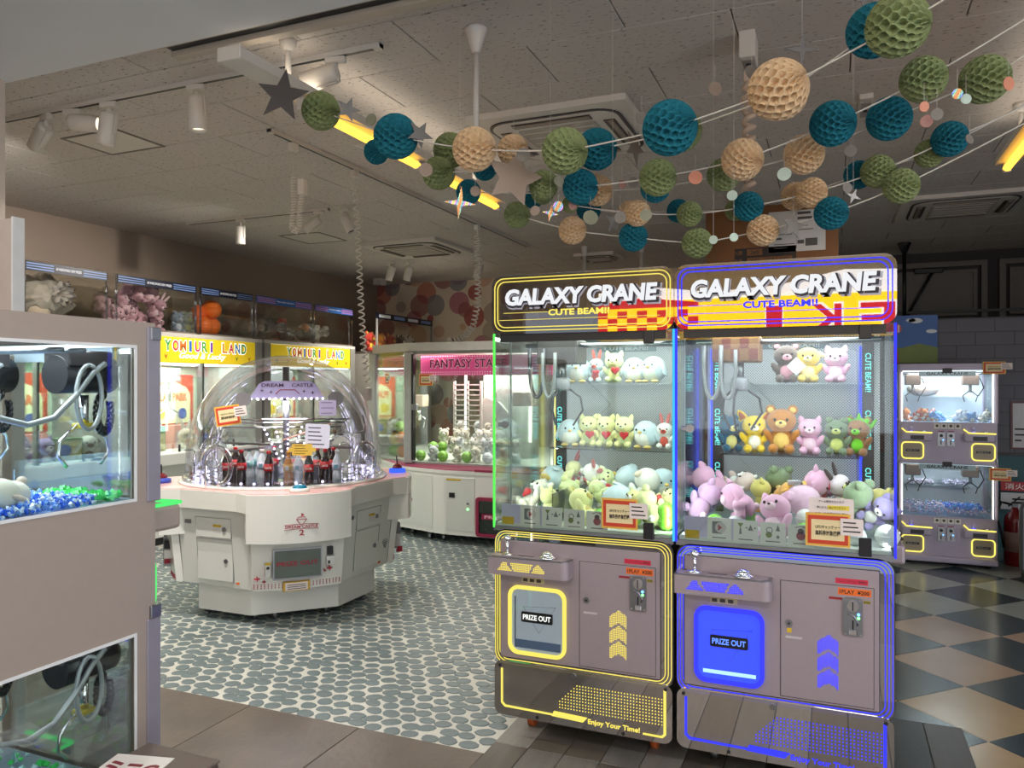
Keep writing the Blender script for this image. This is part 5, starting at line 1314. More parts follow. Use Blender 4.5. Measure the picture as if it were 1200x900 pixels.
for x in (-.3, .3): MB().cyl((x, -.3, 1.4), (x, -.25, 1.4), .05).build('motor_drum', mat('drum_grey', (150, 148, 152), 0.3), dm)
MB().cyl((.30, -.1, 1.22), (-.05, -.25, 1.12), .005).build('pointer_stick', mat('stick_pink', (226, 170, 150), 0.4), dm)
MB().tube([(.52, -.1, 1.28), (.54, -.1, 1.2), (.52, -.12, 1.05)], .004, 6).build('cable', BLACK(), dm)
l = area_light('dome_light', (0, -.05, 1.38), (0, 0, 0), .4, .3, 5, (.92, .9, 1.0)); l.parent = dm
# cards on the dome
def on_dome(px, py, d): return atD(px, py, d)
notice(atD(267, 487, 4.83), .15, .125, 'orange framed notice tilted on the dome', rz=0.55, tilt=-.15)
def sheet(px, py, d, w_, h_, c, lab, rz, lines, col=(90, 90, 110), tilt=0.0, name='paper_sheet'):
    r = root(name, tuple(atD(px, py, d)), lab, 'sign', None, rz); r.rotation_euler = (0, tilt, rz)
    MB().prism(rrect(-w_ / 2, w_ / 2, -h_ / 2, h_ / 2, min(w_, h_) * .08), -.001, .001, 'y').build('paper', plain(c, 0.6), r)
    for k in range(lines):
        q = random.Random(k + int(px)); z = h_ * (.34 - .68 * k / max(1, lines - 1))
        MB().box(-w_ * .38, w_ * q.uniform(.1, .38), -.0018, -.001, z - h_ * .025, z + h_ * .025).build('print_line', plain(col, 0.6), r)
    return r
sheet(372, 511, 4.78, .155, .15, (206, 206, 226), 'white price sheet taped inside the dome', .35, 5, tilt=.04)
sheet(384, 478, 4.95, .11, .10, (170, 160, 196), 'lilac card above the price sheet in the dome', .4, 3)
o = sheet(354, 527, 4.72, .125, .07, (214, 176, 70), 'yellow tag with rounded ends at the dome front', .4, 4, (100, 70, 20))
for s in (-1, 1): MB().prism(ngon(s * .072, 0, .014, 12), -.001, .001, 'y').build('tag_ear', plain((214, 176, 70), .6), o)
# bottles
def bottle(px, d, kind, lab, z=.857):
    p = atD(px, 0, d); r = root('bottle', (p.x, p.y, z), lab, 'bottle', 'drinks bottles in the dome')
    liq, lbl, cap = {'cola': ((30, 14, 12), (196, 24, 34), (196, 24, 34)), 'water': ((206, 220, 226), (150, 200, 190), (36, 140, 80)), 'juice': ((206, 130, 40), (226, 170, 50), (226, 150, 30)), 'milk': ((226, 228, 236), (206, 210, 226), (232, 232, 236)), 'clear': ((206, 220, 230), (200, 206, 226), (226, 228, 232))}[kind]
    m = mat('drink_' + kind, liq, 0.08, var=0.05, coat=0.8)
    MB().lathe([(.028, 0), (.031, .006), (.030, .06), (.028, .075), (.031, .09), (.031, .125), (.026, .15), (.014, .178), (.012, .19), (.012, .196)], 16).build('bottle_body', m, r)
    MB().lathe([(.0316, .085), (.0316, .132)], 16).build('wrap_label', mat('wrap_' + kind, lbl, 0.35, var=0.15, scale=40), r)
    MB().lathe([(.0145, .194), (.0145, .212), (.012, .215)], 14).build('cap', mat('cap_' + kind, cap, 0.35), r)
    if kind == 'cola':
        a = YAW
        me = text_mesh('lettering', 'Coca-Cola', .040, .017, mat('label_white', (240, 236, 230), 0.5), ext=.0006, bold=.02, shear=.3, org=(0, -.0322, .108)); me.transform(Matrix.Rotation(a + .15, 4, 'Z')); link('lettering', me, r)
    else:
        MB().box(-.012, .012, -.0335, -.030, .095, .122, .001, 1).xf(Matrix.Rotation(YAW, 4, 'Z')).build('label_print', plain((240, 238, 232) if kind == 'juice' else (96, 150, 170), .5), r)
for a in ((266, 5.0, 'cola', 'cola bottle standing alone before the ring porthole'), (283, 5.0, 'cola', 'second cola bottle of the front row'), (315, 4.93, 'cola', 'cola bottle in the middle of the dome front'),
          (338, 4.90, 'juice', 'orange juice bottle with yellow cap in the dome'), (349.5, 4.92, 'milk', 'white bottle between juice and cola'), (362, 4.90, 'cola', 'cola bottle beside the white bottle'),
          (381, 5.08, 'cola', 'cola bottle behind the clear door frame edge'), (395, 5.0, 'clear', 'clear water bottle nearest the big porthole'),
          (276, 5.22, 'cola', 'cola bottle half behind the second front one'), (292, 5.12, 'water', 'water bottle with green cap in the dome'), (301, 5.2, 'water', 'rear water bottle with green cap'),
          (321, 5.3, 'cola', 'cola bottle behind the middle one'), (344, 5.25, 'cola', 'cola bottle behind juice and white bottles'), (357, 5.3, 'juice', 'rear juice bottle with orange cap'),
          (372, 5.2, 'cola', 'cola bottle in the second row by the door frame'), (386, 5.32, 'cola', 'cola bottle in the rear row'), (391, 5.2, 'cola', 'cola bottle just left of the clear water bottle'), (307, 5.05, 'clear', 'clear bottle left of the middle cola bottle')):
    bottle(*a)

# ================================================================== THE PINK BANNER MACHINE
fm = root('stage_machine', (-3.0, 7.4, 0), 'white many sided crane machine with pink stage banner', 'claw machine')
def L(pts): return [(x + 3.0, y - 7.4) for x, y in pts]
lowp = L([(-3.42, 6.42), (-3.47, 6.40), (-4.0, 6.58), (-4.75, 7.35), (-4.75, 8.7), (-1.3, 8.7), (-1.3, 7.3), (-1.95, 6.5), (-2.05, 6.40)])[1:]
lowp = L([(-3.47, 6.42), (-3.98, 6.58), (-4.75, 7.35), (-4.75, 8.7), (-1.3, 8.7), (-1.3, 7.3), (-1.95, 6.5), (-2.1, 6.40), (-3.38, 6.40)])
MB().prism(lowp, .09, .66).build('cabinet', wht, fm)
MB().prism([(x * 1.008, y * 1.008) for x, y in lowp], .66, .69).build('ledge', wht, fm)
MB().prism([(x * .99, y * .99) for x, y in lowp], .69, .70).build('ledge_top', mat('pink_trim', (150, 52, 88), 0.4), fm, 'wine red ledge trim')
for x, y in L([(-3.6, 6.55), (-3.45, 6.55), (-4.1, 6.85), (-2.3, 6.55), (-3.9, 6.75)]):
    o = MB().cyl((x - .015, y, .035), (x + .015, y, .035), .035).build('caster', STEEL(), fm); MB().box(x - .025, x + .025, y - .02, y + .02, .065, .09).build('caster_fork', STEEL(), o)
# doors on front
yF = 6.40 - 7.4
dgap = mat('door_gap_grey', (132, 132, 128), 0.5)
o = MB().box(-.36, -.06, yF - .004, yF + .01, .13, .63, .003, 1).build('service_door', wht2, fm)
MB().box(-.355, -.20, yF - .007, yF, .60, .615).build('yellow_sticker', mat('sticker_yellow', (206, 170, 30), 0.5), o); MB().box(-.325, -.265, yF - .008, yF, .44, .485).build('display', BLACK(), o)
MB().cyl((-.13, yF - .012, .39), (-.13, yF, .39), .012).build('door_lock', STEEL(), o); MB().cyl((-.13, yF - .012, .34), (-.13, yF, .34), .009).build('green_light', emit('led_green_dot', (110, 240, 120), 3), o)
wine = mat('wine_frame', (146, 36, 72), 0.35)
pw2 = MB().ring(rrect(-.04, .52, .10, .46, .03), rrect(-.01, .49, .13, .43, .02), yF - .03, yF + .02, 'y').build('prize_window_frame', wine, fm, 'wine red prize window frame')
MB().box(-.01, .49, yF - .001, yF + .01, .13, .43).build('chute', mat('chute_dark', (92, 98, 94), 0.4), pw2); MB().box(-.01, .49, yF - .02, yF - .016, .13, .43).build('window_flap', glass('smoke_glass', (215, 220, 216), .03, .6), pw2)
o = MB().box(.02, .46, yF - .026, yF - .02, .26, .31).build('prize_strip', wine, pw2)
text('lettering', 'PRIZE OUT', .24, .285, .38, .028, yF - .0265, mat('letter_pink', (240, 190, 210), 0.4), o, ext=.0008, bold=.02)
MB().box(-.06, .12, yF - .012, yF, .69, .71).build('red_label', wine, fm)
MB().box(.42, .62, yF - .003, yF + .01, .50, .56).build('caution_sticker', mat('sticker_pale', (206, 206, 202), 0.5), fm)
# side panel joint on the chamfer
a0 = Vector((-3.47 + 3.0, 6.42 - 7.4, 0)); a1 = Vector((-3.98 + 3.0, 6.58 - 7.4, 0))
def chamf(t0, t1, z0, z1, nm, m, th=.004):
    d_ = (a1 - a0); n_ = Vector((d_.y, -d_.x, 0)).normalized(); n_ = n_ if n_.y < 0 else -n_
    p = [a0 + d_ * t0, a0 + d_ * t1]; q = [x + n_ * th for x in p]
    MB().prism([(p[0].x, p[0].y), (p[1].x, p[1].y), (q[1].x, q[1].y), (q[0].x, q[0].y)], z0, z1).build(nm, m, fm)
chamf(.1, .92, .13, .63, 'side_door', wht2)
# glazed upper part
up = L([(-3.95, 6.74), (-4.62, 7.12), (-4.98, 8.9), (-1.2, 8.9), (-1.2, 7.5), (-1.75, 6.74)])
MB().prism([(x * 1.01, y * 1.01) for x, y in up], 1.83, 1.915).build('top_beam', mat('beam_grey', (206, 206, 200), 0.35), fm)
MB().prism([(x * .99, y * .99) for x, y in up], 1.80, 1.83).build('roof', mat('roof_pale', (190, 190, 186), 0.5), fm)
MB().prism([(x * .985, y * .985) for x, y in up], .70, .72).build('play_floor', mat('play_floor', (206, 212, 204), 0.4), fm)
pst = mat('post_silver', (176, 178, 178), 0.35, 0.4)
for i, (x, y) in enumerate(up):
    MB().box(x - .05, x + .05, y - .04, y + .04, .70, 1.83, .012, 1).build('post', pst, fm)
for i in range(6):
    a, b_ = Vector(up[i] + (0,)), Vector(up[(i + 1) % 6] + (0,)); d_ = (b_ - a).normalized(); n_ = Vector((-d_.y, d_.x, 0)) * .004
    a = a + d_ * .05; b_ = b_ - d_ * .05
    MB().prism([(a.x - n_.x, a.y - n_.y), (b_.x - n_.x, b_.y - n_.y), (b_.x + n_.x, b_.y + n_.y), (a.x + n_.x, a.y + n_.y)], .71, 1.83).build('pane', CLEAR(), fm)
MB().box(-.90, -.88, 6.69 - 7.4, 6.74 - 7.4, .74, 1.80).build('door_seal', BLACK(), fm); MB().box(-.90, -.84, 6.68 - 7.4, 6.72 - 7.4, 1.24, 1.30, .004, 1).build('door_lock', STEEL(), fm)
MB().box(-.86, -.5, 7.3 - 7.4, 7.32 - 7.4, .72, 1.78).build('interior_wall', mat('inner_pale', (206, 206, 198), 0.5), fm) if False else None
# banner
def banner(p0, p1, z0, z1, t_, wfrac, off, nm, bow=0.05):
    p0 = Vector(p0); p1 = Vector(p1); d_ = p1 - p0; n_ = Vector((d_.y, -d_.x, 0)).normalized(); n_ = n_ if n_.y < 0 else -n_
    N = 14; front = []; back = []
    for k in range(N + 1):
        t = k / N; c = p0 + d_ * t + n_ * bow * math.sin(PI * t); front.append((c.x, c.y)); back.append((c.x - n_.x * .012, c.y - n_.y * .012))
    ban = MB().prism(front + back[::-1], z0, z1).build(nm, mat('banner_pink_lit', (214, 74, 130), 0.4, var=0.05, em=0.35), fm, 'pink stage banner')  # glow put into the banner colour in place of interior light
    for zz in (z0 + .012, z0 + .034, z1 - .012):
        mb = MB()
        for k in range(int(d_.length / .028)):
            t = (k + .5) * .028 / d_.length; c = p0 + d_ * t + n_ * (bow * math.sin(PI * t) + .001); mb.sph(c + Vector((0, 0, zz)), .0055, 5, 4)
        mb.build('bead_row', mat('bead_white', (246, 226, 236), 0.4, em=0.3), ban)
    def put(nm2, m, hh, bold, e, dz):
        me = text_mesh(nm2, t_, d_.length * wfrac, hh, m, ext=.002, bold=bold, rt=(1, 0, 0), up=(0, 0, 1), org=(0, 0, 0))
        for v in me.vertices:
            t = off + v.co.x / d_.length; c = p0 + d_ * t + n_ * (bow * math.sin(PI * max(0, min(1, t))) + e - v.co.y); v.co = Vector((c.x, c.y, (z0 + z1) / 2 + dz + v.co.z))
        link(nm2, me, ban)
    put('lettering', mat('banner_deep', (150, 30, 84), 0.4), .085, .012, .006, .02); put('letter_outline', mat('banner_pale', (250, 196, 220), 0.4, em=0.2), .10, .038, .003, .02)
banner((-3.88 + 3, 6.84 - 7.4, 0), (-1.9 + 3, 6.84 - 7.4, 0), 1.585, 1.785, 'FANTASY STAGE', .43, .275, 'banner')
banner((-4.56 + 3, 7.20 - 7.4, 0), (-4.02 + 3, 6.89 - 7.4, 0), 1.585, 1.785, 'STAGE', .62, .5, 'banner', .015)
MB().box(-.93 + .0, 1.2, 8.8 - 7.4, 8.82 - 7.4, .72, 1.80).build('back_wall', mat('inner_pale', (206, 206, 198), 0.5), fm) if False else None
MB().cyl((-.2, 7.6 - 7.4, .72), (-.2, 7.6 - 7.4, 1.80), .30, n=24).build('mirror_core', mat('core_pale', (196, 198, 192), 0.2, 0.3), fm)
for x in (-.62, .12, .42): MB().cyl((x, 7.05 - 7.4 + .3, .9), (x, 7.05 - 7.4 + .3, 1.78), .014).build('lamp_strip', emit('strip_white', (255, 246, 224), 3.5), fm)
lad = MB()
for x in (-.60, -.30): lad.box(x - .012, x + .012, -.36, -.34, 1.05, 1.53)
for q in range(9): lad.box(-.60, -.30, -.36, -.34, 1.07 + .052 * q, 1.082 + .052 * q)
lad.box(-.46, -.44, -.36, -.34, 1.05, 1.53); lad.build('ladder_tower', wht, fm, 'white ladder tower')
MB().prism([(-.32, .95), (.05, .95), (.04, 1.1), (-.02, 1.22), (-.12, 1.32), (-.24, 1.36), (-.32, 1.35)], -.33, -.28, 'y').build('castle_panel', wht, fm)
cb = MB().box(.06, .26, -.36, -.22, 1.28, 1.42, .01, 2).build('claw_carriage', mat('carriage_beige', (186, 178, 160), 0.4), fm); MB().tube([(.05, -.3, 1.42), (.03, -.3, 1.36), (.05, -.3, 1.28)], .01, 6).build('hose', STEEL(), cb)
cb = MB().box(-1.32, -1.16, -.02, .12, 1.25, 1.38, .01, 2).build('claw_carriage', mat('carriage_beige', (186, 178, 160), 0.4), fm); MB().cyl((-1.24, .05, 1.25), (-1.24, .05, 1.1), .02).build('claw_shaft', CHROME(), cb)
for s in (-1, 1): MB().tube([(-1.24, .05, 1.16), (-1.24 + s * .07, .05, 1.12), (-1.24 + s * .05, .05, 1.02)], .008, 6).build('claw_arm', CHROME(), cb)
l = area_light('stage_light', (0, -.1, 1.79), (0, 0, 0), 2.2, 1.0, 50, (1, .96, .86)); l.parent = fm
notice(atY(499, 445, 6.70), .15, .115, 'orange framed notice on the pink banner machine front')
notice(atD(454, 444, 7.75), .10, .115, 'narrow orange framed notice on the slanting side of the pink banner machine', rz=-.6)
G3 = 'toys in the pink banner machine'
random.seed(21)
k = 0
for rowi, (y, z, n, x0, x1) in enumerate(((6.86, .79, 9, -3.86, -2.86), (6.95, .87, 9, -3.8, -2.9), (7.04, .95, 7, -3.7, -2.95), (7.1, 1.03, 4, -3.52, -3.05))):
    for i in range(n):
        x = x0 + (x1 - x0) * i / max(1, n - 1) + random.uniform(-.03, .03)
        tone = random.choice(((230, 230, 224), (214, 220, 226), (226, 222, 206)))
        row_n = ['front', 'second', 'third', 'top'][rowi]
        if rowi == 0 and i % 2 == 0 or (rowi == 1 and i in (0, 1)):
            toy_ball((x, y - .02, .72 + .056 if rowi == 0 else .86), .054, (128, 186, 60) if i < 5 else (206, 216, 226), '%s ball, %s from the left in the %s row of the banner machine' % ('green' if i < 5 else 'pale', ORD[i], row_n), 'balls in the pink banner machine'); continue
        plush('bear', tone, (240, 240, 236), (x, y, z - .07), .17, 'white bear toy, %s from the left in the %s row of the banner machine heap' % (ORD[i], row_n), G3, rz=random.uniform(-.8, .8))
for i, (x, y, z, c1) in enumerate(((-4.42, 7.2, .72, (120, 180, 60)), (-4.26, 7.12, .72, (226, 130, 50)), (-4.46, 7.28, .84, (230, 200, 70)), (-4.32, 7.2, .86, (220, 130, 60)), (-4.18, 7.1, .84, (110, 150, 170)), (-4.38, 7.26, .97, (150, 200, 80)))):
    toy_ball((x, y, z + .06), .065, c1, '%s ball in the small heap behind the blue stick' % ['lowest green', 'low orange', 'yellow', 'upper orange', 'grey blue', 'topmost green'][i], 'bright balls beside the dome')

# ================================================================== ROW OF YELLOW SIGNED MACHINES ON THE LEFT
XFR = -5.75
signc = mat('sign_yellow', (226, 196, 36), 0.4, var=0.06, em=0.12, emc=(250, 214, 40))
LETC = [(40, 150, 70), (214, 60, 60), (226, 120, 40), (40, 100, 190), (200, 50, 110), (70, 160, 60), (120, 70, 170), (226, 140, 30), (206, 50, 50), (60, 130, 200)]
greypost = mat('post_grey', (150, 148, 144), 0.35, 0.3)
mint = mat('mint_wall', (196, 212, 190), 0.5)
def land_machine(y0, y1, lab):
    """open fronted crane cabinet against the left wall; local x along +y of the room, facing +x"""
    W = y1 - y0
    r = root('sign_machine', (XFR, y0, 0), lab, 'claw machine', 'yellow signed machines')
    X1 = -(-XFR - 6.60)
    dpt = XFR - (-6.60)
    MB().box(-dpt, 0, 0, W, .08, .80).build('cabinet', wht, r)
    MB().box(-dpt, -.05, .02, W - .02, .0, .08).build('plinth', BLACK(), r)
    MB().box(-.3, .10, 0, W, .74, .86, .015, 2).build('console', wht2, r)
    MB().box(-dpt, 0, 0, W, 1.95, 1.985).build('roof', mat('roof_edge', (190, 186, 178), 0.4), r)
    for yy in (0, W - .1): MB().box(-dpt, .0, yy, yy + .1, .80, 1.95).build('side_post', greypost, r)
    MB().box(-dpt, -dpt + .02, .1, W - .1, .86, 1.95).build('back_board', mint, r)
    # mint bricks on the back board
    bk = MB().box(0, .012, -.095, .095, -.045, .045, .003, 1).mesh('brick', mat('mint_brick', (146, 178, 152), 0.5, var=0.1))
    for q in range(9):
        for z_ in range(3):
            yy = .22 + .21 * q + (.1 if z_ % 2 else 0)
            if yy < W - .22: link('brick', bk, r, loc=(-dpt + .02, yy, 1.66 - .105 * z_))
    # poster on the back
    for q, yc in enumerate((W * .30, W * .72)):
        p = MB().prism(rrect(yc - .30, yc + .30, 1.06, 1.60, .02), -dpt + .03, -dpt + .045, 'x').build('poster', mat('poster_red', (196, 74, 40), 0.5, var=0.2, scale=30), r, 'red curtained poster')
        MB().prism([(yc - .25, 1.08), (yc + .25, 1.08), (yc + .25, 1.38), (yc + .2, 1.46), (yc + .1, 1.5), (yc, 1.53), (yc - .1, 1.5), (yc - .2, 1.46), (yc - .25, 1.38)], -dpt + .045, -dpt + .05, 'x').build('poster_field', mat('poster_cream', (226, 226, 176), 0.5), p)
        text('lettering', 'PLAY PARK', yc, 1.36, .42, .09, -dpt + .052, mat('poster_letter', (206, 92, 40), 0.5), p, '+x', ext=.001, bold=.04)
        for s, c in ((-.16, (210, 190, 60)), (.14, (70, 90, 160)), (.0, (206, 206, 206))): MB().prism(ngon(yc + s, 1.18, .06, 16), -dpt + .05, -dpt + .053, 'x').build('poster_spot', plain(c), p)
    # header sign
    hs = MB().box(-.03, 0, .11, W - .11, 1.70, 1.945, .004, 1).build('header_sign', signc, r, 'yellow backlit header sign')
    tt = 'YOMIURI LAND'; cw = (W - .6) / len(tt)
    ic = 0
    for i, ch in enumerate(tt):
        if ch == ' ': continue
        yc = .36 + cw * (i + .5)
        for (bo, e, m, hh) in ((.06, .0012, mat('sign_letter_rim', (250, 250, 240), 0.5, em=0.5), .118), (.03, .003, plain(LETC[ic % 10], .5), .10)):
            text('lettering', ch, yc, 1.865, cw * (.92 if bo > .05 else .78) * (.42 if ch == 'I' else 1.12 if ch == 'M' else 1), hh, e, m, hs, '+x', ext=.0012, bold=bo)
        ic += 1
    text('lettering', 'Good & Lucky', W * .5, 1.765, W * .36, .075, .0022, mat('sign_letter_rim', (250, 250, 240), 0.5, em=0.5), hs, '+x', ext=.001, bold=.02, shear=.35)
    for q in range(8):
        if abs(q - 3.5) < 1.8: continue
        yc = .2 + (W - .4) * q / 7
        MB().prism([(yc - .02, 1.785), (yc, 1.735), (yc + .02, 1.785), (yc, 1.765)], .0, .002, 'x').build('tulip_mark', plain((176, 96, 40) if q % 2 else (96, 130, 50)), hs)
    MB().box(-.12, -.03, .1, W - .1, 1.685, 1.70).build('lamp_strip', emit('strip_cool', (235, 250, 240), 3.0), r)
    MB().box(.0, .006, .1, W - .1, .86, 1.70).build('front_pane', CLEAR(), r)
    for yy in (W * .5,): MB().box(-.05, .0, yy - .012, yy + .012, .86, 1.70).build('pane_post', greypost, r)
    # claw and chute
    cb = MB().box(-.55, -.35, W * .5 - .12, W * .5 + .06, 1.52, 1.66, .01, 2).build('claw_carriage', mat('carriage_grey', (150, 152, 152), 0.4), r)
    MB().cyl((-.45, W * .5, 1.52), (-.45, W * .5, 1.25), .02).build('claw_shaft', CHROME(), cb)
    for s in (-1, 1): MB().tube([(-.45, W * .5, 1.27), (-.45, W * .5 + s * .12, 1.2), (-.45, W * .5 + s * .1, 1.08)], .009, 6).build('claw_arm', CHROME(), cb)
    for q in (.3, .72):
        MB().cyl((.04, W * q, .86), (.04, W * q, .93), .01).build('joystick', BLACK(), r); MB().lathe([(.04, .86), (.036, .875), (.02, .88)], 14, (.04, W * q + .12, 0)).build('push_button', plain((30, 30, 34), .3), r)
    MB().box(.0, .006, W * .35, W * .65, .2, .5).build('prize_window', mat('chute_dark', (92, 98, 94), 0.4), r)
    l = area_light('sign_machine_light', (-.42, W / 2, 1.69), (0, 0, 0), .5, W * .8, 32, (.96, 1, .92)); l.parent = r
    return r
YB0 = [3.28, 4.97, 6.70]
YB1 = [4.93, 6.66, 8.42]
land_machine(YB0[0], YB1[0], 'yellow signed crane cabinet seen through the near machine windows')
land_machine(YB0[1], YB1[1], 'yellow signed crane cabinet left of the dome')
land_machine(YB0[2], YB1[2], 'yellow signed crane cabinet behind the dome')
G4 = 'prizes in the yellow signed machines'
random.seed(31)
for mi, (ya, yb) in enumerate(zip(YB0, YB1)):
    mn = ['the near window view cabinet', 'the cabinet left of the dome', 'the cabinet behind the dome'][mi]
    W = yb - ya
    for q in range(7):
        y = ya + .22 + (W - .44) * q / 6; x = XFR - random.choice((.22, .4, .6)); 
        c1, c2, nm = random.choice((((120, 66, 50), (230, 224, 214), 'brown'), ((150, 120, 180), (226, 216, 236), 'violet'), ((214, 196, 170), (240, 230, 216), 'beige'), ((230, 226, 220), (120, 70, 60), 'white'), ((96, 140, 170), (226, 232, 236), 'blue')))
        st_ = MB()
        z0 = .805 + (.12 if x < XFR - .3 else 0)
        if q in (1, 5):
            bx2 = root('prize_box', (x, y, .805), 'boxed prize, %s from the near end of %s' % (ORD[q], mn), 'box', 'boxed prizes in the yellow signed machines', random.uniform(1.2, 1.9))
            MB().box(-.11, .11, -.06, .06, 0, .24).build('carton', plain((96, 130, 76)), bx2); MB().box(-.1, .1, -.0615, -.06, .02, .22).build('picture', mat('box_print', (190, 176, 120), 0.4, var=0.6, scale=18), bx2); MB().prism(ngon(-.03, .14, .05, 14), -.063, -.0615, 'y').build('picture_spot', plain((80, 110, 190)), bx2)
        else:
            plush(random.choice(('bear', 'rabbit', 'lamb', 'cat')), c1, c2, (x, y, .805 if q % 2 else .805), .27, '%s toy, %s from the near end of %s' % (nm, ORD[q], mn), G4, rz=PI / 2 + random.uniform(-.5, .5))
    for q in range(3):
        y = ya + .4 + .4 * q
        bx2 = root('prize_box', (XFR - .68, y, .805), 'rear boxed prize, %s along %s' % (ORD[q], mn), 'box', 'boxed prizes in the yellow signed machines', PI / 2)
        c = [(216, 176, 120), (150, 190, 190), (206, 130, 120)][q]
        MB().box(-.14, .14, -.08, .08, 0, .26).build('carton', plain(c), bx2); MB().box(-.12, .12, -.0815, -.08, .03, .2).build('picture', mat('box_print_b', (170, 150, 160), 0.4, var=0.6, scale=18), bx2)
# clear display cases on the roofs
bandb = mat('band_navy', (22, 26, 44), 0.4); bandl = mat('band_stripe', (120, 150, 206), 0.4); bandb2 = mat('band_blue', (40, 96, 170), 0.4)
def yof(px): return atX(px, 450, XFR).y
def case(pxa, pxb, lab, bm, tt):
    ya, yb = yof(pxa), yof(pxb); W = yb - ya; H = .47
    r = root('display_case', (XFR, ya, 1.987), lab, 'display case', 'clear display cases')
    g = glass('case_acrylic', (252, 252, 250), 0.004, .22)
    MB().box(-.72, -.0, .012, W - .012, .0, .012).build('case_floor', mat('case_floor', (120, 108, 98), 0.5), r)
    MB().box(-.006, .0, .012, W - .012, .012, H).build('front_pane', g, r); MB().box(-.72, -.714, .012, W - .012, .012, H).build('back_pane', g, r)
    for yy in (.008, W - .014): MB().box(-.714, -.006, yy, yy + .006, .012, H).build('side_pane', g, r)
    for yy in (.008, W - .02):
        MB().box(-.012, .002, yy, yy + .012, .0, H).build('edge_strip', glass('thick_acrylic', (234, 236, 240), .05, .8, .03), r)
    b_ = MB().box(.0, .005, .02, W - .02, H - .075, H).build('header_band', bm, r)
    for q in range(3):
        for s0, s1 in ((.03, .33), (.68, .97)): MB().box(.005, .0065, W * s0, W * s1, H - .062 + .02 * q, H - .054 + .02 * q).build('band_stripe', bandl if bm is bandb else mat('band_pink', (206, 130, 180), 0.4), b_)
    text('lettering', tt, W * .505, H - .037, W * .30, .022, .006, mat('band_letter', (226, 230, 240), 0.5), b_, '+x', ext=.0006, bold=.02)
    MB().box(-.72, .005, .01, W - .01, H, H + .006).build('lid', g, r)
    return r
case(27, 127, 'clear display case with a knotted bag of cream toys', bandb, 'All WAKUWAKU NEW PRIZES')
case(135, 231, 'clear display case full of mauve pink toys', bandb, 'All WAKUWAKU NEW PRIZES')
case(234, 297, 'clear display case with orange balls', bandb, 'All WAKUWAKU NEW PRIZES')
case(299, 366, 'clear display case with bagged beige toys under a blue band', bandb2, 'New prize collection')
case(368, 414, 'clear display case with teal bagged toys under a blue band', bandb2, 'New prize collection')
# contents of the cases
def bag(c, R_, col, lab, seed, knot=(0.35, 0, .1)):
    """clear plastic bag gathered at a knot, toys inside"""
    r = root('plastic_bag', (c[0], c[1], c[2]), lab, 'bag', 'bagged toys in the display cases')
    rnd = random.Random(seed); mb = MB(); rings = []
    n = 28
    for k in range(13):
        t = PI * (k + .02) / 12.04; ring = []
        for i in range(n):
            a = 2 * PI * i / n
            w_ = 1 + .08 * math.sin(7 * a + seed) + .06 * math.sin(11 * a - t) + rnd.uniform(-.03, .03)
            rr = R_ * math.sin(t) * w_
            ring.append((R_ * .95 * -math.cos(t) * (1 if t < 2.6 else 1.1), rr * math.cos(a), max(0.0, R_ * .82 + rr * .82 * math.sin(a))))
        rings.append(ring)
    mb.loft(rings, True, False)
    mb.xf(Matrix.Rotation(-.3, 4, 'Z'))
    mb.build('film', glass('bag_film', (226, 222, 216), .10, 1.2, .12, (226, 220, 210), .42), r)
    mb = MB().loft([[(rq * (1 + (.25 * math.cos(9 * 2 * PI * i / 36) if rq > .03 else 0)) * math.cos(2 * PI * i / 36), rq * (1 + (.25 * math.cos(9 * 2 * PI * i / 36) if rq > .03 else 0)) * math.sin(2 * PI * i / 36), zq) for i in range(36)] for rq, zq in ((.012, 0), (.014, .02), (R_ * .25, .06), (R_ * .36, .12), (R_ * .30, .15))], False, True); mb.xf(Matrix.Translation((R_ * .95, -R_ * .2, R_ * .9)) @ Matrix.Rotation(PI / 2, 4, 'Y')); mb.build('knot_frill', glass('bag_film', (226, 222, 216)), r)
    for q in range(9):
        a = rnd.uniform(0, 6.28); e = rnd.uniform(.1, .62) * R_
        link('bagged_toy', unit_sphere(fuzz(col)), r, loc=(rnd.uniform(-.55, .6) * R_, e * math.cos(a), R_ * .78 + e * .7 * math.sin(a)), scale=(R_ * rnd.uniform(.28, .4),) * 3)
    return r
zf = 2.0
bag((XFR - .30, yof(76), zf), .25, (206, 190, 170), 'knotted clear bag of cream toys in the first case', 4)
G5 = 'toys in the display cases'
for i, (px, dx, dz, c1, k_) in enumerate(((38, .2, .0, (214, 200, 190), 'bear'), (44, .3, .16, (200, 180, 176), 'cat'), (50, .5, .0, (190, 170, 160), 'bear'))):
    plush(k_, c1, (230, 220, 214), (XFR - dx, yof(px), zf + dz), .18, 'pale toy, %s left of the knotted bag' % ORD[i], G5, rz=PI / 2)
n_ = 0
random.seed(77)
for px, lev in ((142, 0), (152, 0), (163, 0), (174, 0), (186, 0), (197, 0), (208, 0), (147, 1), (158, 1), (170, 1), (181, 1), (192, 1), (204, 1), (165, 2), (177, 2), (188, 2)):
    plush(random.choice(('cat', 'rabbit', 'bear')), random.choice(((190, 146, 160), (176, 136, 150), (200, 160, 172))), (206, 176, 186), (XFR - random.uniform(.16, .3), yof(px), zf + .13 * lev), .21,
          'mauve pink toy, %s from the near end in the %s layer' % (ORD[{0: (142, 152, 163, 174, 186, 197, 208), 1: (147, 158, 170, 181, 192, 204), 2: (165, 177, 188)}[lev].index(px)], ['bottom', 'middle', 'top'][lev]), G5, rot=(random.uniform(-.5, .5), random.uniform(-.5, .5), PI / 2 + random.uniform(-.6, .6)))
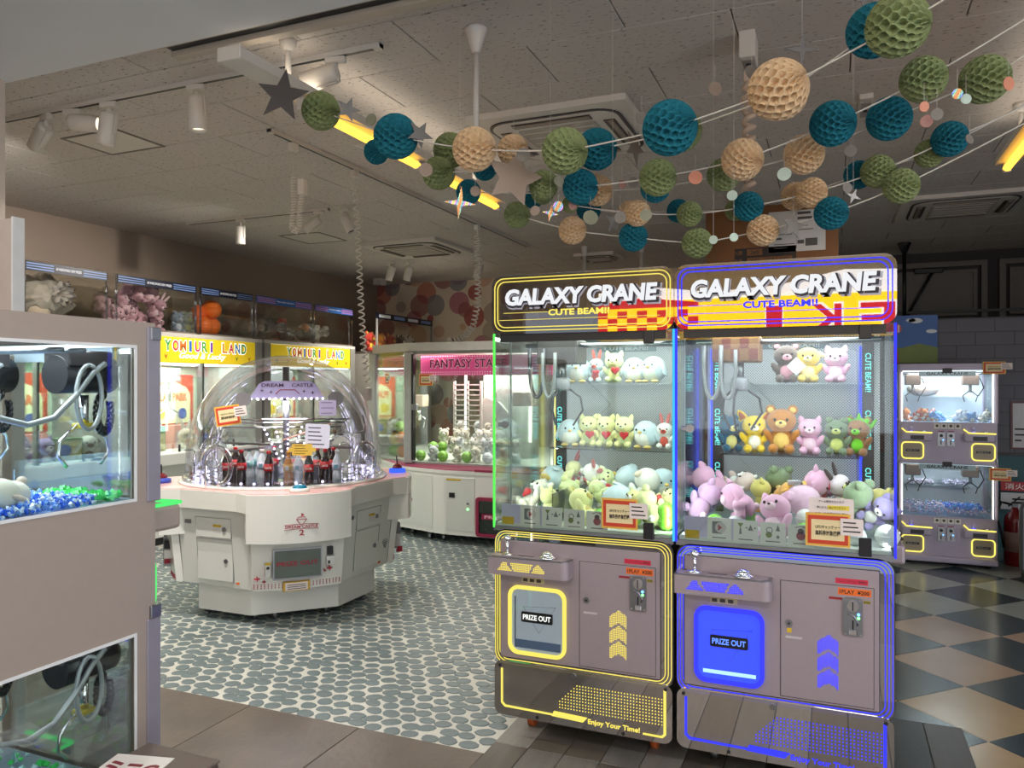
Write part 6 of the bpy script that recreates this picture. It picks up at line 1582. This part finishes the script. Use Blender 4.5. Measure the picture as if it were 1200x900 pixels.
for i, (px, dz, r_, c, lab) in enumerate(((256, .0, .095, (230, 110, 30), 'lower orange ball nearest the case centre'), (267, .0, .1, (236, 116, 30), 'lower orange ball at the far side'), (262, .17, .1, (240, 118, 34), 'upper orange ball on the pile'), (250, .14, .085, (226, 100, 36), 'small orange ball behind the others'))):
    toy_ball((XFR - .2 - .05 * (i % 2), yof(px) + .02 * i, zf + dz + r_), r_, c, lab, 'orange balls in the display case', 'orange_ball')
plush('frog', (116, 132, 150), (170, 180, 190), (XFR - .22, yof(227), zf), .22, 'grey blue toy beside the orange balls', G5, rz=PI / 2)
plush('frog', (150, 160, 150), (200, 200, 120), (XFR - .25, yof(240), zf), .23, 'grey green toy with yellow trim by the orange balls', G5, rz=PI / 2)
bag((XFR - .26, yof(312), zf), .13, (186, 160, 136), 'small clear bag of beige toys in the fourth case', 5)
bag((XFR - .26, yof(332), zf), .15, (176, 146, 124), 'larger clear bag of beige toys in the fourth case', 6)
bag((XFR - .26, yof(357), zf), .11, (96, 140, 130), 'small clear bag of teal toys in the fourth case', 7)
bag((XFR - .28, yof(384), zf), .16, (130, 176, 164), 'clear bag of mint toys in the fifth case', 8)
plush('lamb', (214, 150, 110), (236, 226, 210), (XFR - .3, yof(374), zf + .14), .2, 'peach toy lying over the mint bag', G5, rot=(1.2, 0, 1.2))
plush('cat', (190, 70, 56), (230, 214, 200), (XFR - .34, yof(354), zf + .1), .2, 'red toy above the small teal bag', G5, rot=(.4, 0, 1.4))
# far corner cabinet with another case on top, between the row and the back wall
fc = root('corner_cabinet', (-5.55, 8.6, 0), 'far corner display cabinet with striped band, beyond the coiled cord', 'display case')
MB().box(-1.0, .0, 0, 1.5, .0, 1.9).build('cabinet', plain((176, 170, 160)), fc)
MB().box(-.95, .02, 0, 1.5, 1.9, 1.93).build('shelf_board', plain((90, 80, 72)), fc)
MB().box(.0, .02, .0, 1.5, 2.36, 2.44).build('header_band', bandb, fc)
for q in range(4): MB().box(.02, .022, .05 + .37 * q, .33 + .37 * q, 2.38, 2.42).build('band_stripe', bandl if q % 2 else mat('band_letter', (226, 230, 240), 0.5), fc)
for yy in (.0, 1.48): MB().box(.0, .02, yy, yy + .02, 1.93, 2.36).build('corner_strip', greypost, fc)
MB().box(.005, .01, .02, 1.48, 1.93, 2.36).build('front_pane', glass('case_acrylic', (236, 234, 230)), fc)
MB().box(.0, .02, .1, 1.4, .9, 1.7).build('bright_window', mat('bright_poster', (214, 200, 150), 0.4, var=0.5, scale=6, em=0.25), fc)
for i in range(5):
    plush('bear', ((206, 60, 40), (226, 150, 50), (206, 70, 44), (60, 54, 52), (226, 222, 214))[i], ((236, 190, 60), (206, 60, 40), (236, 190, 60), (226, 222, 214), (50, 44, 44))[i], (-5.75, 8.75 + .26 * i, 1.93), .28, '%s toy on the far corner cabinet' % ['red', 'amber', 'second red', 'black and white', 'white spotted'][i], G5, rz=PI / 2)

# ================================================================== TWO-TIER MINI CRANES
def beads(parent, box3, n, cols, seed, lab, r_=.011):
    """loose heap of tiny plastic beads: one mesh per colour"""
    x0, x1, y0, y1, z0, hh = box3; rnd = random.Random(seed)
    for ci, c in enumerate(cols):
        mb = MB()
        for k in range(n // len(cols)):
            x, y = rnd.uniform(x0, x1), rnd.uniform(y0, y1); z = z0 + r_ + rnd.uniform(0, hh)
            a = rnd.uniform(0, 6.28); q = r_ * rnd.uniform(.7, 1.2)
            vs = [Vector((q, 0, 0)), Vector((0, q, 0)), Vector((-q, 0, 0)), Vector((0, -q, 0)), Vector((0, 0, q)), Vector((0, 0, -q))]
            M = Euler((a, a * 1.7, a * .6)).to_matrix()
            mb.add([M @ v + Vector((x, y, z)) for v in vs], [(0, 1, 4), (1, 2, 4), (2, 3, 4), (3, 0, 4), (1, 0, 5), (2, 1, 5), (3, 2, 5), (0, 3, 5)])
        o = mb.build('bead_heap', mat('bead_%d_%d_%d' % c, c, 0.25, var=0.1), parent, lab); o['kind'] = 'stuff'
def two_tier(loc, rz, led, lab, tint, near):
    W, D, H = .71, .60, 1.655
    r = root('two_tier_machine', loc, lab, 'claw machine', 'two tier mini cranes', rz)
    body = mat('tier_mauve', (160, 147, 138), 0.4, 0.1, var=0.04, scale=40) if near else mat('tier_violet', (176, 168, 190), 0.4, 0.1, var=0.04, scale=40)
    postm = mat('tier_post', (142, 138, 150), 0.35, 0.2)
    MB().box(.0, W, -.06, D, .035, .085, .012, 2).build('foot_plate', body, r)
    for x in (.06, W - .06):
        for y in (.05, D - .06): MB().cyl((x, y, 0), (x, y, .036), .025).build('caster', BLACK(), r)
    tiers = ((.085, .41, .83), (.86, 1.19, 1.60))
    # side panels with window openings
    for sx, nm in ((0.0, 'side_panel'), (W - .018, 'side_panel')):
        q = MB(); x0, x1 = sx, sx + .018; wy0, wy1 = .065, D - .07
        q.box(x0, x1, .0, wy0, .085, H); q.box(x0, x1, wy1, D, .085, H)
        zs = [.085] + [z for t in tiers for z in t[1:]] + [H]
        for i in range(0, len(zs), 2): q.box(x0, x1, wy0, wy1, zs[i], zs[i + 1])
        sp = q.build(nm, body, r)
        for t in tiers:
            MB().box(x0 + .007, x0 + .011, wy0, wy1, t[1], t[2]).build('side_pane', CLEAR(), sp)
            xe = x0 - .002 if sx == 0 else x1
            MB().ring([(wy0 - .004, t[1] - .004), (wy1 + .004, t[1] - .004), (wy1 + .004, t[2] + .004), (wy0 - .004, t[2] + .004)], [(wy0 + .004, t[1] + .004), (wy1 - .004, t[1] + .004), (wy1 - .004, t[2] - .004), (wy0 + .004, t[2] - .004)], xe, xe + .002, 'x').build('window_trim', mat('trim_white', (214, 216, 218), 0.4), sp)
    for sx in (-.006, W - .006):
        for z0, z1 in ((.40, .86), (1.18, H)): MB().box(sx, sx + .012, -.014, .03, z0, z1, .002, 1).build('corner_post', postm, r)
        for z in (.86, 1.62): MB().box(sx - .003, sx + .009, -.014, .02, z, z + .035, .002, 1).build('hinge', STEEL(), r)
    MB().box(.018, W - .018, D - .02, D, .085, H).build('back_panel', mat('tier_back', (196, 206, 214), 0.4) if not near else mat('tier_back_near', (190, 200, 200), 0.3), r)
    MB().box(.0, W, .0, D, H, H + .012).build('top_panel', body, r)
    MB().box(.02, W - .02, .02, D - .02, .835, .86).build('divider', body, r)
    for ti, (zb, w0, w1) in enumerate(tiers):
        g = W
        MB().box(.018, W - .018, -.012, .0, zb, w0 - .005).build('front_panel', body, r)
        MB().box(.018, W - .018, -.008, .0, w1 + .015, w1 + .055 if ti else w1 + .03).build('head_strip', body, r)
        MB().box(.018, W - .018, .0, .004, w0 - .005, w1 + .02).build('front_pane', CLEAR(), r)
        MB().box(.02, W - .02, .02, D - .02, w0 - .02, w0 - .005).build('play_floor', mat('tier_floor', (170, 196, 226), 0.25), r)
        for sx in (.02, W - .035):
            MB().box(sx, sx + .006, -.012, -.004, w0, w1).build('light_strip', emit('strip_white', (255, 246, 224), 3.5), r)
        # trays, glowing lines, prize doors, coin door
        for s, x0, x1 in ((0, .02, .24), (1, .47, .69)):
            zt = w0 - (.035 if near else .09); pr = .04 if near else 0
            tr = MB().box(x0, x1, -.07 - pr, .0, zt - .07, zt, .01, 2).build('control_tray', body, r)
            MB().tube([(x0 - .0, -.03 if not near else -.005, zt + (.03 if not near else .006)), (x0 + (.03 if not near else .005), -.072 - pr, zt + .004), (x1, -.073 - pr, zt)], .006, 6).build('glow_line', led, tr)
            MB().lathe([(.018, 0), (.012, .01)], 14, (x0 + .07, -.035, zt)).build('joystick_base', emit('led_blue', (58, 62, 255), 1.7), tr); MB().cyl((x0 + .07, -.035, zt), (x0 + .07, -.035, zt + .03), .005).build('joystick', CHROME(), tr); MB().sph((x0 + .07, -.035, zt + .038), .013).build('ball_knob', mat('knob_pale', (190, 190, 226), 0.2), tr)
            MB().sph((x0 + .16, -.035, zt), (.026, .026, .016), 14, 8, 0.0).build('push_button', CHROME(), tr)
            MB().box(x0 + .06, x0 + .16, -.0725, -.0695, zt - .058, zt - .024).build('tray_label', mat('label_dark', (54, 50, 56), 0.4), tr)
            zd0, zd1 = zb + .02, zb + .155
            pts = rrect(x0, x0 + .16 if s == 0 else x1, zd0, zd1, .03, 5) if s == 0 else rrect(x1 - .16, x1, zd0, zd1, .03, 5)
            f_ = MB().tube([(a, -.016, b_) for a, b_ in pts], .006, 6, True).build('prize_door_frame', led, r, 'glowing prize door frame')
            cx = sum(a for a, b_ in pts) / len(pts)
            MB().prism(pts, -.014, -.011, 'y').build('door_flap', mat('tier_flap', (160, 150, 130), 0.3), f_)
            bd = MB().box(cx - .05, cx + .05, -.018, -.014, (zd0 + zd1) / 2 - .009, (zd0 + zd1) / 2 + .009).build('badge', BLACK(), f_)
            text('lettering', 'PRIZE OUT', cx, (zd0 + zd1) / 2, .08, .010, -.0185, mat('badge_grey', (200, 200, 196), 0.4), bd, ext=.0004)
        cd = MB().box(.262, .448, -.0155, -.012, zb + .015, w0 - .08).build('coin_door', body, r)
        for x in (.282, .352):
            cm = MB().prism(rrect(x, x + .055, w0 - .20, w0 - .09, .006), -.024, -.0155, 'y').build('coin_mechanism', STEEL(), cd)
            MB().prism(ngon(x + .0275, w0 - .115, .013, 12), -.027, -.024, 'y').build('dial', BLACK(), cm); MB().cyl((x + .042, -.024, w0 - .15), (x + .042, -.028, w0 - .15), .005, n=8).build('indicator_light', emit('led_blue_dot', (90, 160, 255), 3), cm)
            MB().box(x + .022, x + .03, -.0255, -.024, w0 - .19, w0 - .155).build('slot', BLACK(), cm); MB().box(x + .005, x + .05, -.0165, -.0155, w0 - .083, w0 - .076).build('red_strip', mat('strip_red', (150, 36, 44), 0.5), cd)
        for k in range(4):
            c = MB().box(.258 + .05 * k, .303 + .05 * k, -.0145, -.012, w0 - .06, w0 - .015).build('instruction_card', mat('card_white', (222, 222, 214), 0.5, var=0.03), r)
            MB().prism(ngon(.28 + .05 * k, w0 - .035, .012, 5 + k), -.0155, -.0145, 'y').build('pictogram', mat('ink_grey', (70, 66, 60)), c)
        hs = MB().box(.15, W - .15, .006, .012, w1 - .035, w1 + .005).build('name_plate', mat('plate_ice', (190, 206, 216), 0.3), r)
        text('lettering', 'GALAXY CRANE', W / 2, w1 - .014, .30, .026, .0055, mat('letter_outline', (26, 22, 40), 0.4), hs, ext=.0006, bold=.03)
        MB().box(W / 2 - .035, W / 2 + .035, -.014, .0, w1 - .01, w1 + .03, .003, 1).build('catch', BLACK(), r)
        for y in (.20, .26): MB().cyl((.02, y, w1 - .015), (W - .02, y, w1 - .015), .006).build('gantry_rail', STEEL(), r)
        # claws
        for cx, cy in ((.12, .22), (W - .16, .22)) if not near else ((.15, .10), (.54, .12)):
            cb = MB()
            if near:
                cb.cyl((cx, cy - .075, w1 - .075), (cx, cy + .085, w1 - .075), .05, n=24)
                o = cb.build('claw_motor', mat('motor_black', (26, 26, 32), 0.3), r)
                MB().box(cx - .05, cx + .05, cy - .05, cy + .08, w1 - .055, w1 - .012, .004, 1).build('motor_bracket', mat('bracket_dark', (56, 52, 54), 0.4), o)
                MB().tube([(cx - .058, cy + .03 + .038 * math.sin(t), w1 - .05 - .17 * math.sin(t / 2) ** 2) for t in [2 * PI * q / 20 for q in range(21)]], .006, 8).build('hose', mat('hose_silver', (176, 180, 184), 0.3, 0.4), o)
                pts = [(cx - .055, cy - .02, w1 - .045), (cx - .06, cy + .02, w1 - .07), (cx - .06, cy + .07, w1 - .13), (cx - .06, cy + .13, w1 - .185), (cx - .06, cy + .20, w1 - .20), (cx - .06, cy + .27, w1 - .18), (cx - .05, cy + .34, w1 - .12), (cx - .04, cy + .38, w1 - .06)]
                MB().tube(pts, .0075, 8).build('hose', mat('hose_silver', (176, 180, 184), 0.3, 0.4), o)
                hp = []
                for q in range(120):
                    t = q / 119 * 2 * PI * .85; c = Vector((cx - .02, cy - .045 + .022 * math.sin(t), w1 - .13 - .05 * (1 - math.cos(t)))); a = q * .9
                    hp.append(c + Vector((math.cos(a) * .011, 0, math.sin(a) * .011)))
                MB().tube(hp, .0045, 5).build('coil_cable', BLACK(), o)
                MB().cyl((cx, cy, w1 - .13), (cx, cy, w1 - .22), .012).build('claw_shaft', CHROME(), o)
                MB().box(cx - .02, cx + .02, cy - .022, cy + .022, w1 - .22, w1 - .205, .003, 1).build('claw_head', plain((206, 186, 50), .4), o)
                for s in (-1, 1): MB().tube([(cx, cy + s * .02, w1 - .21), (cx, cy + s * .07, w1 - .25), (cx, cy + s * .075, w1 - .29), (cx, cy + s * .05, w1 - .32)], .005, 6).build('claw_arm', CHROME(), o)
            else:
                o = cb.box(cx - .06, cx + .06, cy - .05, cy + .06, w1 - .11, w1 - .02, .006, 1).build('claw_motor', mat('motor_brown', (110, 84, 70), 0.4), r)
                MB().cyl((cx, cy, w1 - .11), (cx, cy, w1 - .17), .012).build('claw_shaft', STEEL(), o)
                for s in (-1, 1): MB().tube([(cx + s * .01, cy, w1 - .16), (cx + s * .055, cy, w1 - .20), (cx + s * .04, cy, w1 - .25)], .005, 6).build('claw_arm', mat('claw_black', (44, 44, 48), 0.3), o)
                MB().tube([(cx + .07, cy, w1 - .05), (cx + .1, cy, w1 - .13), (cx + .06, cy, w1 - .2)], .005, 6).build('hose', BLACK(), o)
        # prize shelf and chute fence
        if not near:
            MB().box(.10, W - .14, .38, D - .03, w0 + .20, w0 + .206).build('glass_shelf', ACRYL(), r)
        else:
            MB().box(W - .08, W - .06, .05, D - .06, w0 - .005, w0 + .07).build('inner_rail', mat('rail_ice', (176, 200, 214), 0.2), r)
            for q in range(3): MB().box(.40, .404, .12 + .1 * q, .124 + .1 * q, w0, w0 + .07).build('fence_post', ACRYL(), r)
        for sx in (.03,): MB().box(sx, sx + W - .06, .03, .045, w1 + .002, w1 + .012).build('tier_lamp', emit('tier_white', (226, 242, 255), 1.6), r)
        l = area_light('tier_light', (W / 2, .28, w1 + .005), (0, 0, 0), W * .8, .35, 7.0 if not near else 5.0, (.86, .94, 1)); l.parent = r
    return r
LN = two_tier((-1.722, 1.567, 0), PI, emit('led_green_soft', (90, 240, 120), 0.7), 'nearby two tier machine with side windows, cut by the picture edge', None, True)
RN = two_tier((.50, 7.22, 0), 0, emit('led_yellow_soft', (250, 232, 110), 0.85), 'two tier mini crane with yellow glowing doors beyond the cranes', None, False)
# contents, near machine
beads(LN, (.03, .40, .15, .45, 1.185, .022), 1800, ((50, 110, 230), (120, 170, 240), (206, 226, 250)), 5, 'loose blue and white beads', .007)
beads(LN, (.06, .30, .05, .13, 1.185, .01), 120, ((70, 220, 110),), 6, 'loose green beads')
beads(LN, (.06, .60, .06, .53, .405, .02), 400, ((70, 220, 110), (190, 230, 240)), 7, 'loose green and pale beads')
def nl(px, py, d): return atD(px, py, d)
plush('lamb', (226, 222, 206), (206, 190, 176), nl(24, 581, 1.93), .15, 'cream toy lying on blue beads in the nearby machine', 'toys in the two tier machines', rot=(1.35, .3, .5))
sc_ = root('striped_tube', tuple(Vector((-2.12, 1.06, 1.185))), 'white tube with black rings and red band inside the nearby machine', 'tube')
MB().cyl((0, 0, 0), (0, 0, .33), .028, n=20).build('tube', wht, sc_); MB().cyl((0, 0, .25), (0, 0, .28), .0285, n=20).build('red_band', plain((196, 40, 50)), sc_)
for q in range(8): MB().cyl((0, 0, .13 + .013 * q), (0, 0, .137 + .013 * q), .0285, n=20).build('black_ring', BLACK(), sc_)
# contents, far machine
random.seed(51)
tones = (((206, 84, 50), 'red'), ((226, 130, 60), 'orange'), ((196, 200, 214), 'pale'), ((96, 150, 206), 'blue'), ((230, 226, 220), 'white'))
for q in range(12):
    x = .50 + .08 + .048 * q; tn, nm = (tones[0] if q % 2 else tones[1]) if q < 5 else random.choice(tones[2:])
    plush('bear' if q % 2 else 'cat', tn, (236, 226, 214), (x, 7.22 + .10 + (.08 if q % 3 else .18), 1.187), .12, 'small %s toy, %s along the upper window of the far mini crane' % (nm, ORD[q]), 'toys in the two tier machines', rz=random.uniform(-1, 1), rot=(random.uniform(-.9, .9), random.uniform(-.8, .8), random.uniform(-2, 2)))
bg = root('toy_bag', (.50 + .22, 7.22 + .46, 1.395), 'clear bag of red toys on the upper shelf of the far mini crane', 'bag')
MB().sph((0, 0, .06), (.13, .08, .065), 18, 10).build('film', glass('bag_film', (226, 222, 216)), bg)
for q in range(6): link('bagged_toy', unit_sphere(fuzz((206, 96, 60) if q % 2 else (230, 220, 206))), bg, loc=(-.09 + .036 * q, 0, .055), scale=(.03, .04, .045))
beads(RN, (.06, .64, .06, .5, .405, .06), 900, ((196, 170, 206), (226, 214, 236), (150, 180, 226)), 8, 'loose lilac and white beads')
beads(RN, (.36, .62, .06, .3, .45, .03), 260, ((60, 120, 230), (90, 170, 240)), 9, 'loose blue beads')
beads(RN, (.11, .30, .40, .55, .618, .03), 160, ((214, 206, 226),), 10, 'pale beads on the shelf')
beads(RN, (.38, .56, .40, .55, .618, .03), 160, ((206, 200, 226),), 12, 'pale beads on the shelf')
notice(atY(1165, 431, 7.206) , .16, .10, 'orange framed notice on top of the far mini crane')
notice(atY(1172, 556, 7.203), .15, .10, 'orange framed notice on the lower tier of the far mini crane')
# ================================================================== RIGHT-HAND WALL THINGS
ps = root('wall_poster', tuple(atY(1070, 395, 7.99)), 'blue sky poster with striped balloon on the partition', 'poster')
MB().box(-.20, .20, -.006, .0, -.24, .20).build('poster_sheet', plain((70, 110, 176), .5), ps)
MB().prism([(-.20, -.24), (.20, -.24), (.20, -.10), (.05, -.06), (-.1, -.10), (-.20, -.08)], -.008, -.006, 'y').build('meadow', plain((120, 140, 70), .5), ps)
for cx, cz, s in ((.02, .15, .04), (.15, .05, .03), (-.02, .155, .028)): MB().prism([(cx + s * math.cos(t) * 1.5, cz + s * .6 * math.sin(t)) for t in [2 * PI * q / 14 for q in range(14)]], -.008, -.006, 'y').build('cloud', plain((226, 230, 236), .5), ps)
MB().prism(ngon(-.14, .08, .045, 16), -.008, -.006, 'y').build('balloon', plain((214, 90, 70), .5), ps)
for q in (-1, 1): MB().box(-.14 + q * .02 - .007, -.14 + q * .02 + .007, -.009, -.008, .045, .115).build('balloon_stripe', plain((236, 230, 220), .5), ps)
MB().prism([(-.20, -.24), (-.12, -.24), (-.13, -.12), (-.17, -.05), (-.20, -.04)], -.009, -.008, 'y').build('red_arc', plain((190, 50, 44), .5), ps)
wn = root('wall_notice', tuple(atY(1203, 500, 7.985)), 'white wall notice in a dark red frame at the picture edge', 'sign')
MB().box(-.12, .12, -.008, 0, -.20, .22).build('frame', plain((96, 30, 44), .4), wn); MB().box(-.105, .105, -.010, -.008, -.185, .205).build('paper', plain((206, 204, 206), .5), wn)
for q in range(3): MB().box(-.09, .02 - .03 * q, -.011, -.010, -.03 - .05 * q, -.015 - .05 * q).build('print_line', mat('ink', (30, 24, 20)), wn)
fs = root('fire_sign', tuple(atY(1190, 570, 7.80)), 'red fire extinguisher sign above the extinguisher', 'sign')
MB().box(-.11, .16, -.006, .0, -.04, .04).build('red_plate', plain((176, 34, 44), .4), fs); text('lettering', '消火器', .03, 0, .22, .052, -.007, plain((236, 226, 220), .5), fs, ext=.0006, bold=.01)
MB().box(-.11, .07, -.006, .0, -.20, -.055).build('white_plate', plain((206, 206, 210), .5), fs); MB().prism([(-.06, -.17), (-.05, -.18), (.03, -.10), (.04, -.08), (.02, -.09)], -.007, -.006, 'y').build('pictogram', mat('ink', (30, 24, 20)), fs)
MB().cyl((0.1, .01, -.95), (0.1, .01, .04), .01).build('sign_pole', STEEL(), fs); MB().cyl((.1, .01, -.955), (.1, .01, -.93), .09).build('sign_foot', BLACK(), fs)
p = atZ(1186, 662, 0.0)
fe = root('fire_extinguisher', (p.x + .02, p.y, 0), 'dark red fire extinguisher standing beside the far mini crane', 'fire extinguisher')
MB().lathe([(.075, 0), (.08, .01), (.08, .36), (.07, .41), (.03, .45), (.02, .48)], 24).build('cylinder', mat('extinguisher_red', (120, 20, 22), 0.25, coat=.4), fe)
MB().box(-.02, .02, -.02, .02, .48, .51).build('valve', STEEL(), fe); MB().box(-.02, .10, -.012, .012, .51, .525, .003, 1).build('lever', BLACK(), fe); MB().box(-.02, .09, -.012, .012, .54, .552, .003, 1).build('handle', BLACK(), fe)
MB().tube([(-.02, 0, .5), (-.10, -.02, .52), (-.14, -.03, .42), (-.10, -.06, .25), (-.085, -.05, .15)], .011, 8).build('hose', BLACK(), fe); MB().lathe([(.0805, .12), (.0805, .28)], 24).build('wrap_label', plain((150, 120, 110), .4), fe)
sb = root('stand_board', (atY(1200, 600, 6.75).x + .12, 6.75, 0), 'black framed stand board with rounded corners at the picture edge', 'sign')
MB().ring(rrect(-.15, .25, .08, .62, .05), rrect(-.13, .23, .10, .60, .035), -.02, .01, 'y').build('frame', BLACK(), sb); MB().prism(rrect(-.13, .23, .10, .60, .035), -.012, .0, 'y').build('panel', plain((120, 122, 128), .4), sb)
for x in (-.1, .2): MB().box(x - .015, x + .015, -.1, .12, .0, .09).build('foot', BLACK(), sb)

# ================================================================== FOREGROUND LEFT
bb = root('brown_bin', (-1.485, 1.20, 0), 'brown box with red lettered card at the bottom corner', 'box')
MB().box(-.115, .115, -.30, .237, 0, .585, .006, 2).build('carcass', mat('brown_laminate', (86, 74, 66), 0.35, var=0.08, scale=8), bb)
MB().box(-.118, .118, -.303, .24, .585, .592, .003, 1).build('lid', mat('brown_laminate_top', (98, 86, 78), 0.3, var=0.08, scale=8), bb)
cd_ = MB().box(-.09, .06, .06, .19, .592, .594).build('card', plain((222, 220, 216), .5), bb, 'white card with dark red lettering'); cd_.rotation_euler = (0, 0, .25)
me = text_mesh('lettering', 'ミニC', .13, .06, plain((120, 30, 44), .5), ext=.0006, bold=.03, rt=(1, 0, 0), up=(0, 1, 0), org=(-.015, .125, .595)); link('lettering', me, cd_)
wp = root('partition_board', (-3.36, 2.05, 0), 'white upright board behind the nearby machine at the picture edge', 'partition')
q0 = atY(15, 255, 2.05)
wp.location = (q0.x, 2.05, 0)
MB().box(-.5, .0, .0, .04, .03, q0.z, .004, 1).build('board', mat('board_white', (186, 172, 164), 0.5), wp); MB().box(-.004, .006, -.004, .044, .0, q0.z + .004).build('edge_strip', mat('trim_white', (214, 216, 218), 0.4), wp); MB().box(-.45, -.05, -.12, .16, .0, .03).build('foot', STEEL(), wp)  # pale edge strip stands in for light catching the board's right edge

# ================================================================== BEHIND THE PHOTOGRAPHER (kiosk mirrored in the crane signs, added fill panels)
ks = root('kiosk_sign', (-0.9, -3.0, 0), 'yellow snack kiosk roof sign mirrored in the crane headers', 'sign')
kyel = mat('kiosk_yellow', (250, 200, 30), 0.5, em=2.4, emc=(255, 196, 24)); kred = mat('kiosk_red', (206, 50, 40), 0.5, em=1.5, emc=(214, 30, 44)); kwh = mat('kiosk_white', (240, 236, 230), 0.5, em=1.8)
MB().box(-1.75, 1.9, -.10, 0, 2.02, 2.48).build('fascia', kyel, ks)
MB().prism([(-1.75, 2.48), (1.9, 2.48), (1.9, 2.70), (1.0, 2.74), (.3, 2.60), (-.4, 2.56), (-1.2, 2.66), (-1.75, 2.60)], -.10, -.02, 'y').build('roof_crest', kwh, ks)
for i in range(10):
    for j in range(4):
        if (i + j) % 2: MB().box(-1.75 + .12 * i, -1.63 + .12 * i, .0, .006, 2.03 + .085 * j, 2.115 + .085 * j).build('check_square', kred, ks)
MB().prism([(-1.75, 2.40), (-.55, 2.40), (-.55, 2.45), (-1.2, 2.52), (-1.75, 2.46)], .0, .008, 'y').build('red_swag', kred, ks)
for i, ch in enumerate('EKI'):
    for bo, e, m in ((.05, .004, kwh), (.02, .009, kred)):
        text('lettering', ch, 1.32 - .52 * i, 2.21, (.34 if bo < .03 else .38) * (.5 if ch == 'I' else 1), .32 if bo < .03 else .36, e, m, ks, '+y', ext=.002, bold=bo)
for x in (-1.6, 1.75): MB().box(x - .05, x + .05, -.1, -.02, 0, 2.02).build('post', wht, ks)
MB().box(-1.55, 1.7, -.5, -.1, 0, .95).build('counter', mat('kiosk_counter', (150, 90, 50), 0.5), ks)
# unseen fill panels added under the soffit to light foreground and crane fronts
for i, (x, y) in enumerate(((-2.9, .9), (-.9, .9), (1.1, .9), (3.1, .9), (-2.9, -1.5), (-.9, -1.5), (1.1, -1.5), (3.1, -1.5))):
    r = root('fill_panel', (x, y, 2.98), 'added fill light panel under the soffit, %s of eight' % ORD[i], 'ceiling lamp', 'added fill light panels')
    MB().ring([(-.62, -.17), (.62, -.17), (.62, .17), (-.62, .17)], [(-.59, -.14), (.59, -.14), (.59, .14), (-.59, .14)], -.02, 0).build('frame', offw, r)
    MB().box(-.59, .59, -.14, .14, -.014, -.004).build('diffuser', emit('fill_glow', (255, 250, 244), 12.0), r)
